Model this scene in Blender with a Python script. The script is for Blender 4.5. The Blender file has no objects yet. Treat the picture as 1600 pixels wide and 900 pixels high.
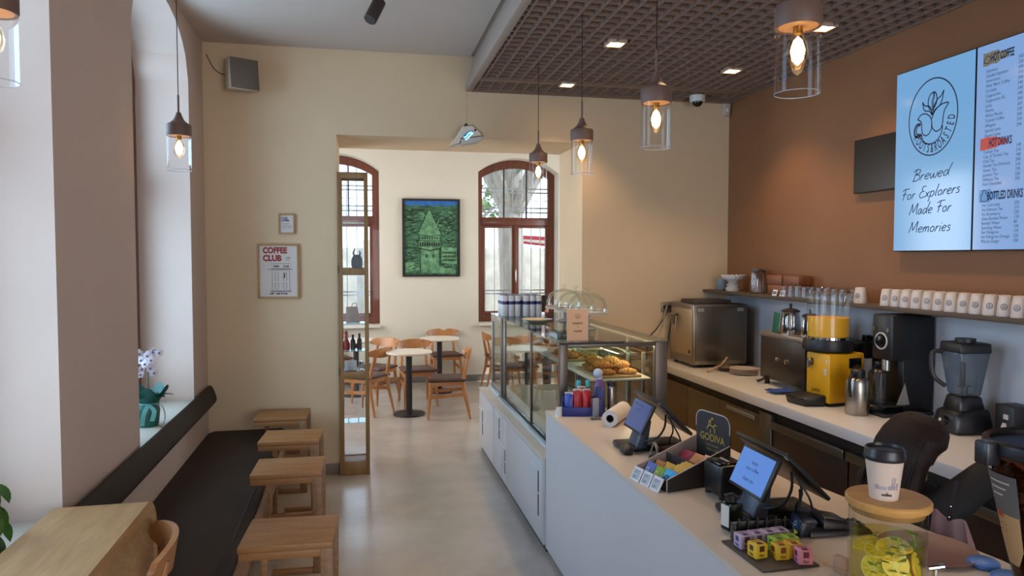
import bpy, bmesh, math, random
from mathutils import Vector, Matrix
C = bpy.context.scene
PI = math.pi
R = math.radians
rng = random.Random(7)

# ---------------------------------------------------------------- camera, world, exposure, daylight
cam_d = bpy.data.cameras.new('camera')
cam = bpy.data.objects.new('camera', cam_d)
C.collection.objects.link(cam)
C.camera = cam
cam_d.sensor_width = 36.0
cam_d.lens = 36.0 * 1120 / 1600
cam_d.clip_start = 0.05
cam_d.clip_end = 200
CAM_H = 1.85
cam.location = (0, 0, CAM_H)
cam.rotation_euler = (R(90 - 2.454), 0, R(-11.741))

C.view_settings.view_transform = 'Standard'
C.view_settings.look = 'None'
C.view_settings.gamma = 1
C.view_settings.use_curve_mapping = False
C.view_settings.exposure = 0.0

W = bpy.data.worlds.new('world')
C.world = W
W.use_nodes = True
wn = W.node_tree
wn.nodes['Background'].inputs['Color'].default_value = (0.80, 0.90, 1.0, 1)
wn.nodes['Background'].inputs['Strength'].default_value = 3.2
C.cycles.max_bounces = 10
C.cycles.diffuse_bounces = 6
C.cycles.glossy_bounces = 5
C.cycles.transmission_bounces = 8
C.cycles.transparent_max_bounces = 24
C.cycles.sample_clamp_indirect = 6
C.cycles.caustics_reflective = False
C.cycles.caustics_refractive = False


def lamp_area(name, loc, rot, sx, sy, power, col):
    d = bpy.data.lights.new(name, 'AREA')
    d.shape = 'RECTANGLE'
    d.size, d.size_y = sx, sy
    d.energy = power
    d.color = col
    o = bpy.data.objects.new(name, d)
    o.location = loc
    o.rotation_euler = rot
    C.collection.objects.link(o)
    return o


DAY = (0.53, 0.76, 1.0)
# daylight outside the two arched windows of the left wall; added fill lamps behind and at the back room's sides
lamp_area('daylight_left_far', (-1.98, 5.0, 2.05), (0, R(-90), 0), 2.5, 1.5, 66, (0.46, 0.74, 1.0))
lamp_area('daylight_left_near', (-1.95, 2.2, 2.05), (0, R(-90), 0), 2.5, 2.0, 62, (0.40, 0.70, 1.0))
lamp_area('fill_street_warm', (1.5, -2.45, 1.6), (R(90), 0, R(14)), 2.4, 2.3, 95, (1.0, 0.86, 0.75))  # added warm fill from behind the camera, brightens pillar and ceiling
lamp_area('fill_back_left', (-2.0, 8.8, 2.0), (0, R(-90), 0), 2.2, 2.2, 70, (0.95, 0.97, 1.0))  # added fill lamp outside an unseen side opening of the back room
lamp_area('fill_back_right', (4.35, 8.8, 2.0), (0, R(90), 0), 2.2, 2.2, 45, (0.95, 0.97, 1.0))  # matching fill lamp added on the right, also out of view
sun_d = bpy.data.lights.new('sun', 'SUN')
sun_d.energy = 5
sun_d.angle = R(1)
sun = bpy.data.objects.new('sun', sun_d)
sun.rotation_euler = Vector((-0.62, 0.35, -0.75)).to_track_quat('-Z', 'Y').to_euler()
C.collection.objects.link(sun)


# ---------------------------------------------------------------- materials
def lin(h):
    if isinstance(h, str):
        h = h.lstrip('#')
        c = [int(h[i:i + 2], 16) / 255 for i in (0, 2, 4)]
    else:
        c = [v / 255 for v in h]
    return tuple(v / 12.92 if v <= 0.04045 else ((v + 0.055) / 1.055) ** 2.4 for v in c) + (1,)


MATS = {}


def mat(name, col, rough=0.5, metal=0.0, var=0.06, scale=6.0, bump=0.0, bscale=40.0, coat=0.0, spec=0.5, emit=None, estr=0, stretch=None, sheen=0):
    if name in MATS:
        return MATS[name]
    m = bpy.data.materials.new(name)
    m.use_nodes = True
    nt = m.node_tree
    b = nt.nodes['Principled BSDF']
    c = lin(col)
    b.inputs['Base Color'].default_value = c
    b.inputs['Roughness'].default_value = rough
    b.inputs['Metallic'].default_value = metal
    b.inputs['Coat Weight'].default_value = coat
    b.inputs['Specular IOR Level'].default_value = spec
    b.inputs['Sheen Weight'].default_value = sheen
    tc = nt.nodes.new('ShaderNodeTexCoord')
    mp = nt.nodes.new('ShaderNodeMapping')
    if stretch:
        mp.inputs['Scale'].default_value = stretch
    nt.links.new(tc.outputs['Object'], mp.inputs['Vector'])
    if var > 0:
        n = nt.nodes.new('ShaderNodeTexNoise')
        n.inputs['Scale'].default_value = scale
        n.inputs['Detail'].default_value = 5
        n.inputs['Roughness'].default_value = 0.6
        nt.links.new(mp.outputs['Vector'], n.inputs['Vector'])
        r = nt.nodes.new('ShaderNodeValToRGB')
        r.color_ramp.elements[0].position = 0.3
        r.color_ramp.elements[1].position = 0.7
        r.color_ramp.elements[0].color = tuple(v * (1 - var) for v in c[:3]) + (1,)
        r.color_ramp.elements[1].color = tuple(min(1, v * (1 + var)) for v in c[:3]) + (1,)
        nt.links.new(n.outputs['Fac'], r.inputs['Fac'])
        nt.links.new(r.outputs['Color'], b.inputs['Base Color'])
    if bump > 0:
        n2 = nt.nodes.new('ShaderNodeTexNoise')
        n2.inputs['Scale'].default_value = bscale
        n2.inputs['Detail'].default_value = 4
        nt.links.new(mp.outputs['Vector'], n2.inputs['Vector'])
        bp = nt.nodes.new('ShaderNodeBump')
        bp.inputs['Strength'].default_value = bump
        bp.inputs['Distance'].default_value = 0.01
        nt.links.new(n2.outputs['Fac'], bp.inputs['Height'])
        nt.links.new(bp.outputs['Normal'], b.inputs['Normal'])
    if emit:
        b.inputs['Emission Color'].default_value = lin(emit)
        b.inputs['Emission Strength'].default_value = estr
    MATS[name] = m
    return m


def wood(name, c1, c2, rough=0.45, axis=(1, 8, 8), scale=3.0, coat=0.0):
    """grain running along the axis with the small scale value"""
    if name in MATS:
        return MATS[name]
    m = bpy.data.materials.new(name)
    m.use_nodes = True
    nt = m.node_tree
    b = nt.nodes['Principled BSDF']
    b.inputs['Roughness'].default_value = rough
    b.inputs['Coat Weight'].default_value = coat
    tc = nt.nodes.new('ShaderNodeTexCoord')
    mp = nt.nodes.new('ShaderNodeMapping')
    mp.inputs['Scale'].default_value = axis
    n = nt.nodes.new('ShaderNodeTexNoise')
    n.inputs['Scale'].default_value = scale
    n.inputs['Detail'].default_value = 7
    n.inputs['Roughness'].default_value = 0.62
    n.inputs['Distortion'].default_value = 0.6
    r = nt.nodes.new('ShaderNodeValToRGB')
    r.color_ramp.elements[0].position = 0.32
    r.color_ramp.elements[1].position = 0.70
    r.color_ramp.elements[0].color = lin(c1)
    r.color_ramp.elements[1].color = lin(c2)
    nt.links.new(tc.outputs['Object'], mp.inputs['Vector'])
    nt.links.new(mp.outputs['Vector'], n.inputs['Vector'])
    nt.links.new(n.outputs['Fac'], r.inputs['Fac'])
    nt.links.new(r.outputs['Color'], b.inputs['Base Color'])
    bp = nt.nodes.new('ShaderNodeBump')
    bp.inputs['Strength'].default_value = 0.08
    bp.inputs['Distance'].default_value = 0.005
    nt.links.new(n.outputs['Fac'], bp.inputs['Height'])
    nt.links.new(bp.outputs['Normal'], b.inputs['Normal'])
    MATS[name] = m
    return m


def glass(name, tint='#ffffff', refl=1.0, rough=0.02, body=0.0, bodycol='#ffffff', top=0.5):
    """thin clear sheet: see-through with a fresnel reflection (and, with body > 0, a little cloudiness)"""
    if name in MATS:
        return MATS[name]
    m = bpy.data.materials.new(name)
    m.use_nodes = True
    nt = m.node_tree
    nt.nodes.remove(nt.nodes['Principled BSDF'])
    out = nt.nodes['Material Output']
    tr = nt.nodes.new('ShaderNodeBsdfTransparent')
    tr.inputs['Color'].default_value = lin(tint)
    gl = nt.nodes.new('ShaderNodeBsdfGlossy')
    gl.inputs['Roughness'].default_value = rough
    fr = nt.nodes.new('ShaderNodeLayerWeight')
    fr.inputs['Blend'].default_value = 0.16
    n = nt.nodes.new('ShaderNodeTexNoise')
    n.inputs['Scale'].default_value = 3
    m0 = nt.nodes.new('ShaderNodeMath')
    m0.operation = 'MULTIPLY_ADD'
    m0.inputs[1].default_value = refl
    m0.inputs[2].default_value = 0.02 * refl
    nt.links.new(fr.outputs['Fresnel'], m0.inputs[0])
    mu = nt.nodes.new('ShaderNodeMath')
    mu.operation = 'MINIMUM'
    mu.inputs[1].default_value = top
    nt.links.new(m0.outputs[0], mu.inputs[0])
    bp = nt.nodes.new('ShaderNodeBump')
    bp.inputs['Strength'].default_value = 0.02
    nt.links.new(n.outputs['Fac'], bp.inputs['Height'])
    nt.links.new(bp.outputs['Normal'], gl.inputs['Normal'])
    mx = nt.nodes.new('ShaderNodeMixShader')
    nt.links.new(mu.outputs[0], mx.inputs['Fac'])
    src = tr.outputs[0]
    if body > 0:
        df = nt.nodes.new('ShaderNodeBsdfDiffuse')
        df.inputs['Color'].default_value = lin(bodycol)
        m2 = nt.nodes.new('ShaderNodeMixShader')
        m2.inputs['Fac'].default_value = body
        nt.links.new(tr.outputs[0], m2.inputs[1])
        nt.links.new(df.outputs[0], m2.inputs[2])
        src = m2.outputs[0]
    nt.links.new(src, mx.inputs[1])
    nt.links.new(gl.outputs[0], mx.inputs[2])
    nt.links.new(mx.outputs[0], out.inputs['Surface'])
    MATS[name] = m
    return m


def glow(name, col, strength):
    if name in MATS:
        return MATS[name]
    m = bpy.data.materials.new(name)
    m.use_nodes = True
    nt = m.node_tree
    b = nt.nodes['Principled BSDF']
    b.inputs['Base Color'].default_value = (0.02, 0.02, 0.02, 1)
    b.inputs['Roughness'].default_value = 0.12
    b.inputs['Emission Color'].default_value = lin(col)
    b.inputs['Emission Strength'].default_value = strength
    MATS[name] = m
    return m


# ---------------------------------------------------------------- mesh building
class MB:
    """collects shapes; build() links them as ONE mesh object"""

    def __init__(s):
        s.bm = bmesh.new()
        s.mi = 0
        s.M = None

    def _new(s, verts, faces, smooth=True):
        vs = [s.bm.verts.new(s.M @ Vector(v) if s.M else v) for v in verts]
        fs = []
        for f in faces:
            try:
                fc = s.bm.faces.new([vs[i] for i in f])
            except ValueError:
                continue
            fc.material_index = s.mi
            fc.smooth = smooth
            fs.append(fc)
        return vs, fs

    def box(s, x0, x1, y0, y1, z0, z1, bev=0.0, seg=2):
        x0, x1 = sorted((x0, x1)); y0, y1 = sorted((y0, y1)); z0, z1 = sorted((z0, z1))
        v = [(x, y, z) for z in (z0, z1) for y in (y0, y1) for x in (x0, x1)]
        f = [(0, 2, 3, 1), (4, 5, 7, 6), (0, 1, 5, 4), (2, 6, 7, 3), (0, 4, 6, 2), (1, 3, 7, 5)]
        vs, fs = s._new(v, f)
        if bev > 0:
            es = list({e for fc in fs for e in fc.edges})
            bmesh.ops.bevel(s.bm, geom=es, offset=bev, segments=seg, affect='EDGES', profile=0.5, material=-1, clamp_overlap=True)
        return s

    def hexa(s, b4, t4, bev=0.0):
        """eight-cornered block from a bottom ring of four and a top ring of four"""
        v = list(b4) + list(t4)
        vs, fs = s._new(v, [(3, 2, 1, 0), (4, 5, 6, 7), (0, 1, 5, 4), (1, 2, 6, 5), (2, 3, 7, 6), (3, 0, 4, 7)])
        if bev > 0:
            es = list({e for fc in fs for e in fc.edges})
            bmesh.ops.bevel(s.bm, geom=es, offset=bev, segments=2, affect='EDGES', profile=0.5, material=-1, clamp_overlap=True)
        return s

    def lathe(s, prof, c=(0, 0, 0), seg=24, close=True, a0=0.0, a1=2 * PI):
        full = abs(a1 - a0 - 2 * PI) < 1e-6
        n = seg if full else seg + 1
        v, f = [], []
        for r, z in prof:
            for k in range(n):
                a = a0 + (a1 - a0) * k / seg
                v.append((c[0] + r * math.cos(a), c[1] + r * math.sin(a), c[2] + z))
        for i in range(len(prof) - 1):
            for k in range(seg):
                k2 = (k + 1) % n
                f.append((i * n + k, i * n + k2, (i + 1) * n + k2, (i + 1) * n + k))
        if close and full:
            if prof[0][0] > 1e-4:
                f.append(tuple(range(n - 1, -1, -1)))
            if prof[-1][0] > 1e-4:
                f.append(tuple((len(prof) - 1) * n + k for k in range(n)))
        s._new(v, f)
        return s

    def cyl(s, c, r, z0, z1, seg=20, r1=None, bev=0.0):
        r1 = r if r1 is None else r1
        if bev > 0:
            p = [(r - bev, z0), (r, z0 + bev), (r1, z1 - bev), (r1 - bev, z1)]
        else:
            p = [(r, z0), (r1, z1)]
        return s.lathe(p, c, seg)

    def tube(s, pts, rad, seg=8, caps=True):
        """tapering tube through points; rad one number or one per point"""
        pts = [Vector(p) for p in pts]
        rs = rad if isinstance(rad, (list, tuple)) else [rad] * len(pts)
        v, f = [], []
        up = None
        for i, p in enumerate(pts):
            t = (pts[min(i + 1, len(pts) - 1)] - pts[max(i - 1, 0)]).normalized()
            if up is None:
                up = Vector((0, 0, 1)) if abs(t.z) < 0.9 else Vector((1, 0, 0))
            a = t.cross(up)
            if a.length < 1e-5:
                a = t.cross(Vector((0.3, 1, 0.2)))
            a.normalize()
            b = a.cross(t).normalized()
            up = b
            for k in range(seg):
                an = 2 * PI * k / seg
                v.append(p + (a * math.cos(an) + b * math.sin(an)) * rs[i])
        for i in range(len(pts) - 1):
            for k in range(seg):
                k2 = (k + 1) % seg
                f.append((i * seg + k, i * seg + k2, (i + 1) * seg + k2, (i + 1) * seg + k))
        if caps:
            f.append(tuple(range(seg - 1, -1, -1)))
            f.append(tuple((len(pts) - 1) * seg + k for k in range(seg)))
        s._new(v, f)
        return s

    def bar(s, p, q, w, h=None):
        """square bar from p to q"""
        h = h or w
        p, q = Vector(p), Vector(q)
        t = (q - p).normalized()
        up = Vector((0, 0, 1)) if abs(t.z) < 0.95 else Vector((0, 1, 0))
        a = t.cross(up).normalized() * w / 2
        b = a.cross(t).normalized() * h / 2
        s.hexa([p - a - b, p + a - b, p + a + b, p - a + b], [q - a - b, q + a - b, q + a + b, q - a + b])
        return s

    def ball(s, c, r, seg=16, rings=10, sc=(1, 1, 1), z0=-1.0, z1=1.0):
        prof = []
        v, f = [], []
        a0, a1 = math.asin(max(-1, z0)), math.asin(min(1, z1))
        for i in range(rings + 1):
            t = a0 + (a1 - a0) * i / rings
            prof.append((math.cos(t), math.sin(t)))
        for pr, pz in prof:
            for k in range(seg):
                a = 2 * PI * k / seg
                v.append((c[0] + r * sc[0] * pr * math.cos(a), c[1] + r * sc[1] * pr * math.sin(a), c[2] + r * sc[2] * pz))
        for i in range(rings):
            for k in range(seg):
                k2 = (k + 1) % seg
                f.append((i * seg + k, i * seg + k2, (i + 1) * seg + k2, (i + 1) * seg + k))
        if prof[0][0] > 0.01:
            f.append(tuple(range(seg - 1, -1, -1)))
        if prof[-1][0] > 0.01:
            f.append(tuple(rings * seg + k for k in range(seg)))
        s._new(v, f)
        return s

    def prism(s, poly, d, axis='y', at=0.0):
        """closed 2-D outline pushed d along an axis; poly is (x,z) for y, (y,z) for x, (x,y) for z"""
        n = len(poly)

        def P(p, t):
            if axis == 'y':
                return (p[0], t, p[1])
            if axis == 'x':
                return (t, p[0], p[1])
            return (p[0], p[1], t)
        v = [P(p, at) for p in poly] + [P(p, at + d) for p in poly]
        f = [tuple(range(n - 1, -1, -1)), tuple(range(n, 2 * n))]
        f += [(i, (i + 1) % n, n + (i + 1) % n, n + i) for i in range(n)]
        s._new(v, f)
        return s

    def grid(s, fn, nu, nv):
        """open sheet; fn(u,v) in 0..1"""
        v = [fn(i / nu, j / nv) for j in range(nv + 1) for i in range(nu + 1)]
        f = [(j * (nu + 1) + i, j * (nu + 1) + i + 1, (j + 1) * (nu + 1) + i + 1, (j + 1) * (nu + 1) + i) for j in range(nv) for i in range(nu)]
        s._new(v, f)
        return s

    def slab(s, fn, nu, nv, th):
        """sheet with thickness th along the third output: fn(u,v,t) with t 0 or 1"""
        n = (nu + 1) * (nv + 1)
        v = [fn(i / nu, j / nv, t) for t in (0, 1) for j in range(nv + 1) for i in range(nu + 1)]
        f = []
        w = nu + 1
        for j in range(nv):
            for i in range(nu):
                a = j * w + i
                f.append((a, a + w, a + w + 1, a + 1))
                f.append((n + a, n + a + 1, n + a + w + 1, n + a + w))
        for i in range(nu):
            f.append((i, i + 1, n + i + 1, n + i))
            k = nv * w + i
            f.append((k, n + k, n + k + 1, k + 1))
        for j in range(nv):
            a = j * w
            f.append((a, n + a, n + a + w, a + w))
            k = j * w + nu
            f.append((k, k + w, n + k + w, n + k))
        s._new(v, f)
        return s

    def build(s, name, m, parent=None, sharp=35):
        me = bpy.data.meshes.new(name)
        bmesh.ops.recalc_face_normals(s.bm, faces=s.bm.faces[:])
        top = parent
        while top is not None and top.parent is not None:
            top = top.parent
        if top is not None and top.get('_world'):
            # geometry was written in room coordinates: bring it into the thing's own
            L = Vector(top.location)
            bmesh.ops.translate(s.bm, vec=-L, verts=s.bm.verts[:])
        s.bm.to_mesh(me)
        s.bm.free()
        for k in (m if isinstance(m, (list, tuple)) else [m]):
            me.materials.append(k)
        try:
            me.set_sharp_from_angle(angle=R(sharp))
        except Exception:
            pass
        o = bpy.data.objects.new(name, me)
        C.collection.objects.link(o)
        if parent is not None:
            o.parent = parent
        return o


def tag(o, label=None, cat=None, group=None, kind=None):
    if label: o['label'] = label
    if cat: o['category'] = cat
    if group: o['group'] = group
    if kind: o['kind'] = kind
    return o


def thing(name, label, cat, loc=(0, 0, 0), rz=0.0, group=None):
    o = bpy.data.objects.new(name, None)
    o.empty_display_size = 0.05
    o.location = loc
    o.rotation_euler = (0, 0, rz)
    C.collection.objects.link(o)
    return tag(o, label, cat, group)


def kids(o):
    return [c for c in C.collection.objects if c.parent == o]


def copy_tree(o, loc=None, rz=None, label=None, group=None):
    def cp(a, par):
        c = a.copy()
        C.collection.objects.link(c)
        if par is not None:
            c.parent = par
        for ch in KIDS.get(a.name, ()):
            cp(ch, c)
        return c
    KIDS = {}
    for q in o.children_recursive:
        KIDS.setdefault(q.parent.name, []).append(q)
    r = cp(o, None)
    if loc is not None: r.location = loc
    if rz is not None: r.rotation_euler = (0, 0, rz)
    if label: r['label'] = label
    if group: r['group'] = group
    return r


def struct(mb, name, m, parent=None, sharp=35):
    o = mb.build(name, m, parent, sharp)
    if parent is None:
        o['kind'] = 'structure'
    return o


def single(mb, name, m, label, cat, loc=(0, 0, 0), rz=0, group=None, sharp=35):
    o = mb.build(name, m, None, sharp)
    o.location = loc
    o.rotation_euler = (0, 0, rz)
    return tag(o, label, cat, group)


# ---------------------------------------------------------------- lettering
_tc = {}


def text_mesh(txt, size=1.0, sx=1.0, align='LEFT', shear=0.0, bold=0.0):
    key = (txt, size, sx, align, shear, bold)
    if key in _tc:
        return _tc[key]
    cu = bpy.data.curves.new('lettering', 'FONT')
    cu.body = txt
    cu.size = size
    cu.align_x = align
    cu.shear = shear
    cu.offset = bold
    cu.resolution_u = 3
    ob = bpy.data.objects.new('lettering', cu)
    C.collection.objects.link(ob)
    dg = bpy.context.evaluated_depsgraph_get()
    me = bpy.data.meshes.new_from_object(ob.evaluated_get(dg))
    V = [(v.co.x * sx, v.co.y) for v in me.vertices]
    F = [tuple(p.vertices) for p in me.polygons]
    bpy.data.objects.remove(ob)
    bpy.data.curves.remove(cu)
    bpy.data.meshes.remove(me)
    _tc[key] = (V, F)
    return V, F


def put_text(mb, fn, txt, x, y, size, sx=1.0, align='LEFT', shear=0.0, bold=0.0, rot=0.0):
    """fn maps flat (x, y) on the sheet to a point"""
    V, F = text_mesh(txt, size, sx, align, shear, bold)
    c, s = math.cos(rot), math.sin(rot)
    mb._new([fn(x + a * c - b * s, y + a * s + b * c) for a, b in V], F, smooth=False)


def catmull(pts, n=6):
    if len(pts) < 3:
        return pts
    out = []
    for i in range(len(pts) - 1):
        p0 = pts[max(i - 1, 0)]; p1 = pts[i]; p2 = pts[i + 1]; p3 = pts[min(i + 2, len(pts) - 1)]
        for k in range(n):
            t = k / n
            out.append(tuple(0.5 * ((2 * p1[d]) + (-p0[d] + p2[d]) * t + (2 * p0[d] - 5 * p1[d] + 4 * p2[d] - p3[d]) * t * t + (-p0[d] + 3 * p1[d] - 3 * p2[d] + p3[d]) * t ** 3) for d in range(len(p1))))
    out.append(tuple(pts[-1]))
    return out


def ribbon(mb, fn, pts, w, closed=False):
    """flat stroke of width w along 2-D points"""
    n = len(pts)
    L, Rr = [], []
    for i in range(n):
        a = pts[(i - 1) % n] if closed else pts[max(i - 1, 0)]
        b = pts[(i + 1) % n] if closed else pts[min(i + 1, n - 1)]
        dx, dy = b[0] - a[0], b[1] - a[1]
        l = math.hypot(dx, dy) or 1
        nx, ny = -dy / l * w / 2, dx / l * w / 2
        L.append(fn(pts[i][0] + nx, pts[i][1] + ny))
        Rr.append(fn(pts[i][0] - nx, pts[i][1] - ny))
    F = [(i, (i + 1) % n, n + (i + 1) % n, n + i) for i in range(n if closed else n - 1)]
    mb._new(L + Rr, F, smooth=False)


ORD = 'first second third fourth fifth sixth seventh eighth ninth tenth eleventh twelfth thirteenth fourteenth fifteenth sixteenth'.split()

# ================================================================ THE ROOM
LA = 0.016                      # the left wall is not quite square to the back wall
LO = Vector((-1.255, 6.24, 0))


def L2W(u, v, z):
    return (LO.x + u * math.cos(LA) - v * math.sin(LA), LO.y + u * math.sin(LA) + v * math.cos(LA), z)


def left(o):
    o.location = LO
    o.rotation_euler = (0, 0, LA)
    return o


M_wall = mat('painted_plaster_cream', '#d2b997', 0.75, var=0.03, scale=2.0, bump=0.05, bscale=60)
M_wallL = mat('painted_plaster_white', '#d2bcae', 0.75, var=0.03, scale=2.0, bump=0.05, bscale=60)
M_wallF = mat('painted_plaster_pale', '#d0cabb', 0.75, var=0.03, scale=2.0, bump=0.05, bscale=60)
M_ceil = mat('painted_ceiling', '#c2b3a7', 0.85, var=0.02, scale=1.5)
M_brown = mat('painted_wall_brown', '#885b39', 0.65, var=0.04, scale=1.5, bump=0.04, bscale=80)
M_splash = mat('painted_wall_white', '#b9bcc4', 0.55, var=0.02, scale=2)
M_concrete = mat('polished_concrete', '#aca39b', 0.24, var=0.16, scale=1.6, bump=0.02, bscale=7, spec=0.8)
M_base = mat('baseboard_taupe', '#7d6a5c', 0.55, var=0.05)
M_frame = wood('window_wood_dark', '#54281a', '#703720', 0.38, axis=(6, 6, 0.8), coat=0.3)
M_glass = glass('window_glass', '#f4faff', 0.8)
M_iron = mat('white_painted_iron', '#efefec', 0.5, var=0.04)
M_brass = mat('brass', '#a8803a', 0.3, metal=1.0, var=0.05)
M_black = mat('black_plastic', '#17161a', 0.42, var=0.08, scale=20)
M_black_g = mat('black_gloss', '#0e0e11', 0.15, var=0.05)
M_white = mat('white_plastic', '#d8d6d2', 0.4, var=0.03)
M_steel = mat('brushed_steel', '#a9a49c', 0.3, metal=1.0, var=0.08, scale=3, stretch=(1, 1, 30))
M_steel_d = mat('satin_steel_dark', '#6d6862', 0.38, metal=0.9, var=0.08, scale=3, stretch=(30, 1, 1))
M_chrome = mat('chrome', '#d0d0d0', 0.08, metal=1.0, var=0.02)
M_oak = wood('oak_pale', '#8a5c32', '#a6784a', 0.5, axis=(1.2, 9, 9))
M_oakY = wood('oak_pale_y', '#7d5a3a', '#9a7452', 0.5, axis=(9, 1.2, 9))
M_beech = wood('beech_orange', '#a2683a', '#bd8550', 0.4, axis=(6, 6, 1.5), coat=0.1)
M_dark_leather = mat('dark_upholstery', '#30251f', 0.6, spec=.3, var=0.10, scale=30, bump=0.15, bscale=200)
M_seat_pad = mat('brown_upholstery', '#4d332c', 0.5, var=0.08, scale=30, bump=0.1, bscale=200)

# floor
f = MB(); f.box(-2.2, 4.4, -2.6, 11.1, -0.12, 0.0)
struct(f, 'floor', M_concrete)
# ceiling: white slab over the aisle and over the back room
f = MB(); f.box(-2.2, 0.93, -2.6, 6.3, 3.585, 3.75); f.box(-2.2, 4.6, 6.3, 11.2, 3.62, 3.75); f.box(0.93, 4.0, -2.6, 6.3, 3.60, 3.75)
struct(f, 'ceiling', M_ceil)
# dropped fascia beside the grid ceiling
f = MB(); f.hexa([(0.882, -2.5, 3.285), (0.938, -2.5, 3.285), (0.938, 6.235, 3.285), (0.882, 6.235, 3.285)], [(0.958, -2.5, 3.586), (1.0, -2.5, 3.586), (1.0, 6.235, 3.586), (0.958, 6.235, 3.586)], 0.002)
struct(f, 'trim_1', mat('fascia_paint_greige', '#a39184', 0.8, var=0.03))
# brown open-cell grid ceiling
M_grid = mat('grid_ceiling_brown', '#80685a', 0.6, var=0.05)
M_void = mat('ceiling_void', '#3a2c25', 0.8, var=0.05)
f = MB()
x = 0.97
gx1 = 3.38
while x < gx1:
    f.box(x - 0.006, x + 0.006, 0.2, 6.23, 3.287, 3.335)
    x += 0.1
y = 0.25
while y < 6.22:
    f.box(0.94, gx1, y - 0.004, y + 0.004, 3.292, 3.335)
    y += 0.1
f.box(0.94, gx1, 5.78, 5.86, 3.288, 3.33)
f.box(0.94, gx1, 6.18, 6.238, 3.286, 3.33)
gc = struct(f, 'ceiling_grid', M_grid)
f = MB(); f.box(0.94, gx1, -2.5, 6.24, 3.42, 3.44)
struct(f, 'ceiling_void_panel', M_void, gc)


def arch_z(x, x0, x1, zs, za):
    t = (2 * x - x0 - x1) / (x1 - x0)
    return zs + (za - zs) * math.sqrt(max(0, 1 - t * t)) if True else zs


def seg_arch_z(x, x0, x1, zs, za):
    """shallow segment of a circle"""
    h = za - zs
    hw = (x1 - x0) / 2
    rad = (hw * hw + h * h) / (2 * h)
    return za - rad + math.sqrt(max(0, rad * rad - (x - (x0 + x1) / 2) ** 2))


def holed_wall(f, a0, a1, zt, b0, b1, holes, axis, archf, N=18):
    """wall along an axis with arched openings (h0,h1,sill,spring,apex); b0..b1 is its thickness"""
    def put(p0, p1, z0, z1):
        if axis == 'x':
            f.box(p0, p1, b0, b1, z0, z1)
        else:
            f.box(b0, b1, p0, p1, z0, z1)
    cur = a0
    for h0, h1, zl, zs, za in sorted(holes):
        put(cur, h0, 0, zt)
        if zl > 0:
            put(h0, h1, 0, zl)
        for k in range(N):
            p, q = h0 + (h1 - h0) * k / N, h0 + (h1 - h0) * (k + 1) / N
            zp, zq = archf(p, h0, h1, zs, za), archf(q, h0, h1, zs, za)
            if axis == 'x':
                f.hexa([(p, b0, zp), (q, b0, zq), (q, b1, zq), (p, b1, zp)], [(p, b0, zt), (q, b0, zt), (q, b1, zt), (p, b1, zt)])
            else:
                f.hexa([(b0, p, zp), (b0, q, zq), (b1, q, zq), (b1, p, zp)], [(b0, p, zt), (b0, q, zt), (b1, q, zt), (b1, p, zt)])
        cur = h1
    put(cur, a1, 0, zt)


# left wall with its deep arched window niches
f = MB()
LH = [(-1.95, -0.54, 0.78, 3.14, 3.52), (-4.46, -3.05, 0.78, 3.14, 3.52)]
holed_wall(f, -8.8, 0.0, 3.6, -0.46, 0.0, LH, 'y', arch_z)
left(struct(f, 'wall_left', M_wallL))
# wall with the wide opening to the back room
f = MB()
f.box(-1.9, -0.21, 6.24, 7.01, 0, 3.62); f.box(-0.21, 1.945, 6.24, 7.01, 2.88, 3.62); f.box(1.945, 4.2, 6.24, 7.01, 0, 3.62)
struct(f, 'wall_back', M_wall)
# right wall: brown paint above the shelf, white below
f = MB(); f.box(3.382, 3.6, -2.6, 6.24, 1.53, 3.62); f.mi = 1; f.box(3.38, 3.6, -2.6, 6.24, 0, 1.53)
struct(f, 'wall_right', [M_brown, M_splash])
# wall behind with the street window
f = MB(); f.box(-2.0, -0.5, -2.4, -2.25, 0, 3.62); f.box(2.7, 3.6, -2.4, -2.25, 0, 3.62); f.box(-0.5, 2.7, -2.4, -2.25, 0, 0.35); f.box(-0.5, 2.7, -2.4, -2.25, 2.85, 3.62)
struct(f, 'wall_front', M_wall)
# back room
FH = [(-1.00, 0.24, 0.86, 3.12, 3.34), (1.69, 2.93, 0.86, 3.12, 3.34)]
f = MB(); holed_wall(f, -2.2, 4.4, 3.65, 10.6, 11.05, FH, 'x', seg_arch_z, 24)
struct(f, 'wall_far', M_wallF)
f = MB(); f.box(-1.9, -1.75, 7.0, 7.7, 0, 3.65); f.box(-1.9, -1.75, 9.9, 10.62, 0, 3.65); f.box(-1.9, -1.75, 7.7, 9.9, 0, 0.9); f.box(-1.9, -1.75, 7.7, 9.9, 3.1, 3.65)  # side opening added to let the left fill lamp in
struct(f, 'wall_back_room_left', M_wallF)
f = MB(); f.box(4.1, 4.25, 7.0, 7.7, 0, 3.65); f.box(4.1, 4.25, 9.9, 10.62, 0, 3.65); f.box(4.1, 4.25, 7.7, 9.9, 0, 0.9); f.box(4.1, 4.25, 7.7, 9.9, 3.1, 3.65)  # opening added here too, for the right fill lamp
struct(f, 'wall_back_room_right', M_wallF)
# baseboards
f = MB(); f.box(-0.62, -0.205, 6.226, 6.24, 0, 0.09, 0.003); f.box(-0.21, -0.196, 6.24, 7.0, 0, 0.09, 0.003)
struct(f, 'baseboard_back', M_base)
f = MB(); f.box(-1.75, 4.1, 10.586, 10.6, 0, 0.09, 0.003)
struct(f, 'baseboard_far', mat('baseboard_grey', '#6f6a66', 0.5, var=0.04))


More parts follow.
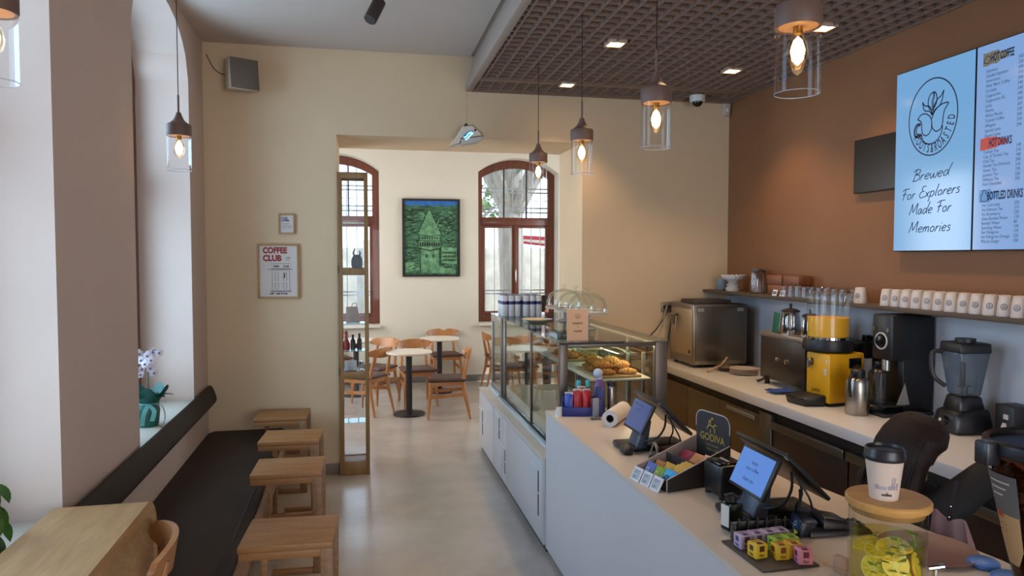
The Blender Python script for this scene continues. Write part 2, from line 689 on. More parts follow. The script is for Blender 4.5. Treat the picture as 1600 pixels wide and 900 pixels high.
# windows of the back room: red-brown arched frames, two casements under a three-light transom
def arch_band(f, x0, x1, zb, zs, za, w, y0, y1, archf, N=20, bottom=True):
    f.box(x0, x0 + w, y0, y1, zb, zs); f.box(x1 - w, x1, y0, y1, zb, zs)
    if bottom:
        f.box(x0 + w, x1 - w, y0, y1, zb, zb + w)
    for k in range(N):
        p, q = x0 + (x1 - x0) * k / N, x0 + (x1 - x0) * (k + 1) / N
        zp, zq = archf(p, x0, x1, zs, za), archf(q, x0, x1, zs, za)
        ya, yb = y0 - 0.002, y1 + 0.002
        p, q = max(p, x0 + 0.002), min(q, x1 - 0.002)
        lp, lq = zp - w * 1.25, zq - w * 1.25
        f.hexa([(p, ya, lp), (q, ya, lq), (q, yb, lq), (p, yb, lp)], [(p, ya, zp), (q, ya, zq), (q, yb, zq), (p, yb, zp)])


def arched_window(n, x0, x1, zb, zs, za, y, place=None, archf=seg_arch_z, grille=True, tz=2.36):
    t = bpy.data.objects.new('window_%d' % n, None)
    C.collection.objects.link(t)
    t['kind'] = 'structure'
    if place:
        place(t)
    f = MB(); arch_band(f, x0, x1, zb, zs, za, 0.10, y, y + 0.07, archf)
    f.box(x0 + 0.08, x1 - 0.08, y - 0.012, y + 0.07, tz - 0.02, tz + 0.10, 0.006)
    xm = (x0 + x1) / 2
    struct(f, 'window_frame', M_frame, t)
    for a, b in ((x0 + 0.085, xm), (xm, x1 - 0.085)):
        f = MB()
        f.box(a, a + 0.055, y + 0.005, y + 0.055, zb + 0.085, tz - 0.02, 0.004); f.box(b - 0.055, b, y + 0.005, y + 0.055, zb + 0.085, tz - 0.02, 0.004)
        f.box(a + 0.05, b - 0.05, y + 0.005, y + 0.055, zb + 0.085, zb + 0.16, 0.004); f.box(a + 0.05, b - 0.05, y + 0.005, y + 0.055, tz - 0.06, tz - 0.02, 0.004)
        cs = struct(f, 'casement', M_frame, t)
        f = MB(); f.box(a + 0.05, b - 0.05, y + 0.027, y + 0.032, zb + 0.155, tz - 0.055)
        struct(f, 'pane', M_glass, cs)
    f = MB(); f.box(xm - 0.022, xm + 0.022, y - 0.012, y + 0.006, zb + 0.09, tz - 0.02, 0.004)
    struct(f, 'cover_strip', M_frame, t)
    f = MB(); f.cyl((xm, y - 0.016, 0), 0.008, 1.50, 1.62, 8); f.box(xm - 0.012, xm + 0.012, y - 0.02, y - 0.010, 1.46, 1.66, 0.004)
    struct(f, 'handle', M_steel, t)
    f = MB()
    w3 = (x1 - x0 - 0.17) / 3
    for k in (1, 2):
        xx = x0 + 0.085 + w3 * k
        f.box(xx - 0.011, xx + 0.011, y + 0.01, y + 0.05, tz + 0.09, archf(xx, x0, x1, zs, za) - 0.07)
    struct(f, 'muntin', mat('muntin_dark', '#33231d', 0.4), t)
    f = MB()
    N = 16
    for k in range(N):
        p, q = x0 + 0.05 + (x1 - x0 - .1) * k / N, x0 + 0.05 + (x1 - x0 - .1) * (k + 1) / N
        zp, zq = archf(p, x0, x1, zs, za) - 0.05, archf(q, x0, x1, zs, za) - 0.05
        f.hexa([(p, y + .028, tz + .09), (q, y + .028, tz + .09), (q, y + .032, tz + .09), (p, y + .032, tz + .09)], [(p, y + .028, zp), (q, y + .028, zq), (q, y + .032, zq), (p, y + .032, zp)])
    struct(f, 'transom_pane', M_glass, t)
    f = MB(); f.box(x0, x1, y - 0.36, y + 0.0, zb - 0.03, zb + 0.004, 0.002)
    struct(f, 'window_sill', M_wallF, t)
    if grille:
        f = MB()
        yy = y + 0.19
        nb = 9
        for k in range(nb):
            xx = x0 + 0.03 + (x1 - x0 - 0.06) * k / (nb - 1)
            f.tube([(xx, yy, zb - 0.05), (xx, yy, archf(xx, x0, x1, zs, za) - 0.02)], 0.008, 6)
        for zz in (zb + 0.05, zb + 0.42, zb + 0.47, 2.55, 2.62, 2.86, 2.92):
            f.box(x0, x1, yy - 0.006, yy + 0.006, zz - 0.011, zz + 0.011)
        for k in range(nb - 1):
            xx = x0 + 0.03 + (x1 - x0 - 0.06) * (k + .5) / (nb - 1)
            for zz in (2.585, 2.74):
                f.box(xx - 0.035, xx + 0.035, yy - .004, yy + .004, zz - 0.01, zz + 0.0)
        struct(f, 'grille', M_iron, t)
    return t


arched_window(1, -1.00, 0.24, 0.86, 3.12, 3.34, 10.86)
arched_window(2, 1.69, 2.93, 0.86, 3.12, 3.34, 10.86)


# the two left windows sit at the outer side of their niches
def left_window(n, v0, v1):
    def place(t):
        # window is drawn along x; turn it so that x runs along the wall and its front looks into the room
        t.location = L2W(0, 0, 0)
        t.rotation_euler = (0, 0, LA + PI / 2)
    arched_window(n, v0, v1, 0.78, 3.14, 3.50, 0.36, place, arch_z, grille=False)


left_window(3, -1.95, -0.54)
left_window(4, -4.46, -3.05)

# street window behind the camera
t = bpy.data.objects.new('window_5', None); C.collection.objects.link(t); t['kind'] = 'structure'
f = MB()
for xx in (-0.5, 0.55, 1.6, 2.64):
    f.box(xx, xx + 0.06, -2.36, -2.28, 0.35, 2.85)
f.box(-0.5, 2.7, -2.36, -2.28, 0.35, 0.42); f.box(-0.5, 2.7, -2.36, -2.28, 2.78, 2.85)
struct(f, 'window_frame', mat('street_frame_dark', '#2c2927', 0.4), t)
f = MB(); f.box(-0.45, 2.65, -2.325, -2.32, 0.4, 2.8)
struct(f, 'pane', M_glass, t)

# ---------------------------------------------------------------- outside the back windows
M_stone = mat('pale_stone', '#b5ab9c', 0.85, var=0.2, scale=3, bump=0.5, bscale=8)
M_bark = mat('grey_bark', '#9d9388', 0.9, var=0.25, scale=5, bump=0.6, bscale=14, stretch=(3, 3, 0.6))
M_leaf = mat('garden_leaf', '#5d7a3c', 0.6, var=0.35, scale=4)
M_leaf2 = mat('garden_leaf_dark', '#3f5c33', 0.6, var=0.35, scale=4)
f = MB(); f.box(-7, 10, 11.05, 24, -0.2, 0.0)
struct(f, 'ground_outside', M_stone)
f = MB(); f.box(-7, 10, 19.0, 19.3, 0, 2.1, 0.03)
for k in range(17):
    f.box(-7 + k, -6.8 + k, 18.9, 19.4, 0, 2.3, 0.02)
tag(f.build('garden_wall', M_stone), 'pale stone wall closing the courtyard outside the back windows', 'wall', kind='thing')


def tree(loc, h, rt, rc, m, label, seed, n=500):
    r = random.Random(seed)
    t = thing('garden_tree', label, 'tree', loc, 0, 'trees in the courtyard')
    f = MB(); f.tube([(0, 0, -0.02), (0.03, 0.02, h * .3), (-0.04, 0.05, h * .6), (0.05, 0, h * .95)], [rt * 1.25, rt, rt * .9, rt * .6], 12)
    for k in range(5):
        a = k * 1.3
        f.tube([(0, 0.03, h * .6), (math.cos(a) * rc * .4, math.sin(a) * rc * .4, h * .85), (math.cos(a) * rc * .8, math.sin(a) * rc * .8, h)], [rt * .5, rt * .35, rt * .1], 7)
    f.build('trunk', M_bark, t)
    f = MB()
    for k in range(n):
        th, ph, q = r.uniform(0, 2 * PI), math.acos(r.uniform(-1, 1)), rc * r.uniform(0.25, 1) ** .5
        c = Vector((math.cos(th) * math.sin(ph) * q, math.sin(th) * math.sin(ph) * q, h * 1.05 + math.cos(ph) * q * .8))
        a = Vector((r.uniform(-1, 1), r.uniform(-1, 1), r.uniform(-1, 1))).normalized() * r.uniform(.08, .17)
        b = a.cross(Vector((r.uniform(-1, 1), r.uniform(-1, 1), r.uniform(-1, 1)))).normalized() * a.length * .5
        f._new([c - a, c + b, c + a, c - b], [(0, 1, 2, 3)])
    f.build('crown', m, t)
    return t


tree((2.75, 13.2, 0), 4.2, 0.26, 1.5, M_leaf2, 'thick grey tree trunk close outside the right back window', 1)
tree((2.05, 15.5, 0), 3.2, 0.12, 1.3, M_leaf, 'slim leafy tree left of the thick trunk, outside the right back window', 2)
tree((7.2, 16.6, 0), 1.9, 0.12, 1.2, M_leaf, 'low leafy tree beyond the parasol, outside the right back window', 3)
tree((-2.9, 17.5, 0), 3.0, 0.13, 1.2, M_leaf, 'leafy tree outside the left back window', 4)
# white parasol with a red hem
t = thing('parasol', 'white courtyard parasol with a red hem outside the right back window', 'parasol', (4.45, 14.6, 0), 0)
t.rotation_euler = (0, R(5), 0)
f = MB(); f.lathe([(0.02, 0), (0.02, 2.8)], seg=10); f.lathe([(0.25, 0), (0.25, 0.05), (0.05, 0.09)], seg=20)
f.build('pole', M_iron, t)
f = MB(); f.lathe([(1.75, 2.13), (0.9, 2.50), (0.02, 2.83), (0.02, 2.85), (0.9, 2.525), (1.76, 2.15)], seg=12, close=False)
f.build('canopy', mat('parasol_white', '#ece6e2', 0.8), t)
f = MB(); f.lathe([(1.76, 2.15), (1.785, 2.075), (1.77, 2.075), (1.745, 2.15)], seg=12, close=False)
f.build('hem', mat('parasol_red', '#b8283a', 0.7), t)

# ================================================================ LEFT SIDE: bench, desk, side tables
t = thing('bench', 'long dark brown upholstered wall bench with pale wooden front rail', 'bench', LO, LA)
f = MB()
prof = [(0.0, 0.352), (0.585, 0.352), (0.604, 0.365), (0.610, 0.39), (0.602, 0.412), (0.58, 0.422), (0.05, 0.422), (0.0, 0.405)]
f.prism(prof, 2.95, 'y', -2.99)
f.build('seat', M_dark_leather, t)
f = MB(); f.box(0.575, 0.642, -2.99, -0.02, 0.27, 0.352, 0.014); f.box(0.606, 0.645, -2.99, -0.02, 0.33, 0.392, 0.014)
f.build('front_rail', M_oakY, t)
f = MB(); f.box(0.0, 0.40, -2.97, -0.02, 0.0, 0.352)
f.build('plinth', mat('bench_plinth', '#4a3c33', 0.7), t)
f = MB(); f.tube([(0.56, -2.985, 0.416), (0.565, -1.5, 0.418), (0.56, -0.045, 0.416)], 0.012, 8)
f.build('piping', M_dark_leather, t)

t = thing('wall_cushion', 'long dark padded back cushion fixed to the wall above the bench', 'cushion', LO, LA)
f = MB()
pr = catmull([(0.004, 0.79), (0.022, 0.808), (0.045, 0.79), (0.072, 0.71), (0.074, 0.678), (0.055, 0.662), (0.03, 0.672), (0.004, 0.72)], 3)
vs = [(-0.03, 0.80), (-0.05, 0.95), (-0.09, 1.0), (-1.62, 1.0), (-1.63, 0.985), (-1.64, 1.0), (-3.025, 1.0)]
cu, cz = 0.04, 0.735
V, F = [], []
for v, s in vs:
    for u, z in pr:
        V.append((max(0.003, cu + (u - cu) * s), v, cz + (z - cz) * s))
n = len(pr)
for i in range(len(vs) - 1):
    for k in range(n):
        F.append((i * n + k, i * n + (k + 1) % n, (i + 1) * n + (k + 1) % n, (i + 1) * n + k))
F.append(tuple(range(n)))
f._new(V, F)
f.build('padding', M_dark_leather, t)
f = MB(); f.box(0.0, 0.008, -2.9, -0.1, 0.69, 0.76)
f.build('mounting_board', M_black, t)

# bent wooden desk under the near window: the top turns down into its end panel
t = thing('desk', 'pale wooden wall desk with rounded waterfall end under the near window', 'desk', LO, LA)
f = MB()
th, rad, z1, v1 = 0.058, 0.13, 0.862, -3.035
out = [(-5.2, z1)] + [(v1 - rad + rad * math.sin(a), z1 - rad + rad * math.cos(a)) for a in [PI / 2 * k / 10 for k in range(11)]] + [(v1, 0.0)]
inn = [(v1 - th, 0.0)] + [(v1 - rad + (rad - th + .02) * math.cos(a) - .02, z1 - rad + (rad - th) * math.sin(a)) for a in [PI / 2 * k / 10 for k in range(11)]] + [(-5.2, z1 - th)]
f.prism(out + inn, 0.345, 'x', 0.004)
f.build('top', wood('desk_oak', '#b08658', '#c89f6e', 0.5, axis=(8, 1.1, 8)), t)
f = MB(); f.box(0.01, 0.03, -5.2, v1 - th - 0.002, 0.05, z1 - th - 0.002)
f.build('back_panel', wood('desk_back_wood', '#5f3016', '#743d1c', 0.5, axis=(8, 1, 8)), t)


def make_side_table(zh, lab):
    t = thing('side_table', lab, 'side table', (0, 0, 0), 0, 'side tables along the bench')
    w, d = 0.20, 0.175
    f = MB(); f.box(-w, w, -d, d, zh - 0.026, zh, 0.003)
    f.build('tabletop', M_oak, t)
    f = MB()
    f.box(-w + 0.004, w - 0.004, -d + 0.004, -d + 0.024, zh - 0.062, zh - 0.027, 0.002); f.box(-w + 0.004, w - 0.004, d - 0.024, d - 0.004, zh - 0.062, zh - 0.027, 0.002)
    f.box(-w + 0.004, -w + 0.024, -d + 0.02, d - 0.02, zh - 0.062, zh - 0.027)
    f.build('apron', M_oak, t)
    for s in (-1, 1):
        f = MB(); f.box(w - 0.052, w, s * d, s * (d - 0.042), 0.0, zh - 0.0262, 0.003)
        f.build('leg', M_oakY, t)
        f = MB(); f.box(-0.08, w - 0.052, s * (d - 0.004), s * (d - 0.038), 0.0, 0.03, 0.003)
        f.build('runner', M_oak, t)
    f = MB(); f.box(-0.15, w - 0.052, d - 0.034, d - 0.008, 0.225, 0.255, 0.003); f.box(-0.16, -0.13, d - 0.036, d - 0.006, 0.0, zh - 0.05, 0.003)
    f.build('stretcher', M_oak, t)
    return t


st = make_side_table(0.60, 'oak side table nearest the desk, first of the row along the bench')
st.location = (-0.335, 3.375, 0); st.rotation_euler = (0, 0, -0.04)
copy_tree(st, (-0.445, 4.445, 0), -0.02, 'oak side table second of the row along the bench, from the desk')
copy_tree(st, (-0.50, 5.20, 0), -0.06, 'oak side table third of the row along the bench, from the desk')
copy_tree(st, (-0.64, 5.955, 0), -0.03, 'oak side table at the far end of the bench, against the wall of the posters')


def make_chair(label):
    """dining chair looking along -y"""
    t = thing('dining_chair', label, 'chair')
    f = MB()
    out = [(-0.19, -0.20), (0.19, -0.20), (0.215, -0.17), (0.19, 0.18), (0.16, 0.20), (-0.16, 0.20), (-0.19, 0.18), (-0.215, -0.17)]
    f.prism([(x * .97, y * .97) for x, y in out], 0.05, 'z', 0.385)
    f.build('seat_frame', M_beech, t)
    f = MB()
    rings = [(1.0, 0.432), (1.02, 0.445), (1.0, 0.458), (0.9, 0.466), (0.5, 0.468)]
    o2 = catmull(out + [out[0]], 4)[:-1]
    V, F = [], []
    for s, z in rings:
        V += [(x * s, y * s, z) for x, y in o2]
    n = len(o2)
    for i in range(len(rings) - 1):
        for k in range(n):
            F.append((i * n + k, i * n + (k + 1) % n, (i + 1) * n + (k + 1) % n, (i + 1) * n + k))
    F += [tuple(range(n - 1, -1, -1)), tuple((len(rings) - 1) * n + k for k in range(n))]
    f._new(V, F)
    f.build('seat', M_seat_pad, t)
    for s in (-1, 1):
        f = MB(); f.tube([(s * 0.205, -0.215, 0.0), (s * 0.192, -0.19, 0.25), (s * 0.18, -0.175, 0.44)], [0.012, 0.019, 0.021], 10)
        f.build('leg', M_beech, t)
        f = MB(); f.tube([(s * 0.19, 0.27, 0.0), (s * 0.175, 0.205, 0.28), (s * 0.168, 0.185, 0.42), (s * 0.155, 0.225, 0.62), (s * 0.14, 0.255, 0.745)], [0.012, 0.020, 0.023, 0.018, 0.013], 10)
        f.build('leg', M_beech, t)
        f = MB(); f.hexa([(s * .187, -.19, .235), (s * .199, -.19, .235), (s * .185, .215, .265), (s * .173, .215, .265)], [(s * .187, -.19, .27), (s * .199, -.19, .27), (s * .185, .215, .305), (s * .173, .215, .305)])
        f.build('stretcher', M_beech, t)

    def back(u, v, q):
        x = (u - 0.5) * 0.47
        e = abs(u - 0.5) * 2
        y = 0.275 - 0.075 * e * e + (q - 0.5) * 0.022
        hh = 0.058 * (1 - 0.55 * e ** 2) * (math.sqrt(max(0, 1 - ((e - .88) / .12) ** 2)) if e > .88 else 1) + .002
        return (x, y + (v - .5) * .02, 0.735 + 0.006 * e + (v - 0.5) * 2 * hh)
    f = MB(); f.slab(back, 24, 5, 1)
    f.build('backrest', M_beech, t)
    return t


CH = make_chair('oak dining chair with brown seat in the back room, side-on right of the front table')
CH.location = (0.945, 8.28, 0); CH.rotation_euler = (0, 0, R(-97))
CG = 'chairs in the back room'
CH['group'] = CG


def chair(x, y, deg, lab):
    return copy_tree(CH, (x, y, 0), R(deg), lab, CG)


chair(0.66, 9.02, 8, 'wooden dining chair behind the front round table, facing the camera')
chair(1.16, 10.33, 4, 'wooden dining chair against the far wall under the green picture')
chair(1.93, 9.98, 92, 'wooden dining chair seen from the side just left of the glass case, beyond it')
chair(0.02, 8.66, -128, 'wooden dining chair beside the display cabinet with its back to the room')
chair(-0.42, 10.30, 15, 'wooden dining chair under the left back window, seen through the display cabinet')
chair(0.14, 9.30, -40, 'wooden dining chair behind the display cabinet, brown seat just right of the cabinet')
chair(2.02, 9.12, -12, 'wooden dining chair seen through the glass case, far side of the table there')
c = chair(0, 0, 0, 'orange wooden chair pulled up to the near desk, only its curved back in view')
c.location = L2W(0.215, -3.45, 0.0); c.rotation_euler = (0, 0, LA + R(-78))
c['group'] = 'chairs'
for o in (c,):
    o.scale = (1.03, 1.03, 1.03)


def make_table(lab):
    t = thing('round_table', lab, 'table', (0, 0, 0), 0, 'round tables in the back room')
    f = MB(); f.lathe([(0.0, 0.722), (0.262, 0.722), (0.272, 0.730), (0.272, 0.742), (0.268, 0.747), (0.0, 0.747)], seg=40, close=False)
    f.build('tabletop', wood('table_top_pale', '#d8cdbb', '#e4dccd', 0.35, axis=(1, 8, 8)), t)
    f = MB(); f.cyl((0, 0, 0), 0.036, 0.02, 0.722, 20)
    f.build('column', M_black, t)
    f = MB(); f.lathe([(0.0, 0.0), (0.18, 0.0), (0.185, 0.008), (0.18, 0.022), (0.06, 0.032), (0.04, 0.05)], seg=36, close=False)
    f.build('base', M_black, t)
    return t


tb = make_table('round pale table with black pedestal standing frontmost in the back room')
tb.location = (0.52, 8.45, 0)
copy_tree(tb, (1.02, 9.80, 0), 0, 'round pale table near the far wall under the green picture')
copy_tree(tb, (-0.10, 9.78, 0), 0, 'round pale table under the left back window beside the display cabinet')
copy_tree(tb, (1.96, 8.50, 0), 0, 'round pale table seen through the glass case')

# ---------------------------------------------------------------- display cabinet at the opening
M_cab = wood('cabinet_bronze_wood', '#7c5b38', '#94703f', 0.42, axis=(7, 7, 1))
M_cab_glass = glass('cabinet_glass', '#fbfdff', 0.7)
t = thing('display_cabinet', 'tall narrow glazed display cabinet with wooden frame at the left of the opening', 'cabinet', (-0.205, 6.16, 0))
cw, cdp, chh = 0.25, 0.24, 2.56
f = MB()
for xx in (0, cw - 0.034):
    for yy in (0, cdp - 0.03):
        f.box(xx, xx + 0.034, yy, yy + 0.03, 0, chh, 0.002)
for zz, hh in ((0.0, 0.12), (0.825, 0.06), (1.70, 0.06), (chh - 0.05, 0.05)):
    f.box(0.03, cw - 0.03, 0, 0.028, zz, zz + hh, 0.002); f.box(0.03, cw - 0.03, cdp - 0.028, cdp, zz, zz + hh, 0.002)
    for xx in (0.002, cw - 0.03):
        f.box(xx, xx + 0.028, 0.02, cdp - 0.02, zz, zz + hh, 0.002)
f.build('frame', M_cab, t)
for zz in (0.10, 0.868, 1.743):
    f = MB(); f.box(0.01, cw - 0.01, 0.01, cdp - 0.01, zz, zz + 0.014)
    f.build('shelf', M_cab, t)
for zz in (0.44, 1.05, 1.285, 2.14):
    f = MB(); f.box(0.032, cw - 0.032, 0.03, cdp - 0.03, zz, zz + 0.007)
    f.build('glass_shelf', glass('shelf_glass', '#d4e4e2', 1.0), t)
for zz, z2 in ((0.12, 0.825), (0.885, 1.70), (1.76, 2.51)):
    f = MB(); f.box(0.034, cw - 0.034, 0.012, 0.016, zz, z2)
    p = f.build('pane', M_cab_glass, t)
    f = MB(); f.box(cw - 0.014, cw - 0.010, 0.03, cdp - 0.03, zz, z2)
    f.build('pane', M_cab_glass, t)
f = MB(); f.box(-0.001, 0.004, -0.006, 0.0, 0.86, 0.93); f.box(-0.001, 0.004, -0.006, 0.0, 1.72, 1.78)
f.build('hinge', M_black, t)
cx, cy = -0.205, 6.16
# what stands in it
f = MB(); f.lathe([(0.0, 0), (0.040, 0.0), (0.048, 0.03), (0.046, 0.075), (0.030, 0.11), (0.022, 0.115), (0.0, 0.115)], seg=18, close=False); f.tube([(-0.02, 0, .10), (-0.03, 0, .13), (-.015, 0, .17)], [.008, .008, .004], 7); f.tube([(0.02, 0, .10), (0.028, 0, .13), (.02, 0, .15)], [.008, .008, .004], 7)
single(f, 'pouch', mat('dark_pouch', '#2e1418', 0.6), 'dark round pouch with two tied ends, high in the display cabinet', 'pouch', (cx + 0.155, cy + 0.13, 1.757))
f = MB(); f.hexa([(-.055, -.03, 0), (.062, -.03, 0), (.062, .03, 0), (-.055, .03, 0)], [(-.055, -.005, .135), (.04, -.005, .135), (.04, .005, .135), (-.055, .005, .135)], .003)
f.tube([(-.01, 0, .13), (0.0, 0, .16), (.03, 0, .165), (.035, 0, .13)], .004, 6)
single(f, 'gift_bag', mat('kraft_paper', '#a88d6e', 0.8, var=.1), 'small kraft paper bag on a glass shelf of the display cabinet', 'bag', (cx + 0.115, cy + 0.12, 1.293))
f = MB(); f.lathe([(0, 0), (.028, 0), (.03, .05), (.012, .10), (.01, .16), (0, .165)], seg=14, close=False)
single(f, 'bottle', mat('red_glazed', '#9c1f24', 0.3), 'red tapered bottle in the display cabinet', 'bottle', (cx + 0.06, cy + 0.12, 1.057))
for k, (dx, h) in enumerate(((0.115, .13), (0.17, .14))):
    f = MB(); f.lathe([(0, 0), (.02, 0), (.021, h * .6), (.009, h * .75), (.011, h), (0, h)], seg=14, close=False)
    single(f, 'bottle', mat('dark_glazed', '#3a2e30', 0.3), 'small dark bottle in the display cabinet, %s' % ('next to the red one' if k == 0 else 'right of the other dark one'), 'bottle', (cx + dx, cy + 0.12, 1.057))
f = MB(); f.box(-.06, .04, -.05, .05, 0, .075, .003)
single(f, 'box', mat('white_card', '#d6dde2', .6), 'white carton low in the middle of the display cabinet', 'box', (cx + .105, cy + .12, .884))
f = MB(); f.lathe([(0, 0), (.018, 0), (.012, .02), (.022, .05), (.024, .075), (.021, .075), (.018, .05), (0, .02)], seg=16, close=False)
single(f, 'cup', M_chrome, 'little silver cup beside the white carton in the display cabinet', 'cup', (cx + .185, cy + .10, .884))

# ---------------------------------------------------------------- things on the walls
# green relief picture
t = thing('framed_picture', 'large green relief picture of a round tower in a black frame', 'picture', (0.565, 10.6, 1.565))
pw, ph = 0.845, 1.14
f = MB()
for b in ((0, pw, 0, .03), (0, pw, ph - .03, ph), (0, .03, .03, ph - .03), (pw - .03, pw, .03, ph - .03)):
    f.box(b[0], b[1], -0.045, -0.002, b[2], b[3], 0.002)
f.build('frame', mat('picture_frame_black', '#14130f', 0.4), t)
M_gr = mat('relief_green_dark', '#2f5a40', 0.6, var=0.9, scale=16, stretch=(0.7, 1, 2.0), bump=0.3, bscale=20)
M_grl = mat('relief_green', '#5a8a63', 0.6, var=0.55, scale=14, bump=0.3, bscale=30)
M_grd = mat('relief_green_shade', '#0f1f16', 0.6, var=0.2)
f = MB(); f.box(.03, pw - .03, -.022, -.004, .03, ph - .03)
f.build('canvas', M_gr, t)
f = MB()
sea = [(.03, ph - .03), (.03, ph - .085)] + [(.03 + (pw - .06) * k / 14, ph - .085 - .012 * (k % 3)) for k in range(1, 14)] + [(pw - .03, ph - .075), (pw - .03, ph - .03)]
f.prism(sea, .004, 'y', -.027)
f.build('sky_band', mat('relief_blue', '#2563a8', .6, var=.3, scale=10), t)
f = MB()
# tower: shaft, balcony, cone; a plain stand for a round tower
f.prism([(.27, .06), (.53, .06), (.535, .43), (.27, .43)], .008, 'y', -.034)
f.prism([(.24, .43), (.40, .40), (.555, .43), (.555, .52), (.24, .52)], .012, 'y', -.038)
f.prism([(.26, .53), (.54, .53), (.54, .61), (.26, .61)], .010, 'y', -.036)
f.prism([(.23, .62), (.40, .60), (.56, .62), (.40, .97), (.385, .97)], .014, 'y', -.040)
f.prism([(.46, .72), (.56, .88), (.565, .88), (.49, .70)], .006, 'y', -.032)
f.prism([(.57, .20), (.80, .18), (.80, .42), (.57, .44)], .006, 'y', -.032)
f.prism([(.04, .06), (.25, .10), (.25, .16), (.10, .24), (.04, .20)], .006, 'y', -.030)
f.prism([(.35, .05), (.78, .05), (.78, .10), (.50, .17)], .006, 'y', -.030)
rr = random.Random(4)
for k in range(150):
    xx, zz = rr.uniform(.05, .74), rr.uniform(.08, .98)
    if .2 < xx < .57 and .05 < zz < .66 or .30 < xx < .50: continue
    a = rr.uniform(-.5, .8) if zz < .7 else rr.uniform(-.2, .2); l = rr.uniform(.02, .07)
    f.prism([(xx, zz), (xx + l * math.cos(a), zz + l * math.sin(a)), (xx + l * math.cos(a), zz + l * math.sin(a) + .012), (xx, zz + .016)], .004, 'y', -.029)
f.build('relief', M_grl, t)
f = MB()
for k in range(9):
    f.prism([(.25 + k * .034, .445), (.27 + k * .034, .445), (.27 + k * .034, .495), (.26 + k * .034, .51), (.25 + k * .034, .495)], .003, 'y', -.042)
for k in range(7):
    f.prism([(.285 + k * .036, .55), (.30 + k * .036, .55), (.30 + k * .036, .585), (.285 + k * .036, .585)], .003, 'y', -.040)
for xx in (.34, .44):
    f.prism([(xx, .28), (xx + .02, .28), (xx + .02, .32), (xx + .01, .335), (xx, .32)], .003, 'y', -.038)
for j in range(3):
    for k in range(8):
        f.prism([(.585 + k * .026, .23 + j * .055), (.60 + k * .026, .23 + j * .055), (.60 + k * .026, .255 + j * .055), (.585 + k * .026, .255 + j * .055)], .003, 'y', -.036)
f.prism([(.24, .425), (.40, .39), (.555, .425), (.555, .41), (.40, .372), (.24, .41)], .003, 'y', -.036)
f.prism([(.23, .618), (.40, .598), (.56, .618), (.56, .612), (.40, .59), (.23, .612)], .003, 'y', -.042)
for k in range(120):
    xx, zz = rr.uniform(.05, .72), rr.uniform(.08, 1.0)
    if .2 < xx < .57 and zz < .7 or .34 < xx < .46: continue
    l = rr.uniform(.03, .10); a = rr.uniform(-.4, .7)
    f.prism([(xx, zz), (xx + l * math.cos(a), zz + l * math.sin(a)), (xx + l * math.cos(a), zz + l * math.sin(a) + .008), (xx, zz + .01)], .002, 'y', -.031)
f.build('pattern', M_grd, t)


def framed_sheet(name, label, loc, w, h, fr, fm):
    t = thing(name, label, 'poster', loc)
    f = MB()
    for b in ((0, w, 0, fr), (0, w, h - fr, h), (0, fr, fr, h - fr), (w - fr, w, fr, h - fr)):
        f.box(b[0], b[1], -0.022, 0, b[2], b[3], 0.002)
    f.build('frame', fm, t)
    f = MB(); f.box(fr, w - fr, -0.010, -0.002, fr, h - fr)
    f.build('sheet', mat('poster_paper', '#cfc6bf', 0.6, var=.03), t)
    return t


M_fr = wood('poster_frame_oak', '#a07c52', '#b48f62', .5)
t = framed_sheet('poster', 'framed COFFEE CLUB poster with red lettering on the cream wall', (-0.854, 6.238, 1.507), 0.331, 0.454, 0.016, M_fr)
fn = lambda x, y: (x, -0.0115, y)
f = MB()
put_text(f, fn, 'COFFEE', .044, .378, .066, .84, bold=.0034); put_text(f, fn, 'CLUB', .044, .314, .066, .90, bold=.0034)
f.build('red_lettering', mat('poster_red', '#8e2027', .6), t)
f = MB()
put_text(f, fn, 'coffee', .225, .335, .018); put_text(f, fn, 'club', .225, .318, .018)
for pl in ([(.11, .25), (.26, .25), (.26, .29), (.11, .29)], [(.115, .06), (.255, .06), (.255, .235), (.115, .235)], [(.14, .15), (.165, .15), (.165, .22), (.14, .22)], [(.205, .15), (.23, .15), (.23, .22), (.205, .22)], [(.14, .08), (.165, .08), (.165, .13), (.14, .13)], [(.205, .08), (.23, .08), (.23, .13), (.205, .13)], [(.10, .055), (.27, .055), (.27, .065), (.10, .065)]):
    ribbon(f, fn, pl, .003, True)
ribbon(f, fn, [(.08, .243), (.28, .243)], .004)
put_text(f, fn, 'OPEN', .125, .262, .018, 1, bold=.001); put_text(f, fn, 'CLUB', .205, .262, .018, 1, bold=.001)
f.prism([(.208, .17), (.216, .17), (.22, .21), (.212, .215)], .0006, 'y', -.0118)
put_text(f, fn, 'coffee with friends', .165, .035, .019, 1, 'CENTER', bold=.001)
f.build('line_drawing', mat('poster_ink', '#2b2a30', .6), t)
t = framed_sheet('notice', 'small framed notice hanging above the COFFEE CLUB poster', (-0.683, 6.238, 2.042), 0.13, 0.169, 0.012, M_fr)
f = MB()
put_text(f, fn, 'YOUR', .024, .125, .022, .8, bold=.001); put_text(f, fn, 'COFFEE', .024, .105, .022, .8, bold=.001)
f.build('lettering', mat('notice_ink', '#3a3a78', .6), t)
f = MB()
for j in range(3):
    ribbon(f, fn, [(.03, .085 - j * .016), (.085 - j * .01, .085 - j * .016)], .004)
ribbon(f, fn, [(.085, .05 + .0), (.10, .06), (.095, .075), (.08, .065)], .004, True)
f.build('small_print', mat('notice_grey', '#77777c', .6), t)

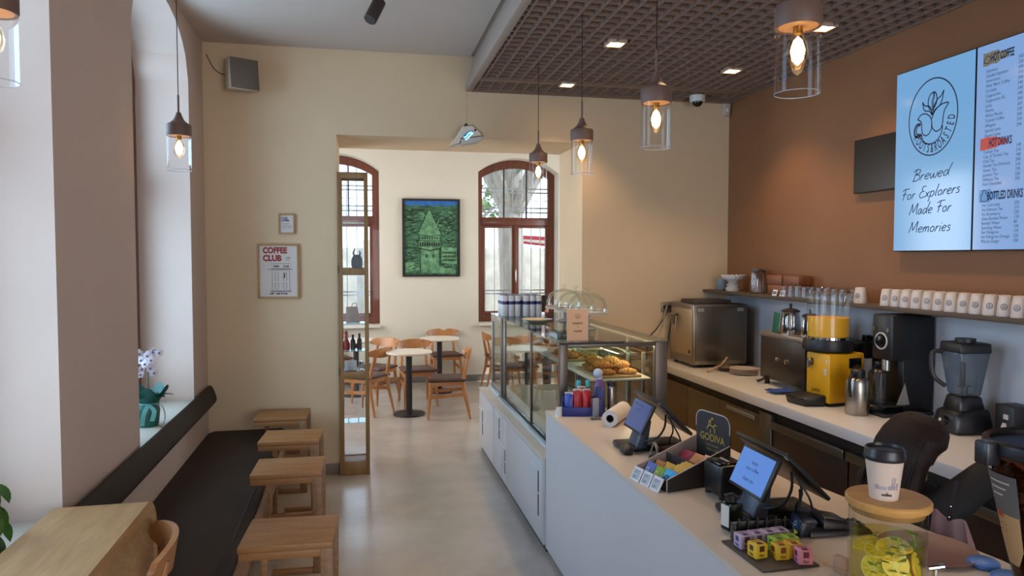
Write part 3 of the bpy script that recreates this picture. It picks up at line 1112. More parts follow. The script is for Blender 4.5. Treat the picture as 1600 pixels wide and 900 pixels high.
# wall loudspeaker near the ceiling corner
t = thing('loudspeaker', 'grey box loudspeaker high in the left corner of the back wall', 'speaker', (-0.93, 6.05, 3.285), R(26))
f = MB(); f.hexa([(-.115, -.10, -.13), (.115, -.10, -.13), (.105, .09, -.11), (-.105, .09, -.11)], [(-.115, -.065, .125), (.115, -.065, .125), (.105, .10, .125), (-.105, .10, .125)], .006)
f.build('cabinet', mat('speaker_cream', '#b5a58c', .5), t)
f = MB(); f.hexa([(-.108, -.108, -.122), (.108, -.108, -.122), (.108, -.098, -.122), (-.108, -.098, -.122)], [(-.108, -.074, .117), (.108, -.074, .117), (.108, -.064, .117), (-.108, -.064, .117)], .002)
f.build('grille', mat('speaker_grille', '#64574c', .7, var=.2, scale=150), t)
f = MB(); f.tube([(-.02, .09, 0.0), (0.02, .14, 0.0), (0.05, .20, 0.01)], .012, 8)
f.build('bracket', M_steel_d, t)
f = MB(); f.tube(catmull([(-.11, .05, .0), (-.15, .06, .01), (-.19, .08, .05), (-.225, .10, .13), (-.23, .11, .15)], 4), .004, 6)
f.build('cable', M_black, t)

# ================================================================ LAMPS
M_cap = mat('pendant_cap_brown', '#6a5248', 0.55, var=.06, scale=12)
M_pglass = glass('pendant_glass', '#ffffff', 0.9, top=.30)
M_bulbglass = glass('bulb_glass', '#fff1dd', 0.6)
M_fil = glow('filament', '#ffb45a', 60)
M_bulb = glow('bulb_glow', '#ffd9a0', 14)


def pendant(x, y, z, ztop, label, watts=13, proto=None):
    """z is the underside of the cap"""
    t = thing('pendant_lamp', label, 'pendant lamp', (x, y, z), 0, 'glass pendant lamps')
    f = MB()
    f.lathe([(0.058, 0.004), (0.066, 0.0), (0.068, 0.006), (0.068, 0.062), (0.064, 0.068), (0.050, 0.074), (0.030, 0.092), (0.018, 0.118), (0.013, 0.135), (0.0, 0.137)], seg=32, close=False)
    f.build('cap', M_cap, t)
    f = MB(); f.cyl((0, 0, 0), 0.057, 0.003, 0.006, 28)
    f.build('reflector', mat('pendant_inside', '#c69a70', .4, var=.03), t)
    f = MB()
    f.tube([(0, 0, 0.13), (0, 0, 0.235)], 0.006, 8)
    f.build('stem', M_cap, t)
    f = MB(); f.tube([(0, 0, 0.23), (0, 0, ztop - z)], 0.0026, 6)
    f.build('cord', M_black, t)
    f = MB(); f.lathe([(0.0655, -0.193), (0.0655, 0.0)], seg=40, close=False)
    gs = f.build('glass_shade', M_pglass, t)
    f = MB(); f.lathe([(0.0655, -0.193), (0.0662, -0.195), (0.0648, -0.196), (0.0645, -0.193)], seg=40, close=False)
    f.build('lip', glass('glass_lip', '#e8eef2', 1.0, body=.35, bodycol='#d8dde2', top=.4), gs)
    f = MB(); f.cyl((0, 0, 0), 0.014, -0.018, 0.004, 14)
    f.build('socket', M_brass, t)
    f = MB(); f.lathe([(0.012, -0.018), (0.028, -0.048), (0.033, -0.072), (0.028, -0.098), (0.012, -0.120), (0.0, -0.124)], seg=20, close=False)
    b = f.build('bulb', M_bulbglass, t)
    f = MB(); f.lathe([(0.0, -0.024), (0.013, -0.038), (0.0215, -0.066), (0.016, -0.095), (0.0, -0.112)], seg=16, close=False)
    f.build('filament', M_bulb, b)
    d = bpy.data.lights.new('pendant_light', 'POINT')
    d.energy = watts
    d.color = (1.0, 0.68, 0.36)
    d.shadow_soft_size = 0.014
    l = bpy.data.objects.new('pendant_light', d)
    l.location = (0, 0, -0.07)
    l.parent = t
    C.collection.objects.link(l)
    return t


pendant(1.28, 5.20, 2.552, 3.42, 'glass pendant lamp farthest along the counter, over the glass case end')
pendant(1.28, 4.12, 2.540, 3.42, 'glass pendant lamp second from the far end of the counter row')
pendant(1.28, 3.015, 2.531, 3.42, 'glass pendant lamp third along the counter, left of the dome camera')
pendant(1.28, 1.955, 2.535, 3.42, 'biggest glass pendant lamp, nearest over the counter')
pendant(-1.03, 4.46, 2.545, 3.585, 'glass pendant lamp hanging alone on the left over the bench')
pendant(-1.03, 2.33, 2.545, 3.585, 'glass pendant lamp at the upper left edge, before the near window')

M_dl = glow('downlight_lens', '#ffcf9a', 22)
for k, (x, y, lab) in enumerate(((1.68, 4.655, 'square downlight in the grid ceiling, nearest the second pendant cord'), (1.68, 5.826, 'square downlight in the grid ceiling close to the far wall'), (2.80, 5.134, 'square downlight in the grid ceiling near the dome camera'), (2.84, 4.069, 'square downlight in the grid ceiling half behind the biggest pendant'), (1.68, 3.45, 'square downlight above the tills, out of the picture over its top edge'), (2.84, 2.9, 'square downlight before the menu screens, out of the picture over its top edge'))):
    t = thing('downlight', lab, 'downlight', (x, y, 3.287), 0, 'square downlights')
    f = MB()
    for b in ((-.062, .062, -.062, -.05), (-.062, .062, .05, .062), (-.062, -.05, -.05, .05), (.05, .062, -.05, .05)):
        f.box(b[0], b[1], b[2], b[3], -.008, .05, .002)
    f.build('frame', mat('downlight_frame', '#b9a08c', .5), t)
    f = MB(); f.box(-.05, .05, -.05, .05, .0, .006)
    f.build('lens', M_dl, t)
    d = bpy.data.lights.new('downlight_spot', 'SPOT'); d.energy = 48; d.color = (1, .68, .38); d.spot_size = R(105); d.spot_blend = .6; d.shadow_soft_size = .05
    l = bpy.data.objects.new('downlight_spot', d); l.location = (0, 0, -.012); l.parent = t; C.collection.objects.link(l)

# ceiling spot
t = thing('ceiling_spot', 'black cylinder spotlight on the white ceiling at the top edge', 'spotlight', (0.10, 4.86, 3.585))
f = MB(); f.M = Matrix.Translation((0.0, 0.0, -0.10)) @ Matrix.Rotation(R(24), 4, 'Y') @ Matrix.Rotation(R(-20), 4, 'X'); f.cyl((0, 0, 0), .043, -.11, .06, 20, bev=.004)
f.build('head', mat('spot_brown', '#3b302d', .45), t)
f = MB(); f.cyl((0, 0, 0), .012, -.10, 0, 10); f.cyl((0, 0, 0), .05, -.025, 0, 20)
f.build('mount', M_black, t)

# dome camera + sensor
t = thing('dome_camera', 'white dome security camera under the grid ceiling by the corner', 'camera', (2.93, 5.98, 3.287))
f = MB(); f.lathe([(0, 0), (.068, 0), (.07, -.01), (.066, -.05), (.058, -.056), (0, -.056)], seg=28, close=False)
f.build('housing', M_white, t)
f = MB(); f.ball((0, 0, -.054), .047, 20, 8, (1, 1, .95), -1.0, 0.1)
f.build('dome', M_black_g, t)
t = thing('motion_sensor', 'small white motion sensor in the far corner by the brown wall', 'sensor', (3.335, 6.238, 3.165))
f = MB(); f.hexa([(-.03, -.045, 0), (.03, -.045, 0), (.035, 0, 0), (-.035, 0, 0)], [(-.035, -.055, .118), (.035, -.055, .118), (.04, 0, .118), (-.04, 0, .118)], .01)
f.build('body', mat('sensor_white', '#b9a99d', .5), t)
f = MB(); f.ball((0, -.05, .055), .016, 12, 6, (1, .4, 1.2))
f.build('lens', M_white, t)

# hanging white paper whale
t = thing('hanging_whale', 'white folded whale figure with blue waves hanging before the opening', 'hanging decoration', (0.86, 6.0, 2.87))
f = MB()
out = [(-.173, -.115), (-.10, -.03), (-.035, .075), (.05, .09), (.125, .025), (.147, -.005), (.05, -.022), (-.07, -.038), (-.085, -.09)]


def folded(f, poly, d0, d1, k=.6):
    """paper body: outline swelling from the rim (half depth d0) to a smaller raised face (half depth d1)"""
    cx = sum(p[0] for p in poly) / len(poly); cz = sum(p[1] for p in poly) / len(poly)
    n = len(poly)
    V = []
    for s, y in ((k, -d1), (1, -d0), (1, d0), (k, d1)):
        V += [(cx + (x - cx) * s, y, cz + (z - cz) * s) for x, z in poly]
    F = [(r * n + i, r * n + (i + 1) % n, (r + 1) * n + (i + 1) % n, (r + 1) * n + i) for r in range(3) for i in range(n)]
    F += [tuple(range(n - 1, -1, -1)), tuple(3 * n + i for i in range(n))]
    f._new(V, F, smooth=False)


folded(f, out, .012, .065, .8)
f.build('body', mat('whale_white', '#d9cdbf', .5, var=.02), t)
f = MB(); folded(f, [(-.072, -.042), (.147, -.008), (.095, -.062), (-.06, -.092)], .02, .07, .85)
f.build('belly', mat('whale_belly', '#bdb5ad', .5), t)
f = MB()
fnw = lambda x, z: (x, -0.0700, z)
for k in (0, 1):
    ribbon(f, fnw, catmull([(-.035 + k * .012, -.03 - k * .018), (-.015 + k * .012, -.025 - k * .014), (-.002 + k * .016, -.005 - k * .012), (.012 + k * .016, .008 - k * .01), (.035 + k * .01, .014 - k * .004)], 4), .012)
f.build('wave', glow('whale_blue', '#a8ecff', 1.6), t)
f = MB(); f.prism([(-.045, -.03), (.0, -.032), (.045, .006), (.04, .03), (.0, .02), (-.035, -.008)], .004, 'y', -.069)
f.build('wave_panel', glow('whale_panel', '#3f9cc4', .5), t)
f = MB(); f.ball((.062, -.063, .035), .010, 12, 8)
f.build('eye', M_black_g, t)
f = MB(); f.tube(catmull([(-.012, -.02, .05), (-.018, -.02, .075), (-.008, -.02, .09), (.01, -.02, .07), (.014, -.02, .055)], 4), .006, 6)
f.build('hook', M_black, t)
f = MB(); f.tube([(0.0, -.01, .07), (0.0, 0.0, .42)], .0012, 5)
f.build('string', mat('string', '#8a7a66', .7), t)

# ================================================================ SERVICE COUNTER
M_lam = mat('counter_white_laminate', '#c4c2c4', 0.34, var=.02, scale=2)
M_lam_top = mat('counter_white_top', '#cbbfb2', 0.30, var=.03, scale=3)
M_shadow = mat('toe_kick_shadow', '#4a443f', 0.6, var=.05)  # dark tone carries the shadow line along the recessed counter foot
HC = 0.90
t = thing('service_counter', 'long white service counter with the tills, running toward the camera', 'counter', (1.43, 2.6, 0))
t['_world'] = True
f = MB(); f.prism([(1.105, 0.75), (1.95, 0.75), (1.95, 1.85), (1.78, 3.0), (1.76, 4.28), (1.105, 4.28)], 0.845, 'z', 0.035)
f.build('body', M_lam, t)
f = MB(); f.prism([(1.103, 0.748), (1.955, 0.748), (1.955, 1.85), (1.785, 3.0), (1.765, 4.283), (1.103, 4.283)], 0.022, 'z', 0.878)
f.build('worktop', M_lam_top, t)
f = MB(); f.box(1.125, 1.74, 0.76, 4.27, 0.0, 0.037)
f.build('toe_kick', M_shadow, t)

# ---------------------------------------------------------------- pastry case
M_cg = glass('case_glass', '#f4f8f6', 1.2, top=.45)
M_post = mat('case_post_bronze', '#6d625b', 0.38, metal=.6, var=.05)
M_postl = mat('case_post_silver', '#a5a19c', 0.35, metal=.7, var=.05)
t = thing('pastry_case', 'glass pastry case on a white cabinet with drawers, between counter and opening', 'display case', (1.5, 5.5, 0))
t['_world'] = True
LZ = 0.60
f = MB(); f.box(1.09, 1.93, 4.285, 6.78, 0.05, LZ - .02); 
f.build('base_cabinet', M_lam, t)
f = MB(); f.box(1.083, 1.93, 4.285, 6.784, LZ - .02, LZ, .003)
f.build('ledge', M_lam_top, t)
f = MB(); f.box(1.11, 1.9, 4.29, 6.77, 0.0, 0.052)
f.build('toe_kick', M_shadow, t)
M_slot_shade = mat('handle_slot_shade', '#1c1a1a', .5)  # dark strips on the doors stand for shade inside recessed grooves
for y0, y1, yg, za, zb in ((6.02, 6.76, 6.57, .19, .41), (5.62, 6.01, 5.73, .36, .53), (5.42, 5.615, 5.49, .14, .33), (4.30, 5.41, 4.39, .20, .49)):
    f = MB(); f.box(1.0845, 1.091, y0 + .003, y1 - .003, .06, LZ - .03, .001)
    d = f.build('door', M_lam, t)
    f = MB(); zm = (za + zb) / 2
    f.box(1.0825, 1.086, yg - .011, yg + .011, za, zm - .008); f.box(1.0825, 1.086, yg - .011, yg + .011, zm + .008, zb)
    f.build('handle_slot', M_slot_shade, d)
    f = MB(); f.box(1.079, 1.086, yg - .004, yg + .17, zb, zb + .010, .001); f.box(1.079, 1.086, yg + .011, yg + .02, za, zb, .001)
    f.build('handle_lip', mat('handle_lip_white', '#d6d2cf', .4), d)
ZT = 1.315
X0, X1, Y0, Y1 = 1.205, 1.925, 4.315, 6.775
f = MB()
f.box(X0, X0 + .05, Y0, Y0 + .045, LZ, ZT - .01, .002)
f.build('post', M_post, t)
f = MB(); f.box(X1 - .08, X1, Y0, Y0 + .05, LZ, ZT - .01, .002)
f.build('post', M_post, t)
f = MB(); f.box(X0 + .05, X1 - .08, Y0, Y0 + .03, ZT - .035, ZT - .01, .002)
f.build('top_rail', M_post, t)
f = MB(); f.box(X1 - .06, X1, Y1 - .05, Y1, LZ, ZT - .01, .002)
f.build('post', M_post, t)
f = MB(); f.box(X0 - .012, X0 + .035, 6.20, 6.26, LZ + .0, ZT - .002, .002)
f.build('post', M_post, t)
f = MB()
f.box(X0, X0 + .03, Y1 - .03, Y1, LZ, ZT - .01, .002); f.box(X0 + .004, X0 + .03, 6.26, Y1 - .03, ZT - .075, ZT - .01, .002); f.box(X0 + .004, X0 + .03, 6.26, Y1 - .03, LZ, LZ + .055, .002)
f.box(X0 + .004, X0 + .022, 6.165, 6.2, LZ, ZT - .01, .002)
f.box(X0 + .03, X1 - .06, Y1 - .03, Y1, ZT - .045, ZT - .01, .002)
f.build('side_frame', M_postl, t)
f = MB(); f.box(X0 + .004, X0 + .022, 5.14, 5.16, LZ + .02, ZT - .01, .001)
f.build('mullion', M_post, t)
f = MB(); f.box(X0 - .004, X0 + .03, Y0 + .045, 6.20, LZ, LZ + .018, .002)
f.build('bottom_rail', M_black, t)
f = MB(); f.box(X0 - .045, X0 - .008, Y0 + .03, 6.19, LZ, LZ + .012, .002); f.box(X0 - .03, X0, 6.27, Y1, LZ, LZ + .02, .002)
f.build('glass_channel', mat('frosted_channel', '#bcd0da', .25, var=.03), t)
for y0, y1 in ((Y0 + .05, 5.14), (5.16, 6.165), (6.27, Y1 - .03)):
    f = MB(); f.box(X0 + .010, X0 + .016, y0, y1, LZ + .02, ZT - .012)
    f.build('front_glass', M_cg, t)
f = MB(); f.box(X0 + .05, X1 - .08, Y0 + .012, Y0 + .018, LZ + .02, ZT - .035)
f.build('end_glass', M_cg, t)
f = MB(); f.box(X0 + .03, X1 - .06, Y1 - .02, Y1 - .014, LZ + .02, ZT - .045)
f.build('end_glass', M_cg, t)
f = MB(); f.box(X0 - .006, X1 + .006, Y0 - .01, Y1 + .004, ZT - .008, ZT)
f.build('glass_top', glass('case_top_glass', '#dfe6e3', 2.0, rough=.05, top=.55), t)
f = MB(); f.box(X0 - .006, X1 - .30, Y0 - .012, Y0 - .004, ZT - .014, ZT + .001)
f.build('top_edge', M_black, t)
f = MB()
for y in (4.95, 5.65, 6.25):
    f.box(X1 - .03, X1 - .005, y, y + .03, LZ, ZT - .02)
f.box(X1 - .03, X1 - .005, Y0 + .05, Y1 - .05, LZ, LZ + .03); f.box(X1 - .03, X1 - .005, Y0 + .05, Y1 - .05, ZT - .04, ZT - .01)
f.build('sliding_door_frame', M_postl, t)
f = MB(); f.box(X1 - .018, X1 - .014, Y0 + .05, Y1 - .05, LZ + .02, ZT - .03)
f.build('sliding_door', glass('case_back_glass', '#d8cbb8', .9), t)
f = MB(); f.box(1.225, X1 - .04, Y0 + .03, Y1 - .04, LZ + .001, LZ + .014)
f.build('case_floor', mat('case_floor_cream', '#d9c9a8', .4), t)
f = MB(); f.box(1.46, X1 - .05, 4.46, 6.2, 1.035, 1.047, .002)
f.build('shelf', mat('case_shelf_white', '#d9d2c4', .35), t)
f = MB()
for y in (4.6, 5.3, 6.1):
    f.box(X1 - .055, X1 - .035, y, y + .02, LZ + .015, 1.20); f.box(1.50, X1 - .05, y, y + .012, 1.02, 1.036)
f.build('shelf_bracket', M_postl, t)
f = MB(); f.box(1.5, X1 - .05, 4.7, 6.2, 1.172, 1.18, .002)
f.build('upper_shelf', glass('case_shelf_glass', '#dfeeea', 1.0), t)
f = MB(); f.box(1.85, 1.862, 4.40, 6.15, ZT - .03, ZT - .018)
f.build('led_strip', glow('case_led', '#ffd9a6', 1.6), t)
d = bpy.data.lights.new('case_light', 'AREA'); d.shape = 'RECTANGLE'; d.size = .03; d.size_y = 1.7; d.energy = 6; d.color = (1, .80, .52)
l = bpy.data.objects.new('case_light', d); l.location = (1.82 - 1.5, 5.25 - 5.5, ZT - .035); l.rotation_euler = (0, R(-18), 0); l.parent = t; C.collection.objects.link(l)

# pastries
M_croi = mat('baked_crust', '#bd7a34', .5, var=.45, scale=18, bump=.4, bscale=60)
M_croi2 = mat('baked_golden', '#cf9140', .5, var=.35, scale=18, bump=.3, bscale=60)
M_board = wood('pastry_board', '#9c7750', '#b38d62', .5, axis=(1, 8, 8))
for k, (y, lab) in enumerate(((4.72, 'flat board of pastries at the counter end of the case shelf'), (5.50, 'flat board of pastries farther along the case shelf'))):
    f = MB(); f.box(-.15, .15, -.24, .24, 0, .016, .003)
    single(f, 'serving_board', M_board, lab, 'board', (1.655, y, 1.048), .06 * (1 - 2 * k))


def pastry(seed, L=.14, rr=.027):
    r = random.Random(seed)
    f = MB()
    n, sg = 22, 12
    V, F = [], []
    for i in range(n + 1):
        u = i / n
        e = math.sin(PI * u) ** .55 if 0 < u < 1 else .08
        rid = 1 + .10 * math.sin(u * 2 * PI * 6)
        cx, cyy = (u - .5) * L, .012 * math.cos((u - .5) * PI)
        for k in range(sg):
            a = 2 * PI * k / sg
            z = rr * .85 * e * rid * math.sin(a)
            V.append((cx, cyy + rr * e * rid * math.cos(a), max(z, -rr * .62) + rr * .62))
    for i in range(n):
        for k in range(sg):
            F.append((i * sg + k, i * sg + (k + 1) % sg, (i + 1) * sg + (k + 1) % sg, (i + 1) * sg + k))
    F += [tuple(range(sg - 1, -1, -1)), tuple(n * sg + k for k in range(sg))]
    f._new(V, F)
    return f


pa = pastry(1).build('croissant', M_croi)
pb = pastry(2, .135, .029).build('croissant', M_croi2)
protos, cnt = [pa, pb], 0
spots = []
for j in range(6):
    for i in range(2):
        spots.append((1.585 + .148 * i + rng.uniform(-.01, .01), 4.53 + j * .07, 1.0645, rng.uniform(-.2, .2)))
for j in range(5):
    for i in range(2):
        spots.append((1.60 + .12 * i + rng.uniform(-.02, .02), 4.585 + j * .07, 1.100, rng.uniform(-.3, .3)))
for j in range(5):
    for i in range(2):
        spots.append((1.585 + .148 * i + rng.uniform(-.01, .01), 5.33 + j * .08, 1.0645, rng.uniform(-.2, .2)))
for q, (x, y, z, a) in enumerate(spots):
    board = 'nearer' if y < 5.1 else 'farther'
    if q < 12:
        lab = 'golden brown croissant on the nearer board, %s row from the counter end, %s side' % (ORD[q // 2], ('glass', 'wall')[q % 2])
    elif q < 22:
        lab = 'golden brown croissant on top of the nearer heap, %s from the counter end, %s side' % (ORD[(q - 12) // 2], ('glass', 'wall')[q % 2])
    else:
        lab = 'brown croissant on the farther board, %s row from the counter end, %s side' % (ORD[(q - 22) // 2], ('glass', 'wall')[q % 2])
    src = protos[q % 2]
    o = src if q < 2 else src.copy()
    if q >= 2: C.collection.objects.link(o)
    o.location = (x, y, z); o.rotation_euler = (0, 0, a)
    tag(o, lab, 'pastry', 'croissants in the pastry case')
f = MB(); f.lathe([(0, 0), (.05, 0), (.056, .015), (.052, .035), (.03, .052), (0, .056)], seg=20, close=False)
single(f, 'bun', M_croi2, 'big golden bun low in the case, behind the blue sachet caddy', 'bun', (1.60, 5.25, LZ + .0145))
f = MB(); f.lathe([(0, 0), (.045, 0), (.05, .012), (.048, .028), (.03, .045), (0, .05)], seg=20, close=False); f.cyl((0, 0, 0), .058, -.001, .006, 20)
single(f, 'bun', mat('baked_pale', '#d3a057', .5, var=.3, scale=15), 'sandwich bun on the case floor behind the first till screen', 'bun', (1.80, 5.0, LZ + .0155))
t = thing('sandwich_platter', 'green leafy sandwich platter on the upper shelf of the case', 'platter', (1.62, 5.05, 1.1805))
f = MB(); f.box(-.09, .09, -.12, .12, 0, .008, .003)
f.build('plate', M_white, t)
f = MB()
for k in range(4):
    f.hexa([(-.07, -.10 + k * .05, .009), (.07, -.10 + k * .05, .009), (.07, -.06 + k * .05, .009), (-.07, -.06 + k * .05, .009)], [(-.06, -.085 + k * .05, .05), (.06, -.085 + k * .05, .05), (.06, -.075 + k * .05, .05), (-.06, -.075 + k * .05, .05)], .006)
f.build('sandwich', mat('sandwich_green', '#9b9a4c', .6, var=.4, scale=25), t)

# ---------------------------------------------------------------- on the case top
M_can = mat('can_white', '#cfd3da', .3, var=.02)
M_band = mat('can_navy', '#2e2c63', .4, var=.1)


def make_can():
    t = thing('drink_can', 'x', 'can', (0, 0, 0))
    f = MB(); f.lathe([(0, 0), (.026, 0), (.0285, .008), (.0285, .174), (.024, .189), (.024, .192), (0, .192)], seg=18, close=False)
    f.build('body', M_can, t)
    f = MB(); f.lathe([(.0289, .108), (.0289, .138)], seg=18, close=False)
    f.build('band', M_band, t)
    f = MB(); f.lathe([(.0245, .189), (.0250, .191), (.0245, .193)], seg=18, close=False)
    f.build('rim', M_band, t)
    return t


can = make_can()
first = True
for ci, (cname, ox, oy) in enumerate((('left cluster', 1.255, 6.36), ('right cluster', 1.445, 6.33))):
    for j in range(4):
        for i in range(3):
            lab = 'white can with navy band on the glass case, %s, %s row back, %s' % (cname, ORD[j], ('left', 'middle', 'right')[i])
            loc = (ox + i * .0585, oy + j * .0595, ZT + .0005)
            if first:
                can.location = loc; can['label'] = lab; can['group'] = 'white cans on the glass case'; first = False
            else:
                copy_tree(can, loc, 0, lab, 'white cans on the glass case')
M_dome = glass('cloche_glass', '#fafdfb', 1.7, top=.5)


def make_cloche():
    t = thing('cake_stand', 'x', 'cake stand', (0, 0, 0))
    f = MB(); f.lathe([(0, 0), (.075, 0), (.07, .008), (.02, .02), (.015, .08), (.03, .10), (.155, .106), (.16, .118), (.15, .114), (0, .112)], seg=32, close=False)
    f.build('pedestal', mat('stand_white', '#cfc9bf', .25), t)
    f = MB(); f.lathe([(.148, .119), (.15, .125), (.148, .17), (.125, .225), (.08, .258), (.02, .27)], seg=32, close=False)
    d = f.build('cloche', M_dome, t)
    f = MB(); f.lathe([(.012, .27), (.009, .283), (.02, .297), (.019, .306), (0, .309)], seg=16, close=False)
    f.build('knob', M_dome, d)
    f = MB(); f.lathe([(.151, .119), (.153, .122), (.151, .126), (.149, .122), (.151, .119)], seg=32, close=False)
    f.build('rim', mat('cloche_rim', '#8f8a84', .3), d)
    return t


cl = make_cloche()
for k, (x, y, w) in enumerate(((1.655, 5.17, 'nearest the menu card'), (1.66, 5.50, 'in the middle of the three'), (1.66, 5.83, 'farthest, next to the cans'))):
    lab = 'glass domed cake stand on the pastry case, %s' % w
    if k == 0:
        cl.location = (x, y, ZT); cl['label'] = lab; cl['group'] = 'domed cake stands'
    else:
        copy_tree(cl, (x, y, ZT), 0, lab, 'domed cake stands')
f = MB(); f.lathe([(0, 0), (.07, 0), (.125, .016), (.128, .022), (.07, .009), (0, .007)], seg=36, close=False)
single(f, 'plate', mat('ivory_plate', '#d8c8a8', .3), 'ivory plate on the pastry case between cans and domes', 'plate', (1.42, 5.80, ZT))
t = thing('menu_card', 'cream standing menu card on the near edge of the pastry case', 'sign', (1.345, 4.40, ZT), R(3))
f = MB(); f.hexa([(-.072, .0, 0), (.072, .0, 0), (.072, .005, 0), (-.072, .005, 0)], [(-.062, .03, .20), (.082, .03, .20), (.082, .035, .20), (-.062, .035, .20)])
f.build('card', mat('card_cream', '#d6ae8e', .6, var=.02), t)
f = MB(); f.hexa([(-.07, .005, 0), (.07, .005, 0), (.07, .07, 0), (-.07, .07, 0)], [(-.07, .005, .003), (.07, .005, .003), (.07, .07, .003), (-.07, .07, .003)])
f.build('foot', M_cg, t)
f = MB()
fnc = lambda x, z: (x + .05 * z, -.0012 + .15 * z, z)
ribbon(f, fnc, [(.016 * math.cos(a) - .0, .155 + .014 * math.sin(a)) for a in [2 * PI * k / 16 for k in range(16)]], .0025, True)
ribbon(f, fnc, catmull([(-.008, .158), (-.004, .15), (.004, .15), (.009, .158)], 4), .003)
put_text(f, fnc, 'CROISSANT', 0, .105, .016, .85, 'CENTER', bold=.0004); put_text(f, fnc, '&', 0, .085, .012, 1, 'CENTER'); put_text(f, fnc, 'COOKIES', 0, .055, .016, .85, 'CENTER', bold=.0004)
f.build('lettering', mat('card_ink', '#5d4334', .6), t)
t = thing('acrylic_tray', 'clear acrylic tray on the pastry case just left of the menu card', 'tray', (1.335, 4.66, ZT), 0)
f = MB()
f.box(-.09, .09, -.13, .13, 0, .004); f.hexa([(-.09, -.13, 0), (.09, -.13, 0), (.09, -.126, 0), (-.09, -.126, 0)], [(-.10, -.14, .06), (.10, -.14, .06), (.10, -.136, .06), (-.10, -.136, .06)])
f.hexa([(-.09, -.13, 0), (-.086, -.13, 0), (-.086, .13, 0), (-.09, .13, 0)], [(-.10, -.14, .06), (-.096, -.14, .06), (-.096, .14, .06), (-.10, .14, .06)])
f.hexa([(.086, -.13, 0), (.09, -.13, 0), (.09, .13, 0), (.086, .13, 0)], [(.096, -.14, .06), (.10, -.14, .06), (.10, .14, .06), (.096, .14, .06)])
f.build('body', glass('acrylic', '#eef4f2', 1.8), t)
f = MB(); f.tube([(-.05, -.05, .012), (.05, .06, .012)], .005, 6); f.tube([(-.03, -.07, .012), (.06, .04, .012)], .005, 6)
f.build('tong', M_steel, t)

# ---------------------------------------------------------------- blue sachet caddy at the far end of the counter
M_navy = mat('caddy_blue', '#1f2c72', .4, var=.08)
t = thing('sachet_caddy', 'blue plastic caddy holding sachets at the far end of the counter', 'caddy', (1.29, 4.125, HC), R(-14))
f = MB(); f.box(-.12, .12, -.06, .06, 0, .008)
for b in ((-.12, .12, -.062, -.055, .055), (-.12, .12, .055, .062, .10), (-.122, -.116, -.06, .06, .06), (.055, .062, -.06, .06, .085)):
    f.box(b[0], b[1], b[2], b[3], 0, b[4], .002)
f.hexa([(.075, -.06, 0), (.135, -.06, 0), (.135, .06, 0), (.075, .06, 0)], [(.085, -.05, .16), (.13, -.05, .16), (.13, .06, .16), (.085, .06, .16)], .003)
f.build('body', M_navy, t)


def sachet(x, y, z, w, h, col, lab, tilt=.15, rz=0.0, cat='sachet'):
    t = thing('sachet', lab, cat, (x, y, z), rz, 'sachets in the blue caddy')
    f = MB()

    def s(u, v, q):
        puff = .012 * math.sin(PI * u) * math.sin(PI * v)
        return ((u - .5) * w, (q - .5) * (.003 + 2 * puff) + v * h * tilt, v * h)
    f.slab(s, 8, 10, 1)
    f.build('pouch', mat('sachet_' + col[1:], col, .35, var=.12, scale=20), t)
    f = MB(); f.box(-w / 2, w / 2, h * tilt * .93 - .003, h * tilt * .93 + .004, h * .90, h, .001)
    f.build('seal', mat('sachet_seal', '#c9c2c0', .4), t)
    return t


for k, (dx, dy, col, h, lab) in enumerate(((-.085, -.035, '#2f3f9a', .13, 'blue sachet leaning at the left end of the caddy'), (-.055, .0, '#2f3f9a', .12, 'blue sachet behind the leaning one in the caddy'), (-.03, -.03, '#b32c33', .15, 'red sachet in the caddy, leftmost of the red ones'), (.0, .005, '#b32c33', .16, 'red sachet in the caddy, middle of the red ones'), (.03, -.025, '#c0323a', .15, 'red sachet in the caddy beside the blue divider'))):
    a = R(-14)
    sachet(1.29 + dx * math.cos(a) - dy * math.sin(a), 4.125 + dx * math.sin(a) + dy * math.cos(a), HC + .009, .052, h, col, lab, .12, a + .2 * (k - 2))
for k, (dx, lab) in enumerate(((-.02, 'small teal capped bottle standing in the caddy, left one'), (.035, 'small teal capped bottle standing in the caddy, right one'))):
    t = thing('bottle', lab, 'bottle', (1.30 + dx, 4.165 - dx * .2, HC + .009), 0, 'teal capped bottles')
    f = MB(); f.lathe([(0, 0), (.018, 0), (.018, .13), (.01, .15), (.01, .155)], seg=14, close=False)
    f.build('body', mat('bottle_grey', '#6d6a74', .35), t)
    f = MB(); f.lathe([(.013, .15), (.015, .152), (.015, .185), (.011, .192), (0, .192)], seg=14, close=False)
    f.build('cap', mat('teal_cap', '#3fa0a8', .4), t)
t = thing('syrup_bottle', 'purple bottle with pale bubble cap behind the blue caddy', 'bottle', (1.425, 4.20, HC))
f = MB(); f.lathe([(0, 0), (.034, 0), (.036, .01), (.036, .15), (.022, .19), (.014, .20)], seg=20, close=False)
f.build('body', mat('bottle_purple', '#6b4f86', .25, var=.3, scale=10), t)
f = MB(); f.ball((-.01, 0, .235), .03, 16, 10); f.cyl((0, 0, 0), .016, .198, .215, 14)
f.build('cap', mat('bottle_cap_pale', '#aebcd2', .35), t)
t = thing('shaker', 'steel shaker with black flip lid right of the purple bottle', 'shaker', (1.505, 4.21, HC))
f = MB(); f.lathe([(0, 0), (.026, 0), (.026, .14), (.022, .15), (0, .15)], seg=18, close=False)
f.build('body', M_steel, t)
f = MB(); f.lathe([(.023, .15), (.026, .152), (.024, .18), (0, .185)], seg=18, close=False); f.box(-.03, -.01, -.012, .012, .165, .178, .004)
f.build('lid', M_black, t)
t = thing('clear_holder', 'small clear acrylic holder with a white card in front of the caddy', 'holder', (1.33, 3.985, HC))
f = MB()
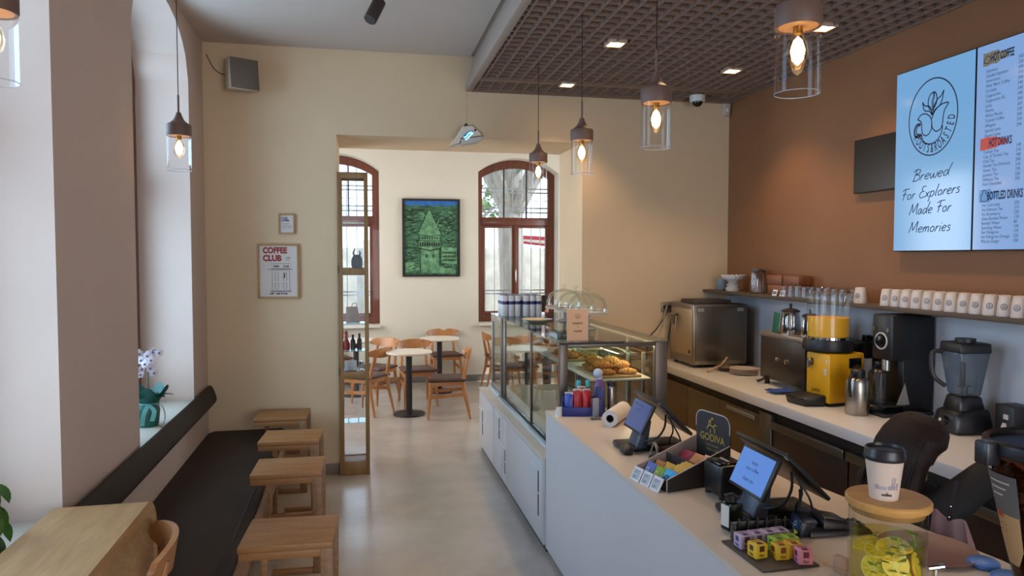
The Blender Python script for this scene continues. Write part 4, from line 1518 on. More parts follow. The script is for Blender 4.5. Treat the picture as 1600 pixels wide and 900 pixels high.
for b in ((-.028, .028, -.02, -.017), (-.028, .028, .017, .02), (-.028, -.025, -.02, .02), (.025, .028, -.02, .02)):
    f.box(b[0], b[1], b[2], b[3], 0, .13)
f.box(-.028, .028, -.02, .02, 0, .012)
f.build('body', glass('acrylic_block', '#f6f8fa', 1.2, top=.35), t)
f = MB(); f.box(-.018, .018, -.003, .003, .014, .125)
f.build('card', mat('grey_card', '#b0aeb4', .5), t)
f = MB(); f.hexa([(-.035, -.002, 0), (.03, .0, 0), (.03, .02, 0), (-.035, .02, 0)], [(-.028, .012, .055), (.022, .012, .055), (.022, .014, .055), (-.028, .014, .055)])
single(f, 'price_card', mat('white_card', '#d6dde2', .6), 'little white price card at the far left corner of the counter', 'card', (1.155, 4.10, HC), .3)
# roll of paper
t = thing('paper_roll', 'white roll of paper with dark core lying on the counter', 'paper roll', (1.43, 3.90, HC + .046), R(-36))
f = MB()
f.M = Matrix.Rotation(PI / 2, 4, 'X')
f.lathe([(.022, -.14), (.046, -.14), (.046, .14), (.022, .14)], seg=32, close=False)
f.build('paper', mat('roll_paper', '#d0c8c4', .7), t)
f = MB(); f.M = Matrix.Rotation(PI / 2, 4, 'X'); f.lathe([(.0225, -.139), (.0225, .139), (.018, .139), (.018, -.139), (.0225, -.139)], seg=24, close=False); f.cyl((0, 0, 0), .0185, -.10, .10, 20)
f.build('core', mat('roll_core', '#2c1f1e', .8), t)


# ---------------------------------------------------------------- tills: tilted customer display backed by the operator screen
M_till = mat('till_black', '#1b1a1d', .35, var=.06)
M_till_g = mat('till_grey', '#3b4150', .35, var=.05)


def make_till(label, scr, lines):
    t = thing('till', label, 'till', (0, 0, 0), 0, 'tills on the counter')
    # origin: counter level under the customer screen; x toward the operator
    f = MB(); f.box(-.10, .24, -.065, .10, 0, .028, .012); f.box(-.115, -.06, -.115, -.04, 0, .038, .014)
    f.build('base', M_till, t)
    f = MB(); f.hexa([(-.04, -.075, .02), (.02, -.075, .02), (.02, .045, .02), (-.04, .045, .02)], [(.012, -.055, .15), (.05, -.055, .15), (.05, .04, .15), (.012, .04, .15)], .006); f.hexa([(.03, -.03, .13), (.05, -.03, .13), (.05, .03, .13), (.03, .03, .13)], [(.05, -.03, .20), (.07, -.03, .20), (.07, .03, .20), (.05, .03, .20)], .004)
    f.build('neck', M_till_g, t)
    n = Vector((-.128, 0, .06)).normalized()          # customer screen normal (towards the aisle, upward)
    b0, t0 = Vector((-.032, 0, .103)), Vector((.030, 0, .233))
    up = (t0 - b0).normalized()

    def S(y, k, d):
        p = b0 + (t0 - b0) * k - n * d
        return (p.x, y, p.z)
    f = MB(); f.hexa([S(-.118, -.06, .018), S(.114, -.06, .018), S(.114, 1.05, .018), S(-.118, 1.05, .018)], [S(-.118, -.06, 0), S(.114, -.06, 0), S(.114, 1.05, 0), S(-.118, 1.05, 0)], .004)
    cs = f.build('customer_screen', M_till, t)
    f = MB(); f.hexa([S(-.107, 0.02, .004), S(.107, 0.02, .004), S(.107, .98, .004), S(-.107, .98, .004)], [S(-.107, 0.02, -.001), S(.107, 0.02, -.001), S(.107, .98, -.001), S(-.107, .98, -.001)])
    f.build('display', scr, cs)
    f = MB()
    fn = lambda a, b: S(-a, b / .144, -.0016)      # a to the viewer's right, b up
    for tx, a, b, sz, al in lines:
        put_text(f, fn, tx, a, b, sz, .9, al, bold=.0002)
    f.build('screen_text', mat('screen_ink', '#24406e', .4), cs)
    # operator screen leaning the other way
    m = Vector((.17, 0, .17)).normalized()
    q0, q1 = Vector((.235, 0, .092)), Vector((.062, 0, .262))

    def T(y, k, d):
        p = q0 + (q1 - q0) * k - m * d
        return (p.x, y, p.z)
    f = MB(); f.hexa([T(-.13, 0, .016), T(.222, 0, .016), T(.222, 1, .016), T(-.13, 1, .016)], [T(-.13, 0, 0), T(.222, 0, 0), T(.222, 1, 0), T(-.13, 1, 0)], .005)
    os_ = f.build('operator_screen', M_till, t)
    f = MB(); f.hexa([T(-.12, .04, .0), T(.212, .04, .0), T(.212, .96, .0), T(-.12, .96, .0)], [T(-.12, .04, -.001), T(.212, .04, -.001), T(.212, .96, -.001), T(-.12, .96, -.001)])
    f.build('display', scr, os_)
    f = MB(); f.hexa([T(-.128, .93, .0175), T(-.118, .93, .0175), T(-.118, .99, .0175), T(-.128, .99, .0175)], [T(-.128, .93, .016), T(-.118, .93, .016), T(-.118, .99, .016), T(-.128, .99, .016)])
    f.build('corner_patch', mat('corner_pale', '#cfc4bb', .3), os_)  # pale patch on the back of the screen corner
    f = MB()
    f.tube(catmull([(.12, -.06, .175), (.10, -.09, .12), (.05, -.11, .075), (.0, -.06, .05), (-.02, -.04, .06)], 5), .005, 6)
    f.tube(catmull([(.145, -.06, .155), (.15, -.08, .10), (.14, -.06, .05), (.16, -.03, .03)], 5), .004, 6)
    f.tube(catmull([(.135, -.055, .165), (.17, -.09, .09), (.20, -.07, .035)], 5), .004, 6)
    f.build('cable', M_black, t)
    return t


scr1 = glow('till_screen_dim', '#4f66a8', .55)
scr2 = glow('till_screen_blue', '#5f8fe0', .85)
t1 = make_till('black till with dim blue screen, farther along the counter', scr1, [('Welcome to our shop', -.085, .118, .014, 'LEFT'), ('please order here', -.04, .095, .009, 'LEFT')])
t1.location = (1.33, 3.325, HC + .0005)
t2 = make_till('black till with bright blue screen nearer the camera, behind the tea boxes', scr2, [('enjoy', .0, .095, .02, 'CENTER'), ('your coffee', .0, .07, .02, 'CENTER'), ('thank you', .0, .03, .02, 'CENTER')])
t2.location = (1.39, 2.36, HC + .0005)

# tent card by the first till
t = thing('tent_card', 'small white tent card with black marks in front of the first till', 'card', (1.345, 3.150, HC), R(62))
f = MB(); f.hexa([(-.06, -.03, 0), (.06, -.03, 0), (.06, -.028, 0), (-.06, -.028, 0)], [(-.06, -.002, .09), (.06, -.002, .06), (.06, 0, .06), (-.06, 0, .09)]); f.hexa([(-.06, .028, 0), (.06, .028, 0), (.06, .03, 0), (-.06, .03, 0)], [(-.06, 0, .09), (.06, 0, .06), (.06, .002, .06), (-.06, .002, .09)])
f.build('card', mat('tent_white', '#c9c3bd', .6), t)
f = MB(); fnt = lambda x, z: (x, -.0312 + .30 * z, z)
f._new([fnt(-.035, .038), fnt(-.012, .034), fnt(-.014, .056), fnt(-.035, .062)], [(0, 1, 2, 3)]); f._new([fnt(-.036, .015), fnt(-.026, .014), fnt(-.027, .025), fnt(-.036, .026)], [(0, 1, 2, 3)])
f.build('mark', M_black, t)
t = thing('cash_drawer_box', 'flat dark brown box under the first till screen', 'box', (1.46, 3.10, HC), R(14))
f = MB(); f.box(-.07, .09, -.005, .085, 0, .05, .004)
f.build('body', mat('box_brown', '#33211f', .5), t)
f = MB(); f.box(-.072, -.069, .0, .08, .012, .04)
f.build('front', M_black, t)

# ---------------------------------------------------------------- chocolate display stand
def place(o, x, y, z, a):
    o.location = (x, y, z); o.rotation_euler = (0, 0, a)


DX, DY, DA = 1.150, 2.888, R(11.5)      # far front corner; local x runs to the operator, local -y toward the camera
M_carton = mat('carton_dark', '#2c2322', .5, var=.06)
M_cart_in = mat('carton_inside', '#a8968f', .6, var=.04)
M_edge = mat('carton_edge', '#b5a6a0', .6)
t = thing('chocolate_display', 'dark cardboard GODIVA counter display filled with small pouches', 'display stand', (DX, DY, HC), DA)
DW = .222
DD = .315
f = MB()
side = [(0, 0), (DD, 0), (DD, .155), (0.0, .05)]
for yy in (0, -DW):
    f.prism(side, .004, 'y', yy - (.004 if yy else 0))
f.box(0, .004, -DW, 0, 0, .045); f.box(0, DD, -DW, 0, 0, .006)
pan = [(-DW, 0.0), (0, 0.0), (0, .20)] + [(-.04 + .04 * math.cos(a), .235 + .04 * math.sin(a)) for a in (0.1, .5, 1.0, 1.57)] + [(-DW + .04 - .04 * math.cos(a), .235 + .04 * math.sin(a)) for a in (1.57, 1.0, .5, .1)] + [(-DW, .20)]
f.prism([(y, z) for y, z in pan], .005, 'x', DD)
f.build('carton', M_carton, t)
f = MB()
for yy in (-.0045, -DW + .0005):
    f.prism([(.005, .007), (DD - .001, .007), (DD - .001, .152), (.005, .048)], .003, 'y', yy)
f.build('lining', M_cart_in, t)
f = MB()
fe = lambda y, z: (DD - .0012, y, z)
pe = [(y, z) for y, z in pan[2:]]
ribbon(f, fe, [(-DW * .0 + y, z) for y, z in pe], .005)
for yy in (-.0015, -DW - .0025):
    f.prism([(0, .048), (DD, .153), (DD, .157), (0, .052)], .005, 'y', yy)
f.box(-.001, .002, -DW - .003, -DW + .003, 0, .05)
f.build('edge', M_edge, t)
f = MB(); f.box(.15, .155, -DW + .004, -.004, .006, .095)
f.build('divider', M_carton, t)
fb = lambda a, b: (DD - .0025, -a, b)       # a to the right as seen from the aisle
f = MB()
put_text(f, fb, 'GODIVA', DW / 2, .150, .045, .95, 'CENTER', bold=.0008)
put_text(f, fb, 'CHOCOLATE', DW / 2, .128, .013, 1.1, 'CENTER')
put_text(f, fb, 'Belgium 1926', DW / 2, .110, .012, 1.1, 'CENTER')
f.build('gold_lettering', mat('gold_print', '#b79a4c', .35, metal=.4), t)
f = MB()
for pts in ([(.075, .20), (.085, .215), (.10, .218), (.118, .214), (.13, .20)], [(.09, .214), (.088, .232), (.098, .24)], [(.098, .222), (.102, .245), (.112, .252), (.116, .244)], [(.118, .214), (.128, .225), (.14, .222)], [(.10, .20), (.098, .185)], [(.125, .203), (.127, .186)]):
    ribbon(f, fb, catmull(pts, 4), .006)
f.build('gold_emblem', mat('gold_print', '#b79a4c', .35), t)


def pouch(lx, ly, lz, w, h, col, lab, lean=.55, grp='pouches in the dark display', mk=None):
    c, s = math.cos(DA), math.sin(DA)
    t = thing('snack_pouch', lab, 'pouch', (DX + lx * c - ly * s, DY + lx * s + ly * c, HC + lz), DA, grp)
    f = MB()

    def sh(u, v, q):
        puff = .010 * (math.sin(PI * u) * math.sin(PI * v)) ** .7 if 0 < u < 1 and 0 < v < 1 else 0
        return (lean * v * h + (q - .5) * (.002 + 2 * puff), (u - .5) * w, v * h * .85)
    f.slab(sh, 8, 8, 1)
    f.build('body', mat('pouch_' + col[1:], col, .32, var=.15, scale=25), t)
    if mk:
        f = MB()
        fm = lambda a, b: (lean * b * h - .0125, -a * w, b * h * .85)
        ribbon(f, fm, [(.18 * math.cos(k) - .02, .5 + .2 * math.sin(k)) for k in [2 * PI * i / 12 for i in range(12)]], .09, True)
        ribbon(f, fm, [(-.25, .52), (.25, .46)], .12)
        f.build('emblem', mat('pouch_ink_' + mk[1:], mk, .5), t)
    return t


pouch(.018, -.042, .010, .062, .070, '#5b6cae', 'violet blue snack pouch at the left end of the front row in the dark display', mk='#a8b2d8')
pouch(.018, -.108, .010, .062, .068, '#7d9a3c', 'green snack pouch in the middle of the front row in the dark display', mk='#c2cf78')
pouch(.018, -.176, .010, .070, .072, '#3ea3d8', 'light blue snack pouch at the right end of the front row in the dark display', mk='#1f2f5a')
pouch(.050, -.055, .012, .06, .075, '#b3703f', 'orange brown pouch behind the violet blue one in the dark display')
pouch(.055, -.115, .012, .065, .080, '#c1993e', 'gold pouch behind the green one in the dark display')
for k in range(5):
    pouch(.056 + k * .012, -.178 + .004 * (k % 2), .012 + k * .003, .066, .080, '#c9a04a', 'gold wrapped pouch behind the light blue one, %s from the front' % ORD[k])
pouch(.165, -.05, .03, .075, .085, '#8c2f45', 'dark red pouch in the back left of the dark display', .9)
pouch(.170, -.115, .03, .07, .085, '#c58a5e', 'peach coloured pouch in the back middle of the dark display', .9)
pouch(.175, -.175, .03, .07, .090, '#cda37a', 'pale peach pouch in the back right of the dark display', .9, mk='#a97a55')
for k in range(3):
    c, s = math.cos(DA), math.sin(DA)
    lx, ly = -.012, -.035 - k * .072
    tt = thing('price_tag', 'white electronic price tag on the dark display front, %s from the left' % ORD[k], 'price tag', (DX + lx * c - ly * s, DY + lx * s + ly * c, HC), DA, 'price tags')
    f = MB(); f.hexa([(-.025, -.033, 0), (-.021, -.033, 0), (-.021, .033, 0), (-.025, .033, 0)], [(.004, -.033, .052), (.008, -.033, .052), (.008, .033, .052), (.004, .033, .052)], .001)
    f.build('body', mat('tag_white', '#cfcdd2', .4, var=.02), tt)
    f = MB()
    fp = lambda a, b: (-.0262 + .5576 * b, -a, b)
    f._new([fp(-.024, .008), fp(.024, .008), fp(.024, .044), fp(-.024, .044)], [(0, 1, 2, 3)])
    f.build('screen', mat('tag_grey', '#a9abb4', .4), tt)
    f = MB()
    fp2 = lambda a, b: (-.0268 + .5576 * b, -a, b)
    ribbon(f, fp2, [(-.018, .040), (.016, .040)], .0015); ribbon(f, fp2, [(-.018, .034), (.008, .034)], .0015)
    put_text(f, fp2, '220', -.018, .012, .014, 1.2)
    f.build('print', mat('tag_ink', '#26262c', .5), tt)

# receipt printer
t = thing('receipt_printer', 'black cube receipt printer between the dark display and the bright till', 'printer', (1.415, 2.60, HC), R(4))
f = MB(); f.box(-.065, .065, -.065, .065, .012, .135, .012)
f.build('body', M_till, t)
f = MB(); f.box(-.06, .03, -.05, .05, .135, .141, .003); f.box(-.062, -.06, -.04, .04, .10, .112)
f.build('lid', M_black_g, t)
f = MB(); f.box(-.012, -.002, -.03, .03, .1415, .1425)
f.build('paper_slot', M_edge, t)
for sx in (-.05, .05):
    for sy in (-.05, .05):
        f = MB(); f.cyl((sx, sy, 0), .011, 0, .014, 10)
        f.build('foot', M_black, t)
f = MB(); f.tube(catmull([(-.03, -.07, .02), (-.05, -.10, .004), (0.0, -.14, .004), (.03, -.13, .004)], 5), .0035, 6)
f.build('cable', mat('cable_white', '#c5c0ba', .5), t)

# sanitizer bottle
t = thing('sanitizer_bottle', 'square smoky green bottle with a white label in front of the bright till', 'bottle', (1.255, 2.262, HC), R(12))
f = MB(); f.box(-.029, .029, -.026, .026, 0, .098, .006)
f.build('bottle', glass('smoky_glass', '#7f8f7c', 1.5, body=.25, bodycol='#2f3d2e'), t)
f = MB(); f.box(-.026, .026, -.023, .023, .003, .06, .005)
f.build('liquid', glass('green_liquid', '#8f9f76', .6, body=.3, bodycol='#4c5a34'), t)
f = MB(); f.box(-.0305, -.0290, -.020, .020, .015, .090)
f.build('label', mat('label_white', '#cfcac4', .5), t)
f = MB(); f.cyl((0, 0, 0), .017, .097, .122, 16, bev=.002); f.box(-.03, .008, -.008, .008, .120, .128, .003)
f.build('cap', M_black, t)

# tray of tea boxes
f = MB(); f.box(-.098, .098, -.122, .122, 0, .007, .003)
single(f, 'tray', mat('tray_dark', '#3a3130', .55, var=.08), 'dark slate tray under the little coloured tea boxes', 'tray', (1.265, 2.045, HC), R(1.5))
t = thing('stick_holder', 'low black holder lying at the back edge of the slate tray', 'holder', (1.30, 2.150, HC + .008), R(-3))
f = MB(); f.box(-.10, .11, -.018, .018, 0, .006)
f.box(-.10, .11, .012, .018, 0, .055, .003); f.box(-.10, -.094, -.018, .018, 0, .05, .002); f.box(.104, .11, -.018, .018, 0, .05, .002); f.box(-.10, .11, -.018, -.013, 0, .03, .002)
f.build('body', M_till, t)
f = MB()
for k in range(6):
    f.tube([(-.08 + k * .033, -.002, .008), (-.075 + k * .033, .004, .068)], .0035, 6)
f.build('stick', mat('stick_dark', '#2a2424', .5), t)


def tea_box(x, y, a, col, dark, lab, s=.044, z=.0072):
    t = thing('tea_box', lab, 'box', (x, y, HC + z), a, 'little tea boxes')
    f = MB(); f.box(-s / 2, s / 2, -s / 2, s / 2, 0, s, .002)
    f.build('carton', mat('tea_' + col[1:], col, .5, var=.12, scale=30), t)
    f = MB()
    ff = lambda p, q: (p, -s / 2 - .0007, q); fs = lambda p, q: (-s / 2 - .0007, -p, q); ft = lambda p, q: (p, q, s + .0007)
    put = lambda fn, pts: f._new([fn(p, q) for p, q in pts], [tuple(range(len(pts)))])
    put(ff, [(-.009, .022), (.009, .022), (.009, .040), (-.009, .040)]); put(fs, [(-.009, .022), (.009, .022), (.009, .038), (-.009, .038)])
    put(ft, [(-.009, -.018), (.010, -.018), (.010, .0), (-.009, .0)])
    f.build('picture', mat('tea_pic_' + dark[1:], dark, .5, var=.3, scale=60), t)
    f = MB()
    put_text(f, ff, 'TEA', -.011, .006, .011, 1, bold=.0004); put_text(f, fs, 'TEA', -.011, .006, .011, 1, bold=.0004); ribbon(f, ft, [(-.015, .010), (.015, .010)], .004)
    f.build('lettering', mat('tea_ink_' + dark[1:], dark, .5), t)
    return t


for k in range(4):
    tea_box(1.206 + k * .0465, 2.098 + k * .004, .05, '#b3a3c0', '#4a3560', 'lilac tea box in the back row, %s of four from the left' % ORD[k])
tea_box(1.296, 2.047, .05, '#93b43e', '#4c6a1c', 'green tea box in the middle row, left one')
tea_box(1.343, 2.052, .02, '#93b43e', '#4c6a1c', 'green tea box in the middle row, right one')
tea_box(1.212, 2.022, .12, '#dfb82e', '#4b2a14', 'yellow tea box standing apart at the left of the tray')
tea_box(1.275, 1.998, -.06, '#dfb82e', '#7a3a1c', 'yellow tea box at the front middle of the tray')
tea_box(1.322, 2.003, -.03, '#d9ab2c', '#6a3a1c', 'yellow tea box squeezed between the middle yellow and the pink one')
tea_box(1.326, 1.952, -.18, '#d98aa2', '#6a1f38', 'pink tea box at the right front corner of the tray')

# card terminal
t = thing('card_terminal', 'black card payment terminal lying right of the tea boxes, yellow strip on its end', 'card terminal', (1.505, 2.188, HC), R(-6))
f = MB()
V = [(-.03, -.065, .0), (-.03, .055, .0), (.215, .055, .0), (.215, -.05, .0)]
f.hexa(V, [(-.02, -.055, .030), (-.02, .045, .030), (.20, .045, .018), (.20, -.04, .018)], .008)
f.hexa([(.02, -.06, .025), (.02, .055, .025), (.16, .05, .018), (.16, -.05, .018)], [(.03, -.05, .066), (.03, .045, .066), (.11, .045, .05), (.11, -.045, .05)], .010)
f.build('body', M_till, t)
f = MB(); f.hexa([(-.065, -.055, .0), (-.065, .03, .0), (-.025, .03, .0), (-.025, -.055, .0)], [(-.045, -.05, .052), (-.045, .03, .066), (.01, .03, .060), (.01, -.05, .050)], .005)
h = f.build('head', mat('terminal_blue_black', '#1b2236', .3), t)
f = MB()
fh = lambda a, b: (-.0665 + .36 * b, -a - .012, b)
f._new([fh(-.03, .004), fh(.03, .004), fh(.03, .017), fh(-.03, .017)], [(0, 1, 2, 3)])
f.build('yellow_strip', mat('strip_yellow', '#d8c32e', .5), h)
f = MB(); f._new([fh(-.03, .022), fh(.03, .022), fh(.03, .049), fh(-.03, .049)], [(0, 1, 2, 3)])
f.build('display', glow('terminal_display', '#2f4468', .25), h)
f = MB(); fh2 = lambda a, b: (-.0672 + .36 * b, -a - .012, b); ribbon(f, fh2, [(.0 + .007 * math.cos(k), .036 + .007 * math.sin(k)) for k in [2 * PI * i / 12 for i in range(12)]], .003, True)
f.build('emblem', mat('emblem_pale', '#93a7c4', .5), h)
f = MB()
for i in range(4):
    for j in range(3):
        f.box(.122 + i * .018, .134 + i * .018, -.03 + j * .024, -.014 + j * .024, .022, .030, .002)
f.build('key', mat('key_grey', '#2e2e33', .5), t)
f = MB(); f.tube(catmull([(-.03, .03, .03), (.0, .06, .09), (.01, .08, .12)], 5), .006, 7); f.tube(catmull([(-.05, -.05, .01), (-.08, -.03, .004), (-.10, .02, .004), (-.10, .10, .02), (-.09, .13, .05)], 5), .0035, 6)
f.build('cable', M_black, t)

# ---------------------------------------------------------------- lemon drink jar with a paper cup on its lid
JX, JY = 1.312, 1.578
t = thing('drink_dispenser', 'glass drink jar with lemons, mint and a wooden lid, front right on the counter', 'drink dispenser', (JX, JY, HC))
jr = .092
f = MB(); f.lathe([(.0, .002), (.075, 0), (jr, .012), (jr, .318)], seg=56, close=False)
f.build('jar', glass('jar_glass', '#fbfdfc', .9, top=.25), t)
f = MB(); f.lathe([(0, .318), (.098, .318), (.1005, .322), (.1005, .334), (.097, .338), (0, .338)], seg=56, close=False); f.cyl((0, 0, 0), jr - .007, .300, .318, 40)
f.build('lid', wood('bamboo_lid', '#b98544', '#cf9f5c', .45, axis=(1, 9, 9)), t)
f = MB(); f.lathe([(jr - .004, .312), (jr - .0005, .306), (jr - .004, .300)], seg=40, close=False)
f.build('gasket', glass('gasket_clear', '#e4e0d8', .8, top=.3), t)
f = MB(); f.lathe([(0, .018), (jr - .0065, .018), (jr - .0065, .236), (0, .236)], seg=48, close=False)
f.build('water', glass('lemon_water', '#f6f3cc', .6, body=.03, bodycol='#d8c84a', top=.25), t)
dv = Vector((.979, -.203, 0))
f = MB()
f.tube([Vector((0, 0, .10)) + dv * (jr - .01), Vector((0, 0, .10)) + dv * (jr + .045)], .016, 14); f.tube([Vector((0, 0, .105)) + dv * (jr + .034), Vector((0, 0, .06)) + dv * (jr + .034)], .013, 12); f.tube([Vector((0, 0, .10)) + dv * (jr + .034), Vector((0, 0, .150)) + dv * (jr + .034)], [.006, .006], 8)
f.tube([Vector((0, 0, .150)) + dv * (jr + .015), Vector((0, 0, .155)) + dv * (jr + .055)], .007, 10)
f.build('spigot', M_chrome, t)

M_rind = mat('lemon_rind', '#ecc010', .4, var=.15, scale=40, bump=.1, bscale=120)
M_pith = mat('lemon_pith', '#f0e59a', .5, var=.05)
M_flesh = mat('lemon_flesh', '#ecc92c', .35, var=.2, scale=40)


def make_lemon():
    t = thing('lemon_slice', 'x', 'lemon')
    f = MB(); f.lathe([(.0325, -.003), (.034, 0), (.0325, .003)], seg=28, close=False)
    f.build('rind', M_rind, t)
    f = MB(); f.cyl((0, 0, 0), .0326, -.003, .003, 28)
    f.build('pith', M_pith, t)
    f = MB()
    for k in range(9):
        a0, a1 = 2 * PI * (k + .07) / 9, 2 * PI * (k + .93) / 9
        for z in (.0034, -.0034):
            pts = [(.005 * math.cos((a0 + a1) / 2), .005 * math.sin((a0 + a1) / 2), z)] + [(.0285 * math.cos(a0 + (a1 - a0) * i / 4), .0285 * math.sin(a0 + (a1 - a0) * i / 4), z) for i in range(5)]
            f._new(pts, [tuple(range(6))])
    f.build('flesh', M_flesh, t)
    return t


LM = make_lemon()
LG = 'lemon slices in the jar'
lem = [(-15, .055, .142, 82, -70), (20, .060, .125, 84, 30), (-75, .062, .150, 80, -160), (-110, .058, .185, 70, -190), (-50, .066, .175, 76, -140), (60, .045, .200, 35, 0), (150, .050, .210, 25, 60), (-135, .060, .120, 86, -220), (-95, .066, .105, 84, -185), (-40, .066, .10, 85, -130), (-150, .055, .215, 20, 0), (100, .045, .15, 70, 10), (-70, .03, .222, 14, 0), (-160, .056, .165, 80, 0), (-120, .045, .218, 32, 0), (-85, .035, .19, 60, 0), (10, .05, .18, 70, 0), (-30, .04, .145, 78, 0)]
labs = ['cut face toward the room, right of the middle of the jar', 'at the right side of the jar', 'flat against the front of the jar', 'high at the left front of the jar', 'in the upper right of the front', 'floating at the back right of the water top', 'floating at the back left of the water top', 'low at the left side', 'low at the front left', 'low at the front right', 'tilted at the left of the water top', 'deep at the back of the jar', 'lying in the middle of the water top', 'upright at the left side of the jar, mid height', 'half sunk at the front left of the water top', 'leaning behind the front slice', 'upright at the right side above the lowest ones', 'half behind the cut one facing the room']
for k, ((az, rr_, z, tilt, yaw), lb) in enumerate(zip(lem, labs)):
    o = LM if k == 0 else copy_tree(LM)
    a = R(az)
    o.location = (JX + rr_ * math.cos(a), JY + rr_ * math.sin(a), HC + z)
    # tilt the slice so its axis points outward
    nrm = Vector((math.cos(a) * math.sin(R(tilt)), math.sin(a) * math.sin(R(tilt)), math.cos(R(tilt))))
    o.rotation_euler = nrm.to_track_quat('Z', 'Y').to_euler()
    o['label'] = 'lemon slice ' + lb; o['group'] = LG
M_mint = mat('mint_leaf', '#86a52c', .5, var=.35, scale=30)
for k, (az, rr_, z, lb) in enumerate(((-125, .060, .185, 'sprig of mint at the left of the jar'), (-62, .062, .115, 'sprig of mint deep at the front of the jar'), (-105, .06, .222, 'sprig of mint at the water top, left'), (-25, .058, .19, 'sprig of mint beside the right lemon slice'), (80, .05, .19, 'sprig of mint at the back of the jar'), (-95, .062, .135, 'sprig of mint low at the front of the jar, left of the lowest slices'), (-150, .060, .15, 'sprig of mint against the left wall of the jar'), (-45, .06, .225, 'sprig of mint at the water top, right'))):
    f = MB(); r = random.Random(k)
    f.tube([(0, 0, -.03), (.004, 0, 0), (0, .004, .03)], .0015, 5)
    for i in range(8):
        a = i * 2.4; z0 = -.03 + i * .009; l = r.uniform(.022, .032)
        d = Vector((math.cos(a), math.sin(a), r.uniform(-.2, .5))).normalized(); w = d.cross(Vector((0, 0, 1))).normalized() * l * .42
        b = Vector((0, 0, z0))
        f._new([b, b + d * l * .4 + w, b + d * l, b + d * l * .4 - w, b + d * l * .5 + Vector((0, 0, .002))], [(0, 1, 4), (1, 2, 4), (2, 3, 4), (3, 0, 4)])
    single(f, 'mint_sprig', M_mint, lb, 'mint', (JX + rr_ * math.cos(R(az)), JY + rr_ * math.sin(R(az)), HC + z), 0, 'mint in the jar')

# paper cup
t = thing('paper_cup', 'white paper coffee cup with black lid on the wooden jar lid', 'cup', (JX - .018, JY - .006, HC + .3385))
f = MB(); f.lathe([(0, .004), (.030, .004), (.031, 0), (.033, 0), (.0455, .108), (.047, .110)], seg=40, close=False)
f.build('cup', mat('cup_paper', '#d8c3b4', .55, var=.02), t)
f = MB(); f.lathe([(.0475, .100), (.0495, .104), (.049, .112), (.0475, .116), (.0475, .124), (.0445, .130), (.042, .131), (.040, .124), (0, .124)], seg=40, close=False)
lid = f.build('lid', mat('cup_lid_black', '#1f1e22', .35, var=.05), t)
f = MB(); f.box(-.008, .008, -.034, -.028, .1235, .1255, .001)
f.build('sip_hole', mat('sip_dark', '#0a0a0c', .6), lid)
f = MB()


def cupwrap(a0):
    def fn(a, b):
        r = .0333 + (b / .108) * .0125 + .0004
        an = a0 + a / .04
        return (r * math.cos(an), r * math.sin(an), b)
    return fn


fc = cupwrap(R(-118))
for x0, w, h in ((-.030, .010, .014), (-.018, .016, .010), (.002, .020, .013), (.024, .006, .02)):
    pts = [(x0 + w * i / 6, .03) for i in range(7)] + [(x0 + w * (6 - i) / 6, .03 + h * (.6 + .4 * math.sin(i * 1.7) ** 2)) for i in range(7)]
    f._new([fc(p, q) for p, q in pts], [(i, i + 1, 12 - i, 13 - i) for i in range(6)])
for xx in (.012, .018):
    ribbon(f, fc, [(xx, .04), (xx + .001, .062)], .0035)
ribbon(f, fc, [(-.032, .028), (.0, .024), (.03, .028)], .002)
f.build('skyline_print', mat('cup_print_grey', '#a39aa6', .6, var=.2, scale=60), t)
f = MB(); put_text(f, fc, 'coffee', .0, .014, .010, 1.1, 'CENTER', bold=.0006)
f.build('lettering', mat('cup_ink', '#38353c', .6), t)
f = MB(); f.hexa([(-.012, -.02, 0), (.012, -.02, 0), (.012, .02, 0), (-.012, .02, 0)], [(-.012, -.02, .05), (.012, -.02, .05), (.012, .02, .05), (-.012, .02, .05)], .002); f.box(-.014, -.010, -.05, .05, .012, .016)
single(f, 'card_holder', wood('holder_wood', '#a07c62', '#b9937a', .5), 'small wooden block holder just left of the drink jar', 'holder', (1.402, 1.875, HC), R(20))
f = MB(); f.lathe([(0, 0), (.125, 0), (.142, .010), (.145, .016), (.140, .016), (.124, .006), (0, .006)], seg=48, close=False)
single(f, 'round_tray', mat('tray_brown', '#7d5a52', .45, var=.05), 'round brown tray on the counter behind the drink jar', 'tray', (1.775, 1.955, HC))

# bean grinder hopper at the right edge
HX, HY = 1.605, 1.399
t = thing('bean_grinder', 'coffee grinder with big tinted bean hopper at the right edge of the picture', 'coffee grinder', (HX, HY, HC))
f = MB(); f.lathe([(0, 0), (.085, 0), (.085, .02), (.06, .04), (.058, .10), (.045, .11), (0, .11)], seg=28, close=False)
f.build('body', M_black, t)
f = MB(); f.lathe([(.046, .105), (.055, .13), (.088, .26), (.128, .44), (.128, .485), (.125, .485), (.125, .44), (.085, .26), (.052, .13), (.044, .108)], seg=44, close=False)
hp = f.build('hopper', glass('hopper_smoke', '#cdb8aa', .8, body=.04, bodycol='#2c1a14', top=.25), t)
f = MB(); f.lathe([(.124, .478), (.136, .478), (.138, .486), (.137, .508), (.130, .514), (.122, .508), (.122, .486), (.124, .478)], seg=44, close=False); f.box(-.165, -.125, .012, .052, .455, .512, .006)
f.build('rim', mat('hopper_rim_black', '#1f1f24', .35), hp)
f = MB(); f.cyl((0, 0, 0), .122, .494, .500, 40)
f.build('lid', glass('hopper_lid', '#7b675c', .5, body=.35, bodycol='#241a18', rough=.25, top=.15), hp)
sa = math.atan2(-.10, -1.0)


def hop(a, b):
    z = b
    r = (.088 + (.128 - .088) * (z - .26) / .18 if z > .26 else .055 + (.088 - .055) * (z - .13) / .13) + .0012
    r = r if z < .44 else .1292
    an = PI - .12 + a
    return (r * math.cos(an), r * math.sin(an), z)


